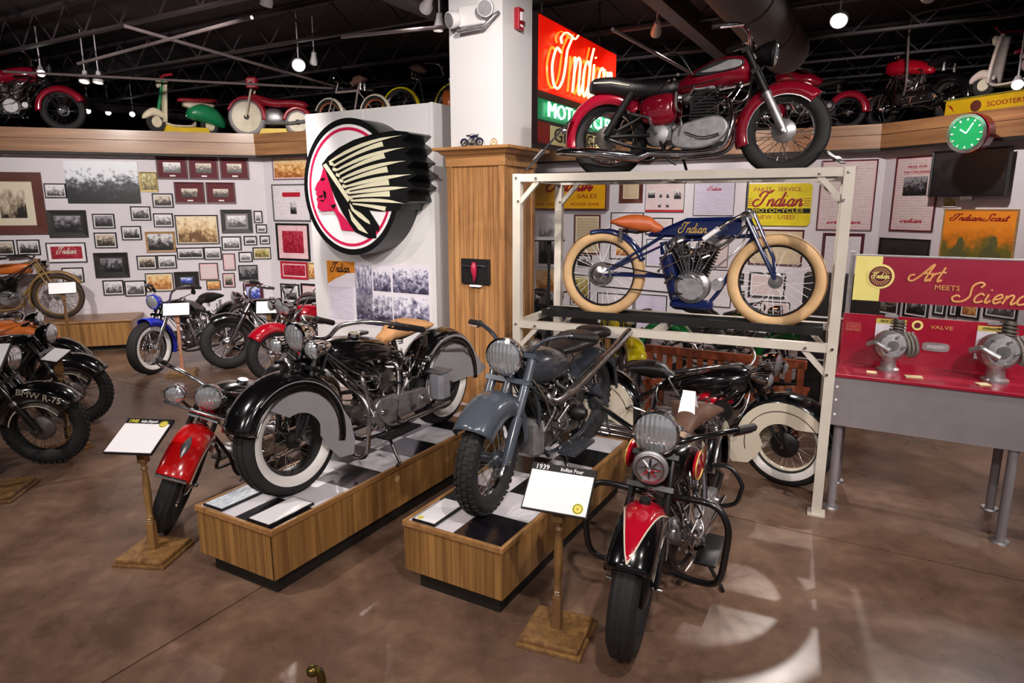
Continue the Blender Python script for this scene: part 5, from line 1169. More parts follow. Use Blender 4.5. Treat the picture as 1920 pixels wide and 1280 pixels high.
b.saddle(pm('orange brown leather', '#b85a2c', .4, var=.15), b.rx + .24, .715, L=.40, w=.12, nose=.03)
b.vtwin(.06, .275, (M_alu, M_iron, M_alu), 0.98, 22, magneto=True, gear=False)
for k in range(8): b.P(MB().tube([(.06 + .012 * k - .05, -.085, .34), (.06 + (.055 * k - .19), -.08, .60)], .005, 6), 'valve_rod', M_chrome)
b.P(MB().tube([(b.rx + .50, 0, .50), (b.rx + .60, 0, .17)], .062, 16), 'oil_canister', M_bluep); b.P(MB().tube([(b.rx + .47, 0, .60), (b.rx + .495, 0, .51)], [.03, .045], 14), 'canister_neck', M_bluep)
b.P(MB().box(-.10, .22, -.055, .055, .09, .17, .025), 'sump_guard', M_bluep)
for sg in (-1, 1):
    f_ = b.P(MB().tube([b.stem(.0, sg * .055), b.stem(.2, sg * .055), b.stem(.50, sg * .05)], [.010, .015, .015], 8), 'fork_leg', M_bluep, None, True); b.P(MB().tube([b.stem(.0, sg * .055), b.stem(.16, sg * .055, .05), b.stem(.52, sg * .04, .055)], .009, 8), 'fork_truss', M_bluep, f_, True)
b.P(MB().tube([b.stem(0, -.09), b.stem(0, .09)], .009, 8), 'axle', M_chrome2, None, True)
b.bars(M_chrome, [(-.02, .04, .02), (-.02, .12, .02), (.10, .24, -.05), (.24, .28, -.16)], grip=.12, gmat=M_paper, levers=False)
a0 = b.stem(.52); b.P(MB().tube([a0, a0 + Vector((0, 0, .24))], .008, 8), 'steering_rod', M_chrome)
f_ = b.fender(False, M_bluep, 20, 108, gap=.02, w=.045, drop=.01, name='rear_mudguard')
mb = MB(); mb.tube([(b.rx, -.075, b.Rr + .095), (-.0, -.09, .33)], .006, 6); mb.tube([(b.rx, -.075, b.Rr - .095), (-.0, -.09, .22)], .006, 6); b.P(mb, 'drive_chain', M_iron)
b.P(MB().lathe([(.075, -.003), (.095, -.003), (.095, .003), (.075, .003), (.075, -.003)], (b.rx, -.085, b.Rr), (0, 1, 0), 36), 'sprocket', M_chrome2)
b.cables(6, M_chrome2, .05, .5, -1)

# ================================================================== OTHER MACHINES ON THE FLOOR
def std(b, paint, tank2=None, seat=None, frm=None, ww=None, fenders=(20, 186), skirt=None, lampr=.085, bars=BAR_WIDE, chrome=M_chrome, tele=False, cab=6, side=1, ftrim=None, ffront=None, seatz=.80, k=.92, cast=0, pipes=True, lampm=None, rim=None, knob=False, gm=None):
    frm = frm or M_frame
    b.wheel(True, ww=ww, rim=rim or chrome, sp=chrome, drum=.08, hub=chrome, cast=cast, knob=knob); b.wheel(False, ww=ww, rim=rim or chrome, sp=chrome, drum=.08, hub=chrome, cast=cast, knob=knob)
    b.fender(True, ffront or paint, fenders[0], fenders[1], gap=.045, w=.10, drop=.045, trim=ftrim); b.fender(False, paint, 20, 186, gap=.05, w=.105, drop=.045, trim=ftrim)
    if skirt:
        b.skirt(True, skirt, arcpts(.33, 40, 160, 12) + [(-.36, 0), (-.36, -.14), (-.26, -.16), (-.18, -.05)] + arcpts(.22, 150, 60, 8), .1)
    b.frame(frm)
    (b.tele(chrome, chrome, y=.10) if tele else b.girder(frm, spring=True))
    b.body('tank', tank2 or paint, [(.46, .78, .03, .05), (.42, .77, .11, .095), (.24, .76, .15, .11), (.0, .72, .13, .095), (-.16, .67, .07, .06), (-.22, .65, .02, .03)])
    b.P(MB().lathe([(0, .02), (.035, .02), (.04, 0)], (.2, .04, .865), (0, .1, 1), 16), 'filler_cap', chrome)
    b.saddle(seat or M_leather_b, -.32, seatz, L=.42, w=.16)
    b.vtwin(.06, .33, (M_alu, M_alud, chrome), k, 21, pipe=chrome if pipes else None)
    b.bars(chrome, bars, grip=.14, gmat=gm); b.lamp(.54, .18, lampr, shell=lampm)
    b.footboards(M_black, .0, .19, .3, .1); b.kickstand(.0); b.tail_lamp(150, .07)
    if cab: b.cables(cab, M_black, .05, .52, side); b.cables(cab, chrome, .05, .45, side)
    return b
# red mudguard machine beyond the longer pedestal
b = Bike('dresser_motorcycle', 'black motorcycle with bright red front mudguard standing beyond the longer pedestal', G(332, 986), 197, wb=1.48, R=.33, tr=.06, steer=30, lean=-8, seed=21)
std(b, M_blackp, fenders=(32, 172), ffront=M_redb, ftrim=M_creamp, bars=[(0, .06, .02), (.0, .18, .06), (.06, .34, .06), (.22, .44, .0)], lampr=.085, cab=8)
A_ = [52 + 28 * k / 8 for k in range(9)]
b.P(MB().tube([Vector((b.fx, 0, b.R)) + Vector((math.cos(R_(a)), 0, math.sin(R_(a)))) * (b.R + .042) for a in A_], [.002, .012, .02, .025, .026, .023, .017, .01, .002], 12), 'mudguard_badge', M_alu, None, True)
b.P(MB().tube(cr([b.stem(.44, -.24, .16), b.stem(.44, -.1, .17), b.stem(.44, .1, .17), b.stem(.44, .24, .16)], 4), .011, 10), 'lamp_bar', M_chrome, None, True)
for y in (-.19, .19): b.lamp(.50, .19, .06, y=y, name='spot_lamp')
b.P(MB().tube([Vector((b.fx, 0, b.R)) + Vector((math.cos(R_(33)) * (b.R + .05), y, math.sin(R_(33)) * (b.R + .05))) for y in (-.09, -.05, 0, .05, .09)], .012, 8), 'mudguard_tip', M_chrome2, None, True)

# two black shaft-drive machines at the left
def shaft_bike(c, label, seed, txt=None):
    b = Bike('shaft_drive_motorcycle', label, c, 75, wb=1.44, R=.325, tr=.055, steer=-10, seed=seed, group=None)
    b.wheel(True, rim=M_black, sp=M_alud, drum=.10, drumside=-1, hub=M_alud, knob=True); b.wheel(False, rim=M_black, sp=M_alud, drum=.1, drumside=-1, hub=M_alud)
    f = b.fender(True, M_blackp, 36, 170, gap=.05, w=.11, drop=.10, crown=.6, trim=M_creamp); b.fender(False, M_blackp, 20, 185, gap=.05, w=.11, drop=.08, trim=M_creamp)
    b.tele(M_blackp, M_blackp, L=.60, y=.10, r=.028, cover=M_chrome2); b.frame(M_frame)
    b.body('tank', M_blackp, [(.44, .78, .03, .05), (.40, .78, .11, .10), (.22, .77, .15, .12), (.0, .74, .13, .10), (-.18, .69, .06, .06)])
    for sg in (-1, 1): b.P(MB().tube(cr([(.38, sg * .12, .74), (.2, sg * .152, .70), (0, sg * .135, .66)], 5), .005, 6), 'tank_stripe', M_creamp)
    b.saddle(M_leather_b, -.28, .78, L=.34, w=.15); b.saddle(M_leather_b, -.66, .84, L=.30, w=.13)
    for sg in (-1, 1): b.finned(Vector((.08, sg * .12, .40)), Vector((0, sg, 0)), .18, .075, 8, M_alud, 'cylinder', M_alu)
    b.P(MB().box(-.16, .26, -.13, .13, .24, .52, .05), 'engine_block', M_alu); b.P(MB().box(-.40, -.17, -.1, .1, .25, .47, .03), 'gearbox', M_alud)
    b.P(MB().tube([(-.36, -.12, .34), (b.rx, -.12, .33)], .028, 12), 'shaft_housing', M_frame)
    b.bars(M_blackp, BAR_FLAT, grip=.13); b.lamp(.56, .17, .095, shell=M_blackp); b.cables(8, M_black, .1, .55, -1); b.kickstand(.0)
    b.P(MB().tube(cr([(.10, -.28, .38), (.22, -.24, .28), (.1, -.18, .2), (-.5, -.18, .2), (-1.0, -.18, .24)], 5), .022, 10), 'exhaust_pipe', M_chrome2)
    if txt:
        a = R_(74); mid = Vector((b.fx, -.118, b.R)) + Vector((math.cos(a), 0, math.sin(a))) * (b.R - .035)
        me = text_mesh(txt, .052, .0015); me.transform(Matrix.Translation((mid.x - .02, mid.y - .004, mid.z + .005))); me.transform(Matrix.Translation(mid) @ Matrix.Rotation(R_(16), 4, 'Y') @ Matrix.Translation(-mid)); me.transform(b.M)
        o = mk(me, 'lettering', M_creamp, f)
    return b
shaft_bike(G(96, 868), 'black shaft drive motorcycle lettered along its white edged front mudguard', 23, 'BMW R-75')
shaft_bike(G(152, 792), 'black shaft drive motorcycle without lettering beside the lettered one', 25)
# orange machine with a pointed fairing
b = Bike('faired_motorcycle', 'orange motorcycle with a pointed nose fairing behind the black machines', G(118, 748), 75, wb=1.4, R=.32, tr=.05, seed=27)
std(b, M_blackp, tank2=M_orangep, cab=4, side=-1, seatz=.78)
b.body('nose_fairing', M_orangep, [(.02, .72, .18, .10), (.2, .76, .2, .12), (.42, .76, .17, .09), (.62, .72, .09, .05), (.76, .68, .012, .012)])
b.body('fairing_belly', M_black, [(.1, .64, .16, .05), (.4, .68, .14, .05), (.62, .68, .07, .035), (.72, .67, .012, .01)])
for k in range(6): b.P(MB().tube([(.05 + .05 * k, -.2, .80 - .008 * k), (.10 + .05 * k, -.23, .70)], .008, 6), 'leather_fringe', (M_redb, M_paper, M_orangep)[k % 3])
# bench along the left wall and the board tracker on it
Wl = WALL['wall_left']
bq = G(252, 655); rzA = math.atan2(da.y, da.x)
bh = thing('wall_bench', 'low wooden display bench against the left wall', 'bench', bq, rzA)
dirn = Vector((-da.y, da.x, 0))
gapw = (Wl.p - bq).dot(-Wl.n) - .03
for x0 in (-4.2, -2.8, -1.4): mk(MB().box(x0 + .003, x0 + 1.397, 0, .03, .08, .42), 'front_panel', M_ped, bh, False)
mk(MB().box(-.03, 0, .03, gapw, .08, .42), 'end_panel', M_ped, bh, False); mk(MB().box(-4.1, -.08, .08, gapw, 0, .08), 'plinth', M_dark, bh, False)
bev(mk(MB().box(-4.22, .02, -.02, gapw, .42, .446), 'top_board', M_pedh, bh, False))
c = bq + da * -.98 + dirn * (gapw * .5)
b = Bike('board_tracker', 'tan and orange board track motorcycle displayed on the wall bench', c, 72.9, wb=1.36, z0=.446, R=.33, tr=.032, seed=29, rake=26)
for fr in (True, False): b.wheel(fr, tire=pm('brown rubber', '#3a2c22', .7), rim=M_tanp, sp=M_chrome2, hub=M_alud)
b.fender(True, M_tanp, 30, 205, gap=.045, w=.045, drop=.01); b.fender(False, M_tanp, 10, 200, gap=.045, w=.05, drop=.01)
b.frame(M_tanp, r=.014); b.girder(M_tanp, y=.06, L=.58, r=.01)
b.body('tank', M_orangep, [(.40, .74, .03, .05), (.36, .74, .07, .07), (.10, .74, .08, .075), (-.14, .72, .06, .06), (-.22, .71, .02, .03)], e=3.2)
b.saddle(M_leather_br, -.36, .80, L=.36, w=.13); b.vtwin(.05, .33, (M_alu, M_iron, M_alu), .9, 21); b.bars(M_black, [(0, .05, .02), (.02, .14, .05), (.18, .27, .05), (.40, .30, .02)], grip=.14); b.lamp(.46, .13, .055); b.cables(8, M_black, .05, .5, -1); b.rear_stand(M_tanp)

# three modern machines in the corner
b = Bike('cruiser_motorcycle', 'cruiser with vivid blue mudguard and headlamp near the wall bench', G(287, 700), 196, wb=1.55, R=.33, tr=.066, steer=0, seed=31)
std(b, M_blackp, ww=M_ww, tele=True, bars=BAR_APE, lampm=M_bluev, ffront=M_bluev, cab=10, fenders=(80, 200), lampr=.09)
for sg in (-1, 1): 
    m_ = b.P(MB().tube([b.stem(.62, sg * .12), b.stem(.78, sg * .30, -.08)], .005, 6), 'mirror_stalk', M_chrome, None, True); b.P(MB().lathe([(0, -.012), (.03, -.01), (.038, 0), (.03, .006), (0, .007)], b.stem(.80, sg * .31, -.08), (-1, 0, 0), 16), 'mirror', M_black, m_, True)
b = Bike('cruiser_motorcycle', 'black cruiser with chromed wheels between the blue and the red cruisers', G(432, 690), 236, wb=1.55, R=.34, tr=.07, steer=0, seed=33)
std(b, M_blackp, tele=True, bars=BAR_APE, cab=9, fenders=(58, 190), cast=10, lampr=.09)
b.P(MB().loft([[(-.55 - .02 * t, y, .86 + .30 * t) for y in (-.14, .14)] + [(-.59 - .02 * t, y, .86 + .30 * t) for y in (.14, -.14)] for t in (0, .5, .9, 1)]), 'back_rest', M_leather_b)
b = Bike('cruiser_motorcycle', 'red cruiser covered in chrome beside the white display board', Vector((-2.86, 7.72, 0)), 226, wb=1.52, R=.33, tr=.064, steer=6, seed=35)
std(b, M_redp, ww=None, tele=True, bars=BAR_APE, cab=12, fenders=(40, 190), lampr=.10)
for y in (-.17, .17): b.lamp(.52, .19, .06, y=y, name='spot_lamp')
for sg in (-1, 1): b.P(MB().tube([b.stem(.30, sg * .14, .06), b.stem(.9, sg * .22, -.02)], .008, 8), 'windscreen_strut', M_chrome, None, True)
b.P(MB().lathe([(0, .05), (.07, .045), (.105, .0), (.11, -.06), (.1, -.12)], (-.5, 0, .98), (0, 0, 1), 22), 'red_helmet', M_redb); b.P(MB().lathe([(.111, -.03), (.112, -.05), (.111, -.07)], (-.5, 0, .98), (0, 0, 1), 22), 'helmet_band', M_creamp)

# machines beyond the rack
b = Bike('yellow_motorcycle', 'motorcycle with a bright yellow front mudguard behind the grey one', Vector((1.27, 6.95, 0)), 180, wb=1.45, R=.32, tr=.055, steer=6, seed=41)
std(b, M_yellowp, cab=5, fenders=(30, 165), seatz=.72)
b = Bike('green_motorcycle', 'green tanked motorcycle behind the slatted bench', Vector((3.12, 7.32, 0)), HV + 4, wb=1.42, R=.32, tr=.05, seed=43)
std(b, M_greenp, cab=5, side=-1, fenders=(25, 185))
b = Bike('red_motorcycle', 'red motorcycle between the slatted bench and the wall of posters', Vector((4.05, 7.55, 0)), 200, wb=1.45, R=.32, tr=.055, seed=45)
std(b, M_redp, cab=5, bars=BAR_FLAT)
b = Bike('grey_motorcycle', 'dark motorcycle standing behind the oak column', Vector((.62, 8.6, 0)), 170, wb=1.4, R=.32, tr=.05, seed=47)
std(b, M_slate_d, cab=4, bars=BAR_FLAT)
stand(Vector((.98, 6.62, 0)), 'stand with a long white card near the yellow mudguard', hgt=.82, board=(.32, .12), rz=COLRZ, tilt=62)
stand(Vector((.42, 7.55, 0)), 'tall dark stand seen edge on beside the oak column', hgt=1.72, board=(.34, .2), rz=COLRZ + R_(30), tilt=8, baseW=.26, post=M_black)
# slatted bench
s0 = Vector((1.30, 6.30, 0)); s1 = Vector((2.56, 5.58, 0)); L_ = (s1 - s0).length
sb = thing('slatted_bench', 'red brown slatted wooden bench behind the rack', 'bench', s0, math.atan2((s1 - s0).y, (s1 - s0).x))
mk(MB().box(0, L_, -.02, .02, .66, .74, .006), 'top_rail', M_red_wood, sb, False); mk(MB().box(0, L_, -.02, .02, .34, .40), 'lower_rail', M_red_wood, sb, False)
n = 15
slm = MB().box(-.027, .027, -.009, .009, .30, .67).mesh('slat', False); slm.materials.append(M_red_wood)
for k in range(n): mk(slm, 'slat', None, sb).location = (L_ * (k + .5) / n, 0, 0)
for k in range(5): mk(MB().box(0, L_, .05 + .09 * k, .12 + .09 * k, .36, .385), 'seat_slat', M_red_wood, sb, False)
for x in (.02, L_ - .07):
    for y in (0, .42): mk(MB().box(x, x + .05, y - .02, y + .04, 0, .72 if y == 0 else .38), 'leg', M_red_wood, sb, False)
# black cabinet
ck = thing('black_cabinet', 'black cabinet with white shelf lines behind the tan wheel', 'cabinet', Vector((2.93, 6.48, 0)), COLRZ)
bev(mk(MB().box(-.06, .62, 0, .28, 0, 1.40), 'body', M_black, ck, False), .006); 
for z in (.55, .98): mk(MB().box(-.06, .62, -.012, .0, z, z + .015), 'shelf_edge', M_paper, ck, False)
for x in (-.05, .285): mk(MB().box(x, x + .325, -.01, 0, .06, .53), 'door', M_black, ck, False)

# ================================================================== NEON SIGN
NP = DP(1008, 20, 6.85); NZ1 = NP.z; NZ0 = DP(1008, 270, 6.85).z; NLn = 2.1
ns = thing('neon_sign', 'glowing red and green neon sign hung beside the column', 'neon sign', (NP.x, NP.y, NZ0), math.atan2(UU.y, UU.x))
# local x along U, visible face looks along -V, which is local -y
nh = NZ1 - NZ0
mk(MB().box(0, NLn, .0, .22, 0, nh), 'housing', pm('sign housing', '#241014', .5), ns, False)
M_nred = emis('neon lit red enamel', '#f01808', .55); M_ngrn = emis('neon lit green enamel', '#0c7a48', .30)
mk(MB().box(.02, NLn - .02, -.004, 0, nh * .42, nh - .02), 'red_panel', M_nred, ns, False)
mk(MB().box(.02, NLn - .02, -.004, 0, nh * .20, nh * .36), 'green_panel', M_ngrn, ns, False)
mk(MB().box(.30, NLn - .02, -.004, 0, .02, nh * .17), 'cream_panel', pm('sign cream panel', '#c8bc88', .5), ns, False)
mk(MB().box(.02, .28, -.004, 0, .02, nh * .18), 'dark_red_panel', pm('sign dark red', '#7c1410', .5), ns, False)
M_tube = emis('yellow white neon tube', '#ffd890', 3.2); M_tubeo = emis('orange neon tube', '#ff7a20', 1.6); M_tubeg = emis('green white neon tube', '#a8ffd8', 2.6)
for off, mt, rr in ((-.05, M_tube, .013), (-.02, M_tubeo, .012)):
    sm, sw = script('Indian', .38, rr, slant=.22, flat=1.0); k_ = 1.66 / sw
    sm.v = [Vector((p.x * k_, p.y, min(p.z, .38) + max(0, p.z - .38) * .42)) for p in sm.v]; o = mk(sm, 'neon_script', mt, ns); o.location = (1.02 - (.06 if off > -.03 else 0), off - .02, nh * .47)
letters('MOTOCYCLES', ns, M_tubeg, (1.06, -.03, nh * .28), .15, width=1.75, depth=.008, name='neon_lettering')
letters('GEORGE', ns, M_black, (.98, -.006, nh * .095), .15, width=1.2, depth=.002, name='painted_lettering')
for x in (.3, NLn - .3): mk(MB().tube([(x, .11, nh), (x, .11, CEILZ - NZ0)], .014, 8), 'hanger', M_steelk, ns)

# ================================================================== FRAMED PICTURES
PH = {'bw': photo('grey photograph', '#1c1a1c', '#6e6a6c', '#d8d4d6', 4, .5, .35), 'bwl': photo('pale grey photograph', '#4a4648', '#a8a4a6', '#e6e2e4', 4, .5, .2), 'bwd': photo('dark photograph', '#141214', '#3e3a40', '#98949a', 4, .4, .4),
      'sep': photo('sepia photograph', '#6a4a2c', '#c8a474', '#ecd8b4', 4, .4, .3), 'blue': photo('blue photograph', '#232c74', '#5868c8', '#d4dcf4', 4, .3, .4), 'tan': photo('tan advert', '#9c5c30', '#d8a060', '#ecd0a0', 4, .3, .3),
      'olive': photo('olive picture', '#4c4020', '#9c8840', '#d8cc90', 4, .2, .3), 'warm': photo('warm brown photograph', '#2c2420', '#7c6e60', '#d0c4b4', 4, .5, .3), 'red': photo('red printed sheet', '#7c1022', '#a41a34', '#c04a58', 7, .1, .6),
      'txt': printed('text page', '#e4dce0', '#a89ca4', 22, 5), 'txtp': printed('pink text page', '#dcc8c8', '#a88c90', 26, 5), 'txtl': printed('lavender text page', '#d4cce0', '#a898ac', 20, 4), 'txts': printed('tan text page', '#cdb898', '#9c8468', 12, 4),
      'crowd': photo('crowd photograph', '#16161c', '#50505c', '#e0e2ea', 4, .75, .5, (2.2, 1, 1.4)), 'garage': photo('garage photograph', '#241c18', '#a09078', '#d8ccb8', 2.5, .35, .1), 'dark': photo('dark blank', '#18161a', '#242024', '#302c30', 3), 'sun': photo('sunset print', '#6c6428', '#d87c1c', '#f09028', 2.2, .9, .1)}
FM = {'k': M_black, 'kb': pm('black oak moulding', '#201a18', .4), 'm': pm('maroon moulding', '#4c141c', .4), 'br': pm('red brown moulding', '#5a2a20', .38, coat=.3), 'g': pm('gilt moulding', '#a08850', .4, .4), 't': wood('tan moulding', '#8c6434', '#b48c54', 'X', 1.5), 'w': M_paper, 'r': pm('red moulding', '#b01c30', .4), 'gy': pm('grey moulding', '#5c585c', .4)}
MT = {'w': pm('white mount', '#e6e0e2', .7, var=.02), 'c': pm('cream mount', '#d8ccb4', .7, var=.02), 'm': pm('maroon mount', '#5c1220', .7, var=.04), 'g': pm('grey mount', '#8c888c', .7), 'k': pm('black mount', '#2a282a', .7), 'p': pm('pink mount', '#e0b8bc', .7)}
def pic(wall, rect, fr, fw, mt, mw, ph_, label, group=None, name='framed_picture', cat='framed picture', depth=.022, off=0.0):
    W = WALL[wall]; x0, y0, x1, y1 = rect; cx_, cy_ = (x0 + x1) / 2, (y0 + y1) / 2
    sA, _, _ = hit(W, x0, cy_); sB, _, _ = hit(W, x1, cy_); _, zT, _ = hit(W, cx_, y0); _, zB, qb = hit(W, cx_, y1); sC = (sA + sB) / 2
    w_, h_ = sB - sA, zT - zB; ppm = (x1 - x0) / w_
    o = W.p + W.h * sC + W.n * (.002 + off); t = thing(name, label, cat, (o.x, o.y, zB), math.atan2(W.h.y, W.h.x), group)
    f = max(.008, fw / ppm); m = mw / ppm
    if fw > 0:
        mb = MB(); P = [(-w_ / 2, 0), (w_ / 2, 0), (w_ / 2, h_), (-w_ / 2, h_)]; I = [(-w_ / 2 + f, f), (w_ / 2 - f, f), (w_ / 2 - f, h_ - f), (-w_ / 2 + f, h_ - f)]
        vs_ = [(a, 0, c) for a, c in P] + [(a, -depth, c) for a, c in P] + [(a, -depth * .8, c) for a, c in I] + [(a, 0, c) for a, c in I]
        fs = []
        for k in range(4):
            j = (k + 1) % 4; fs += [(k, j, 4 + j, 4 + k), (4 + k, 4 + j, 8 + j, 8 + k), (8 + k, 8 + j, 12 + j, 12 + k), (12 + k, 12 + j, j, k)]
        mb.add(vs_, fs); mk(mb, 'moulding', FM[fr], t, False)
    else: f = 0
    if mw > 0: mk(MB().box(-w_ / 2 + f, w_ / 2 - f, -depth * .45, -.001, f, h_ - f), 'mount', MT[mt], t, False)
    g = f + m; mk(MB().box(-w_ / 2 + g, w_ / 2 - g, -depth * .6, -.001, g, h_ - g), 'picture', PH[ph_], t, False)
    t['wd'] = w_; t['ht'] = h_; return t
def L2(x0, y0, x1, y1): return (x0 / 3.2, y0 / 3.2 + 260, x1 / 3.2, y1 / 3.2 + 260)
WLn, WC = 'wall_left', 'wall_corner'
SB = ('small thin black framed photograph among the many on the left wall', 'small photographs on the left wall')
pic(WLn, L2(-120, 200, 270, 575), 'br', 20, 'c', 16, 'garage', 'largest brown framed photograph of an old garage')
pic(WLn, L2(395, 135, 835, 388), 'k', 0, 'w', 0, 'crowd', 'big unframed print of a hall full of people', name='canvas_print')
pic(WLn, L2(838, 200, 945, 318), 'g', 3, 'w', 0, 'olive', 'gilt framed olive picture beside the big hall print')
lab5 = ['maroon framed photograph, first of the upper row of three', 'maroon framed photograph, middle of the upper row of three', 'maroon framed photograph, last of the upper row of three', 'maroon framed photograph of the lower pair, under the first two', 'maroon framed photograph of the lower pair, under the last two']
for r_, lb, p_ in zip(((938, 103, 1125, 243), (1133, 108, 1310, 245), (1320, 110, 1492, 245), (1048, 260, 1228, 390), (1238, 262, 1412, 390)), lab5, ('bwl', 'warm', 'warm', 'warm', 'warm')):
    t = pic(WLn, L2(*r_), 'm', 3, 'm', 10, p_, lb, 'maroon framed photographs'); mk(MB().box(-.04, .04, -.016, -.008, t['ht'] * .12, t['ht'] * .18), 'caption_plate', M_paper, t, False)
for r_, p_, lb in (((290, 428, 525, 592), 'bwd', 'thick black framed grey photograph beside the large garage picture'), ((568, 683, 773, 832), 'bwd', 'thick black framed grey photograph above two small pale ones'), ((1327, 425, 1513, 565), 'bwl', 'thick black framed pale photograph beside the big sepia one'), ((1048, 797, 1195, 900), 'blue', 'thick black framed blue photograph behind the blue cruiser')):
    pic(WLn, L2(*r_), 'kb', 8, 'k' if p_ != 'bwl' else 'g', 4, p_, lb)
pic(WLn, L2(1055, 457, 1312, 632), 'k', 2, 'c', 2, 'sep', 'big sepia street photograph in a thin black frame')
pic(WLn, L2(876, 557, 1053, 680), 't', 4, 'w', 0, 'bw', 'tan wood framed bluish photograph beside the big sepia one')
t = pic(WLn, L2(282, 623, 520, 742), 'k', 2, 'w', 6, 'red', 'white mounted red script sign in a thin black frame')
sm, sw = script('Indian', .045, .006); mk(sm, 'script_lettering', M_creamp, t).location = (0, -.02, t['ht'] * .45)
pic(WLn, L2(875, 805, 1042, 915), 'k', 1.5, 'c', 3, 'tan', 'orange and tan advertisement behind the blue cruiser')
pic(WLn, L2(1197, 745, 1310, 845), 'k', 1.5, 'p', 3, 'txtp', 'pink paper sheet above the black cruiser')
pic(WLn, L2(1338, 688, 1412, 788), 'k', 1.5, 'p', 3, 'txtp', 'narrow pink sheet in a thin frame')
pic(WLn, L2(1337, 805, 1410, 890), 'k', 1.5, 'p', 3, 'warm', 'narrow brownish pink picture low on the left wall')
pic(WLn, L2(1460, 868, 1580, 975), 'm', 4, 'm', 2, 'blue', 'maroon framed vivid blue picture low on the left wall')
pic(WLn, L2(1240, 850, 1325, 905), 'k', 1.5, 'w', 0, 'tan', 'small orange picture low behind the black cruiser')
pic(WLn, L2(1432, 757, 1547, 850), 'k', 2, 'w', 0, 'bwd', 'dark group photograph low on the left wall near the corner')
pic(WLn, L2(1517, 650, 1627, 722), 'k', 2, 'c', 2, 'olive', 'thin framed yellowish picture nearest the wall corner')
for r_, p_ in (((268, 268, 400, 355), 'bwl'), ((915, 328, 1040, 413), 'warm'), ((785, 405, 905, 490), 'bw'), ((922, 447, 1040, 530), 'bwl'), ((557, 450, 690, 538), 'bwd'), ((730, 523, 850, 607), 'bw'), ((568, 562, 703, 655), 'warm'),
               ((1523, 432, 1575, 505), 'bwl'), ((1535, 513, 1602, 565), 'bwl'), ((1330, 585, 1448, 668), 'bwl'), ((1463, 583, 1542, 638), 'bw'), ((1558, 580, 1620, 632), 'bw'), ((-60, 608, 90, 700), 'warm'), ((105, 605, 243, 697), 'bw'),
               ((1062, 652, 1225, 722), 'bw'), ((1225, 648, 1330, 725), 'bwl'), ((1432, 678, 1515, 738), 'bwl'), ((823, 700, 942, 783), 'warm'), ((945, 697, 1060, 778), 'bwl'), ((375, 772, 505, 860), 'bwl'), ((620, 848, 745, 937), 'bwl'), ((750, 850, 877, 943), 'bwl')):
    pic(WLn, L2(*r_), 'k', 2.2, 'w', 2.0, p_, SB[0], SB[1])
# corner wall
pic(WC, L2(1640, 105, 1850, 245), 'gy', 1, 'p', 2, 'tan', 'peach coloured certificate under the ledge by the round sign')
t = pic(WC, L2(1640, 272, 1865, 495), 'gy', 2, 'w', 0, 'txt', 'white poster with a red heading beside the round sign'); mk(MB().box(-t['wd'] * .22, t['wd'] * .25, -.017, -.012, t['ht'] * .66, t['ht'] * .78), 'heading', FM['r'], t, False); mk(MB().box(-.02, .1, -.017, -.012, t['ht'] * .2, t['ht'] * .55), 'figure_print', PH['bw'], t, False)
pic(WC, L2(1665, 507, 1860, 730), 'k', 3, 'p', 8, 'red', 'black framed red poster below the white one')
pic(WC, L2(1690, 737, 1850, 840), 'r', 3, 'p', 2, 'red', 'small red framed red print under the black framed poster')
pic(WC, L2(1853, 745, 1935, 838), 't', 2, 'w', 0, 'tan', 'small orange picture next to the red framed print')
pic(WC, L2(1690, 870, 1800, 985), 'k', 2, 'w', 3, 'bw', 'thin black framed photograph behind the red cruiser'); pic(WC, L2(1812, 870, 1940, 1010), 'k', 3, 'p', 3, 'txtp', 'pinkish poster low on the corner wall beside the display board')
# middle wall behind the rack
WM, WR = 'wall_middle', 'wall_right'
def boxsign(wall, rect, depth, label, name, mat):
    W = WALL[wall]; x0, y0, x1, y1 = rect; cx_, cy_ = (x0 + x1) / 2, (y0 + y1) / 2
    sA, _, _ = hit(W, x0, cy_, depth); sB, _, _ = hit(W, x1, cy_, depth); _, zT, _ = hit(W, cx_, y0, depth); _, zB, _ = hit(W, cx_, y1, depth)
    o = W.p + W.h * (sA + sB) / 2 + W.n * .002; t = thing(name, label, 'sign', (o.x, o.y, zB), math.atan2(W.h.y, W.h.x)); w_, h_ = sB - sA, zT - zB
    return t, w_, h_
M_syel = pm('sign yellow', '#e0a410', .35, var=.08, coat=.3); M_slem = pm('enamel lemon yellow', '#d8c41a', .35, var=.12, coat=.3); M_sdr = pm('dark red lettering', '#8c1420', .4)
t, w_, h_ = boxsign(WM, (1001, 322, 1137, 393), .14, 'yellow box sign with red script above the posters', 'box_sign', M_syel)
mk(MB().box(-w_ / 2, w_ / 2, -.14, 0, 0, h_), 'box', FM['br'], t, False); mk(MB().box(-w_ / 2 + .02, w_ / 2 - .02, -.145, -.139, .02, h_ - .02), 'face_panel', M_syel, t, False)
sm, sw = script('Indian', h_ * .19, .016); sm.v = [Vector((p.x * (w_ * .62 / sw), p.y, p.z)) for p in sm.v]; mk(sm, 'script_lettering', M_sdr, t).location = (.0, -.148, h_ * .50)
mk(MB().prism([(-.02, h_ * .50), (w_ * .33, h_ * .56), (w_ * .33, h_ * .62), (-.02, h_ * .53)], -.150, -.146), 'underline', M_sdr, t, False)
letters('SALES', t, M_sdr, (w_ * .25, -.148, h_ * .35), .07, width=w_ * .26); letters('DIAL 5-4240', t, M_sdr, (-w_ * .30, -.148, h_ * .14), .05, width=w_ * .32); letters('MOTOR ZONE', t, M_sdr, (w_ * .22, -.148, h_ * .14), .05, width=w_ * .38)
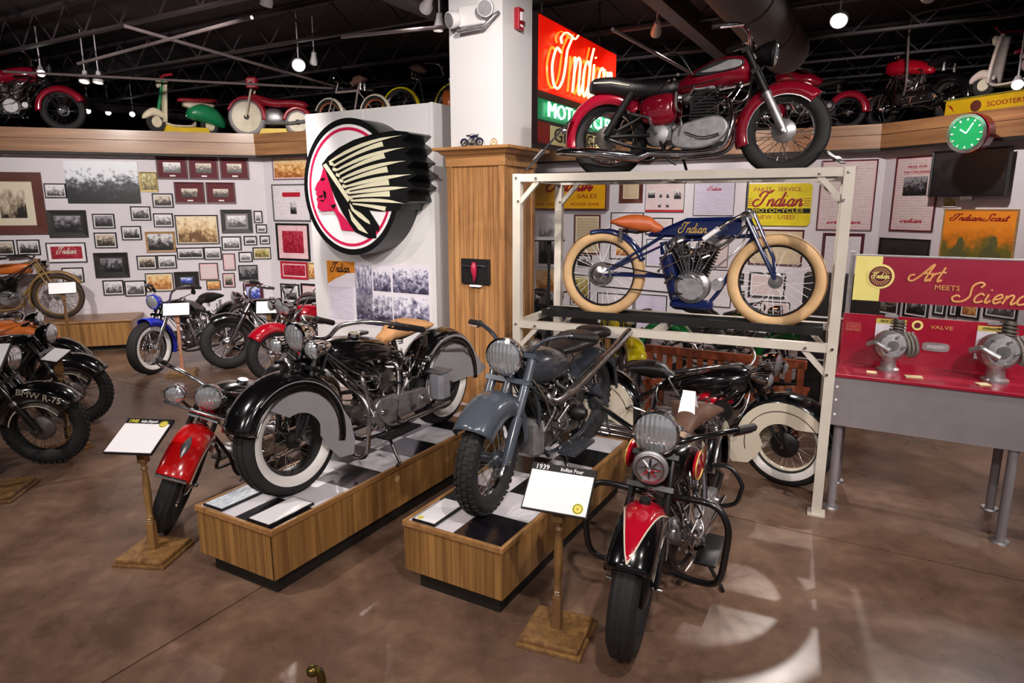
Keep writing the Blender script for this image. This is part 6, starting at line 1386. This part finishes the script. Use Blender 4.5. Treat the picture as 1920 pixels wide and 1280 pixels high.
t, w_, h_ = boxsign(WM, (1398, 344, 1521, 423), .03, 'yellow enamel parts and service sign with rounded corners', 'enamel_sign', M_slem)
rr = .06; pts = []
for cx_, cz_, a0 in ((w_ / 2 - rr, rr, -90), (w_ / 2 - rr, h_ - rr, 0), (-w_ / 2 + rr, h_ - rr, 90), (-w_ / 2 + rr, rr, 180)): pts += [(cx_ + rr * math.cos(R_(a0 + a)), cz_ + rr * math.sin(R_(a0 + a))) for a in (0, 22, 45, 68, 90)]
mk(MB().prism(pts, -.03, 0), 'plate', M_slem, t, False)
mk(MB().box(-w_ / 2 + .005, w_ / 2 - .005, -.033, -.029, h_ * .30, h_ * .415), 'black_band', M_blacks, t, False)
letters('PARTS - SERVICE', t, M_sdr, (-.02, -.031, h_ * .86), .062, width=w_ * .72); letters('MOTOCYCLES', t, M_slem, (0, -.034, h_ * .358), .058, width=w_ * .78); letters('NEW - USED', t, M_sdr, (-.02, -.031, h_ * .20), .062, width=w_ * .58)
sm, sw = script('Indian', h_ * .165, .013); sm.v = [Vector((p.x * (w_ * .76 / sw), p.y, p.z)) for p in sm.v]; mk(sm, 'script_lettering', M_sdr, t).location = (0, -.032, h_ * .47)
for sg in (-1, 1):
    for k in range(4): mk(MB().box(sg * w_ * .44 - .04, sg * w_ * .44 + .04, -.032, -.029, h_ * (.47 + .055 * k), h_ * (.485 + .055 * k)), 'speed_line', M_sdr, t, False)
def heading(t, txt, zf, hf, wf, mat=None, scr=False):
    if scr:
        sm, sw = script(txt, t['ht'] * hf, t['ht'] * hf * .12); sm.v = [Vector((p.x * (t['wd'] * wf / sw), p.y, p.z)) for p in sm.v]; mk(sm, 'script_lettering', mat or FM['r'], t).location = (0, -.018, t['ht'] * zf)
    else: letters(txt, t, mat or FM['r'], (0, -.016, t['ht'] * zf), t['ht'] * hf, width=t['wd'] * wf)
pic(WM, (1162, 330, 1206, 380), 'br', 7, 'c', 2, 'txts', 'brown framed certificate next to the yellow box sign')
t = pic(WM, (1211, 330, 1284, 398), 'gy', 1, 'w', 1, 'txtp', 'poster with five small photographs and a red foot bar')
for x, z, a_, b_ in ((-.34, .5, .18, .2), (-.1, .48, .07, .14), (.08, .48, .07, .16), (.33, .5, .18, .26), (-.12, .2, .08, .12), (.08, .2, .08, .12)): mk(MB().box((x - a_ / 2) * t['wd'], (x + a_ / 2) * t['wd'], -.016, -.012, (z - b_ / 2) * t['ht'], (z + b_ / 2) * t['ht']), 'printed_photo', PH['bw'], t, False)
mk(MB().box(-t['wd'] / 2, t['wd'] / 2, -.018, -.01, 0, t['ht'] * .07), 'foot_bar', FM['r'], t, False); heading(t, 'You will be proud', .9, .05, .6)
t = pic(WM, (1302, 328, 1378, 404), 'gy', 1, 'w', 1, 'txtl', 'lavender poster with a small red script heading'); heading(t, 'Indian', .62, .05, .35, None, True)
t = pic(WM, (1536, 300, 1641, 432), 'm', 2.5, 'p', 3, 'txtp', 'tall pink poster behind the rack post'); heading(t, 'BUILT', .87, .05, .3); heading(t, 'indian', .1, .03, .6, None, True)
pic(WM, (1540, 437, 1618, 520), 'm', 6, 'w', 2, 'txt', 'thick maroon framed poster below the tall pink one')
pic(WM, (1077, 402, 1126, 476), 'br', 2.5, 'c', 3, 'txts', 'thin brown framed cream certificate under the box sign')
pic(WM, (1006, 402, 1050, 500), 'w', 2, 'w', 3, 'bw', 'white mounted photograph nearest the oak column')
t = pic(WM, (1145, 398, 1206, 486), 'k', 1.5, 'w', 1, 'txt', 'thin black framed poster behind the orange saddle'); mk(MB().box(-t['wd'] * .3, t['wd'] * .3, -.017, -.012, t['ht'] * .08, t['ht'] * .3), 'printed_block', PH['tan'], t, False)
pic(WM, (1211, 408, 1262, 440), 'k', 2, 'w', 2, 'txtp', 'small poster just above the blue tank'); pic(WM, (1212, 448, 1256, 500), 'gy', 1.5, 'w', 2, 'txtl', 'lavender page beside the oval advert')
t = pic(WM, (1262, 440, 1310, 508), 'k', 1.5, 'w', 1, 'txt', 'page with an orange oval above the racer engine'); mk(MB().lathe([(0, .004), (.1, .004), (.1, 0)], (0, -.016, t['ht'] * .8), (0, -1, 0), 24), 'orange_oval', PH['tan'], t).scale = (1.3, 1, .6)
pic(WM, (1312, 442, 1366, 500), 'gy', 1, 'p', 1, 'txtp', 'pink page above the racer downtube'); pic(WM, (1318, 505, 1372, 575), 'k', 1.5, 'w', 2, 'txt', 'page seen between the racer engine and wheel')
pic(WM, (1405, 430, 1506, 497), 'm', 3, 'c', 1, 'txts', 'brown certificate in a maroon frame behind the tan wheel'); pic(WM, (1404, 511, 1473, 558), 'k', 3.5, 'w', 3, 'txtp', 'dark framed page behind the racer hub')
pic(WM, (1376, 512, 1395, 532), 'k', 2, 'w', 0, 'bwd', 'tiny dark picture beside the dark framed page'); pic(WM, (1378, 545, 1396, 562), 'k', 2, 'w', 1, 'blue', 'tiny blue picture beside the dark framed page')
pic(WM, (1084, 478, 1110, 500), 'k', 2, 'w', 0, 'bw', 'small dark photograph inside the rear wheel'); pic(WM, (1070, 514, 1107, 574), 'gy', 2, 'w', 2, 'olive', 'olive green picture with white mount behind the rear wheel')
pic(WM, (1120, 550, 1188, 610), 'k', 1.5, 'w', 1, 'txt', 'wide text page low behind the rear wheel'); pic(WM, (1004, 503, 1050, 548), 'w', 1, 'w', 1, 'tan', 'orange striped sheet beside the oak column')
pic(WM, (1190, 552, 1250, 620), 'k', 1.5, 'w', 1, 'txtl', 'text sheet low behind the blue oil canister'); pic(WM, (1425, 565, 1480, 612), 'k', 1.5, 'w', 2, 'txtp', 'pale page low behind the front wheel')
# right wall
t = pic(WR, (1676, 293, 1758, 434), 'm', 2.5, 'p', 3, 'txtp', 'tall pink poster with a dark photograph beside the television'); heading(t, 'TRAIL FOR', .86, .035, .45); heading(t, 'THE COLLEGIAN', .79, .035, .6); mk(MB().box(-t['wd'] * .27, t['wd'] * .27, -.018, -.012, t['ht'] * .48, t['ht'] * .73), 'printed_photo', PH['bwd'], t, False); heading(t, 'indian', .12, .03, .5, None, True)
pic(WR, (1648, 447, 1743, 505), 'k', 3, 'k', 0, 'dark', 'dark blank frame above the banner')
t = pic(WR, (1766, 392, 1906, 500), 't', 3, 'w', 0, 'sun', 'orange sunset poster with two riders above the banner', name='sunset_poster', cat='poster'); heading(t, 'indian Scout'.replace('S', 'S').replace('indian', 'Indian'), .80, .055, .8, M_sdr, True)
def rider(x, s):
    h = t['ht'] * s; pts = [(-.34, 0), (-.2, .1), (-.1, .05), (.05, .1), (.2, .0), (.34, .05), (.3, .25), (.1, .32), (.16, .55), (.1, .78), (.02, .82), (-.08, .74), (-.14, .5), (-.32, .34), (-.38, .2)]
    mk(MB().prism([(x * t['wd'] + a * h, t['ht'] * .1 + b_ * h) for a, b_ in pts], -.017, -.012), 'rider_print', pm('rider print', '#5c5a34', .5), t, False)
rider(-.22, .5); rider(.22, .55)
for r_, p_, lb in (((1618, 540, 1690, 590), 'warm', 'brown picture, first of the row under the banner'), ((1696, 540, 1744, 596), 'bw', 'dark photograph, second of the row under the banner'), ((1752, 545, 1776, 592), 'bwl', 'narrow pale picture, third of the row under the banner'), ((1781, 545, 1799, 594), 'bwl', 'narrowest pale picture of the row under the banner'), ((1801, 545, 1840, 597), 'tan', 'peach picture of the row under the banner'), ((1848, 540, 1912, 598), 'bwl', 'black framed white page, last of the row under the banner')):
    pic(WR, r_, 'k', 3.5, 'w', 3, p_, lb)
# television, sticker and clock
t = pic(WR, (1764, 280, 1908, 368), 'k', 3, 'k', 0, 'dark', 'flat black television on the right wall', name='television', cat='television', depth=.07, off=.12)
mk(MB().box(-.12, .12, 0, .12, t['ht'] * .3, t['ht'] * .7), 'wall_bracket', M_black, t, False); mk(MB().box(-.05, .1, -.06, -.02, -.04, 0), 'badge', M_chrome2, t, False)
pic(WR, (1770, 370, 1796, 388), 'w', 1, 'w', 0, 'olive', 'small yellow green sticker below the television', name='sticker', cat='sticker')
q = DP(1813, 250, 7.55); ck = thing('neon_clock', 'round green neon clock in a red drum on the right ledge', 'clock', q, 0); d = Vector((-.86, -.5, -.05)).normalized()
mk(MB().lathe([(0, -.16), (.21, -.16), (.215, -.02), (.2, .0), (0, .0)], (0, 0, 0), d, 36), 'drum', pm('clock red', '#8c1028', .3, coat=.4), ck)
mk(MB().lathe([(.17, .0), (.17, .018), (.205, .018), (.21, 0)], (0, 0, 0), d, 36), 'bezel', M_chrome, ck); mk(MB().lathe([(0, .004), (.17, .004)], (0, 0, 0), d, 36), 'dial', emis('green neon dial', '#0e8c50', .3), ck)
u_ = d.cross(Vector((0, 0, 1))).normalized() * -1; up_ = Vector((0, 0, 1))
u_ = Vector((-d.y, d.x, 0)).normalized(); u_ = u_ if u_.x > 0 else -u_
for a, L_ in ((60, .12), (145, .08)): mk(MB().tube([d * .02, d * .02 + (u_ * math.cos(R_(a)) + up_ * math.sin(R_(a))) * L_], .007, 6), 'clock_hand', emis('pale green tube', '#c8ffe0', 1.2), ck)
for k in range(12):
    a = k * math.pi / 6; c_ = (u_ * math.cos(a) + up_ * math.sin(a)); mk(MB().tube([d * .014 + c_ * .135, d * .014 + c_ * .16], .008, 5), 'hour_mark', M_paper, ck)
mk(MB().tube([-d * .15, -d * .15 + Vector((.1, .14, -.06)), -d * .15 + Vector((.16, .3, -.06))], .02, 8), 'mount_arm', M_black, ck)

# ================================================================== THINGS ON THE LEDGE
def ledge(i, px, back=.45, z=SHZ):
    """point on the ledge top, `back` metres behind its front edge, seen at pixel column px"""
    a, b_ = edge[i], edge[i + 1]; h = (b_ - a).normalized(); n = nrm(h); lo, hi = -2.0, (b_ - a).length + 2.0
    def col(s_):
        q = a + h * s_ - n * back; zz = z + .3 - CAMH; fw = q.y * _c - zz * _s; return 960 + FPX * q.x / fw
    for _ in range(50):
        m = (lo + hi) / 2
        if col(m) < px: lo = m
        else: hi = m
    return a + h * lo - n * back + Vector((0, 0, z)), h
def bearing(h): return math.degrees(math.atan2(h.x, h.y))
q, h = ledge(0, 118, .42)
b = Bike('vintage_motorcycle', 'dark red vintage motorcycle with chrome wheel on the left ledge', q, bearing(h), wb=1.36, z0=SHZ, R=.30, tr=.05, seed=51)
std(b, M_maroon, cab=6, side=-1, fenders=(25, 185), bars=BAR_APE)
for sg in (-1, 1): b.P(MB().tube(cr([b.stem(.40, sg * .10, .02), b.stem(.75, sg * .10, .02), b.stem(.80, sg * .07, -.05)], 4), .014, 8), 'fork_cover', M_chrome, None, True)
# children's scooter ride
q, h = ledge(0, 343, .40); q2, _ = ledge(0, 300, .40)
M_kgreen = pm('ride green', '#1c7a4c', .25, coat=.7); M_kcream = pm('ride cream', '#cfc2a8', .3, coat=.5); M_kyel = pm('ride yellow', '#d8b416', .4); M_kred = pm('ride red', '#9c1c2c', .35, coat=.4)
def kid_scooter(name, label, q, ry, s, body, shield, seatm, wheelm, base=True, lamp=True):
    t = thing(name, label, 'scooter', q, ry)
    for x in (.48, -.48):
        w_ = mk(MB().lathe([(.13 + .05 * math.cos(a), .05 * math.sin(a)) for a in [k * math.pi / 8 for k in range(17)]], (x * s, 0, .18 * s), (0, 1, 0), 28), 'wheel', M_rubber, t); w_.scale = (1, 1, 1)
        w_.data.transform(Matrix.Translation((x * s, 0, .18 * s)) @ Matrix.Scale(s, 4) @ Matrix.Translation((-x * s, 0, -.18 * s)))
        mk(MB().lathe([(0, -.045 * s), (.08 * s, -.045 * s), (.1 * s, -.02 * s), (.1 * s, .02 * s), (.08 * s, .045 * s), (0, .045 * s)], (x * s, 0, .18 * s), (0, 1, 0), 20), 'hub', wheelm, w_)
    def L(nm, m, secs, e=2.6): mb = MB(); C = cr([Vector((a, b_, c)) for a, b_, c, d in secs], 4); D = cr([Vector((d, 0, 0)) for a, b_, c, d in secs], 4); mb.loft([[(x_ * s, y_ * s, z_ * s) for x_, y_, z_ in sec(c.x, c.y, max(.006, c.z), max(.006, d.x), e, 18)] for c, d in zip(C, D)]); return mk(mb, nm, m, t)
    L('rear_cowl', body, [(-.06, .34, .04, .04), (-.14, .37, .16, .11), (-.35, .38, .19, .16), (-.60, .32, .17, .15), (-.74, .24, .09, .09), (-.78, .22, .02, .03)])
    L('floor_board', shield, [(.34, .17, .10, .03), (.2, .13, .16, .03), (-.1, .14, .16, .03), (-.2, .18, .1, .05)])
    L('front_mudguard', shield, [(.72, .24, .02, .02), (.66, .28, .07, .06), (.52, .34, .09, .07), (.38, .30, .08, .06), (.32, .24, .03, .03)])
    mb = MB(); rows = []
    for k in range(9):
        f = k / 8; x_ = (.34 - .02 * f + .10 * math.sin(f * 1.2) - .16 * f) ; z_ = .18 + .66 * f; w_ = .16 * (1 - .35 * f * f); rows.append([((x_ + .03 * (1 - (j / 3 - 1) ** 2)) * s, w_ * (j / 3 - 1) * s, z_ * s) for j in range(7)])
    mb.add([p for r_ in rows for p in r_], [(i * 7 + j, i * 7 + j + 1, (i + 1) * 7 + j + 1, (i + 1) * 7 + j) for i in range(8) for j in range(6)]); solid(mk(mb, 'leg_shield', shield, t), .03)
    mk(MB().tube([(.47 * s, 0, .2 * s), (.30 * s, 0, .88 * s)], .03 * s, 12), 'steering_column', body, t)
    hb = mk(MB().tube(cr([(.22 * s, .30 * s, .92 * s), (.30 * s, .12 * s, .92 * s), (.32 * s, 0, .90 * s), (.30 * s, -.12 * s, .92 * s), (.22 * s, -.30 * s, .92 * s)], 4), .02 * s, 8), 'handlebar', seatm, t)
    if lamp: mk(MB().lathe([(0, -.06 * s), (.06 * s, -.05 * s), (.075 * s, 0), (.05 * s, .02 * s), (0, .025 * s)], (.40 * s, 0, .80 * s), (1, 0, 0), 20), 'headlamp', M_creamp, t)
    L('seat', seatm, [(.08, .56, .03, .02), (.02, .57, .1, .035), (-.25, .58, .13, .04), (-.55, .60, .12, .035), (-.66, .60, .04, .02)]); L('seat_base', shield, [(-.02, .50, .06, .03), (-.2, .49, .11, .06), (-.5, .50, .11, .05), (-.6, .53, .04, .02)])
    if base: mk(MB().prism([(-.46 * s, 0), (.40 * s, 0), (.34 * s, .13 * s), (-.40 * s, .13 * s)], -.12 * s, .12 * s), 'base', M_kyel, t, False)
    return t
kid_scooter('ride_on_scooter', 'green and cream ride-on scooter with yellow base on the left ledge', q, math.atan2(-h.y, -h.x) + R_(24), .86, M_kgreen, M_kcream, M_kred, M_kcream).scale = (.92, 1, 1.04)
# red ride-on motorcycle in the corner
q, h = ledge(1, 512, .42); hh = (q - Vector((0, 0, 0))).normalized()
b = Bike('ride_on_motorcycle', 'red and cream ride-on motorcycle with solid wheels in the ledge corner', q, 270, wb=.80, z0=SHZ, R=.26, tr=.055, seed=53, cat='ride-on toy', rear=False, top=.48)
b.root.location = (q.x, q.y, SHZ); M_ktyre = pm('grey ride tyre', '#8a8486', .6)
for fr in (True, False):
    cx_ = b.fx if fr else b.rx; R_2 = .30 if fr else .22
    w_ = b.P(MB().lathe([(R_2 - .05 + .05 * math.cos(a), .055 * math.sin(a)) for a in [k * math.pi / 8 for k in range(17)]], (cx_, 0, R_2), (0, 1, 0), 36), 'wheel', M_ktyre); b.P(MB().lathe([(0, -.04), (R_2 - .06, -.05), (R_2 - .06, .05), (0, .04)], (cx_, 0, R_2), (0, 1, 0), 30), 'wheel_disc', M_kcream, w_); b.P(MB().lathe([(0, -.06), (.04, -.06), (.05, 0), (.04, .06), (0, .06)], (cx_, 0, R_2), (0, 1, 0), 14), 'hub', M_iron, w_)
b.R = .30; b.fender(True, M_kred, 20, 190, gap=.02, w=.08, drop=.03, crown=.4); b.Rr = .22; b.fender(False, M_kred, 10, 180, gap=.03, w=.08, drop=.04, crown=.4)
b.body('body', M_kred, [(.34, .62, .04, .05), (.20, .56, .09, .07), (-.05, .50, .10, .06), (-.3, .50, .11, .06), (-.5, .48, .08, .05), (-.56, .47, .02, .02)]); b.body('motor', M_alu, [(.12, .30, .05, .08), (.05, .30, .09, .13), (-.1, .30, .09, .12), (-.18, .28, .04, .06)])
for sg in (-1, 1): b.P(MB().tube([(b.fx, sg * .08, .30), (b.fx - .12, sg * .08, .72)], .018, 8), 'fork_leg', M_creamp); b.P(MB().tube([(.1, sg * .1, .2), (-.3, sg * .11, .2), (-.6, sg * .11, .24)], .022, 8), 'pipe', M_alu)
b.P(MB().box(b.fx - .20, b.fx - .02, -.06, .06, .70, .90, .03), 'headlamp_cowl', M_kred); b.P(MB().tube([(b.fx - .16, -.24, .80), (b.fx - .12, 0, .76), (b.fx - .16, .24, .80)], .014, 8), 'handlebar', M_alu)
b.P(MB().prism([(-.28, 0), (.22, 0), (.16, .12), (-.22, .12)], -.1, .1), 'base', M_kyel, None, False, False)
# bicycles beyond the display board
def bicycle(name, label, q, brg, wb, R, rimc, frm, fend=None, rear=False):
    b = Bike(name, label, q, brg, wb=wb, z0=SHZ, R=R, tr=.022, seed=57, cat='bicycle', rake=22, top=.5, rear=rear)
    for fr in (True, False): b.wheel(fr, tire=M_rubber, rim=rimc, sp=M_chrome, hub=M_chrome2, nsp=24, sr=.0025)
    if fend: b.fender(True, fend, 20, 200, gap=.03, w=.035, drop=.01); b.fender(False, fend, 10, 190, gap=.03, w=.035, drop=.01)
    mb = MB(); t_ = b.stem(R * 1.5); sx = b.rx + wb * .36; zt = t_.z
    mb.tube([t_, (sx, 0, zt)], .016, 8); mb.tube([t_ - b.ax * .1, (-.02, 0, R * .8), (sx, 0, zt)], .016, 8); mb.tube([(-.02, 0, R * .8), (b.rx, 0, R), (sx, 0, zt)], .011, 8); mb.tube([(sx, 0, zt), (sx - .03, 0, zt + .1)], .012, 8)
    b.P(mb, 'frame', frm); b.P(MB().tube([b.stem(0, .05), b.stem(R * 1.1, .04), b.stem(R * 1.1, -.04), b.stem(0, -.05)], .011, 8), 'fork', frm)
    b.P(MB().tube([t_, t_ + b.ax * .14], .012, 8), 'stem', M_chrome2); b.P(MB().tube(cr([t_ + b.ax * .14 + Vector((-.12, .25, .02)), t_ + b.ax * .14 + Vector((0, .1, .02)), t_ + b.ax * .14, t_ + b.ax * .14 + Vector((0, -.1, .02)), t_ + b.ax * .14 + Vector((-.12, -.25, .02))], 4), .011, 8), 'handlebar', M_chrome2)
    b.saddle(M_leather_br, sx - .03, zt + .12, L=.24, w=.08); b.P(MB().lathe([(.07, -.004), (.09, -.004), (.09, .004), (.07, .004), (.07, -.004)], (-.02, .05, R * .8), (0, 1, 0), 24), 'chain_wheel', M_chrome2)
    b.P(MB().tube([(-.02, .06, R * .8), (.1, .07, R * .6)], .008, 6), 'crank', M_chrome2); return b
q, h = ledge(1, 618, .30); bicycle('old_bicycle', 'old bicycle with orange brown wheels behind the display board', q, bearing(-h), .82, .235, pm('rusty orange', '#a0502c', .6), pm('old grey paint', '#8c7c78', .6), M_creamp)
q, h = ledge(1, 752, .62); bicycle('delivery_bicycle', 'bicycle with yellow mudguard and big spoked wheel behind the display board', q, bearing(h), .9, .30, M_chrome, M_black, M_yellowp, True)
q, h = ledge(1, 846, .30); t = thing('orange_toy', 'orange toy with a silver handle beside the white column', 'toy', q, math.atan2(h.y, h.x))
mk(MB().lathe([(0, 0), (.07, .02), (.1, .1), (.08, .2), (.03, .26), (0, .27)], (0, 0, .22), (-.3, 0, 1), 16), 'body', M_orangep, t); mk(MB().tube([(-.02, 0, .26), (-.35, -.05, .08), (-.55, -.08, .012)], .016, 8), 'handle', M_chrome2, t); mk(MB().tube([(0, 0, .0), (0, 0, .3)], .03, 10), 'stalk', M_yellowp, t); mk(MB().tube([(.01, 0, .45), (.0, 0, .62)], [.02, .03], 10), 'top_knob', M_paper, t)
# machines on the right ledge
q, h = ledge(3, 1590, .42); b = Bike('vintage_motorcycle', 'small red motorcycle tail on the middle ledge behind the top machine', q, bearing(h) + 180, wb=1.1, z0=SHZ, R=.24, tr=.04, seed=61, rear=True); std(b, M_maroon, cab=4, side=1, seatz=.62)
q, h = ledge(4, 1655, .40); b = Bike('vintage_motorcycle', 'black motorcycle with a red tank on the right ledge', q + Vector((0, 0, 0)), bearing(h) + 180, wb=1.0, z0=SHZ, R=.26, tr=.045, seed=63); std(b, M_blackp, tank2=M_redp, cab=7, side=1, seatz=.72, bars=BAR_FLAT)
q, h = ledge(4, 1886, .36); yb_ = thing('yellow_display_stand', 'long yellow lettered box under the pale scooter on the right ledge', 'display stand', q, math.atan2(h.y, h.x))
mk(MB().box(-.58, .58, -.18, .24, 0, .20), 'box', pm('stand yellow', '#c8a010', .4, var=.08), yb_, False); mk(MB().box(-.6, .6, -.20, .26, .20, .212), 'top_edge', pm('stand olive', '#7c7830', .5), yb_, False)
letters('SCOOTERS', yb_, M_sdr, (.14, -.184, .10), .055, width=.42); mk(MB().lathe([(0, .004), (.065, .004), (.065, 0)], (-.20, -.181, .10), (0, -1, 0), 24), 'emblem', FM['br'], yb_)
mk(MB().prism([(-.55, .15), (-.46, .06), (-.5, .13)], -.185, -.18), 'stripe', M_sdr, yb_, False); mk(MB().prism([(.55, .16), (.44, .06), (.5, .14)], -.185, -.18), 'stripe', M_sdr, yb_, False)
kid_scooter('pale_scooter', 'pale pink and maroon scooter on the yellow lettered stand', q + Vector((0, 0, .212)) + h * .12, math.atan2(-h.y, -h.x), .78, pm('pale pink enamel', '#cdb4b4', .3, coat=.5), pm('pale cream enamel', '#d8c8c0', .3, coat=.5), M_maroon, M_creamp, base=False)
# toy machine and badge on the cornice of the column
x, z = on_col(890, 262)
q = col_pt(x, -.045, CZ)
b = Bike('toy_motorcycle', 'tiny dark model motorcycle on the cornice of the oak column', q, HV, wb=1.4, z0=CZ, R=.3, tr=.05, seed=71, cat='model motorcycle'); std(b, M_bluep, cab=3, side=-1); b.root.scale = (.118, .118, .118); b.root.location = q
x, z = on_col(928, 260); bd_ = thing('round_badge', 'small round yellow badge leaning on the column above the cornice', 'badge', col_pt(x, -.012, CZ + .034), COLRZ)
mk(MB().lathe([(0, .006), (.034, .006), (.034, 0), (0, 0)], (0, 0, 0), (0, -1, 0), 24), 'disc', M_creamp, bd_); mk(MB().lathe([(.026, .007), (.026, .009), (.031, .009), (.031, .007)], (0, 0, 0), (0, -1, 0), 24), 'ring', M_gold, bd_); mk(MB().lathe([(0, .009), (.008, .009), (.008, .006)], (0, 0, 0), (0, -1, 0), 10), 'centre', M_gold, bd_)
# brass barrier post whose hooked top reaches into the picture
p0 = G(600, 1262, .62)
bp = thing('barrier_post', 'brass barrier post with a rounded hook near the viewer', 'barrier post', (p0.x + .004, p0.y, 0), 0)
M_brass = pm('aged brass', '#6c5a2c', .28, .8, var=.2)
mk(MB().lathe([(0, .02), (.14, .015), (.15, 0)], n=28), 'base', M_brass, bp); mk(MB().tube([(0, 0, .01), (0, 0, .60), (-.004, 0, .622), (-.016, 0, .634)], [.014, .014, .013, .012], 14), 'post', M_brass, bp)
mk(MB().lathe([(0, -.02), (.011, -.017), (.018, -.006), (.019, .004), (.013, .015), (0, .02)], (-.026, -.002, .630), (-1, -.5, .2), 18), 'hook_ball', M_brass, bp); mk(MB().lathe([(0, .01), (.005, .008), (.006, 0)], (.004, -.004, .636), (.6, 0, 1), 8), 'set_screw', M_chrome2, bp)
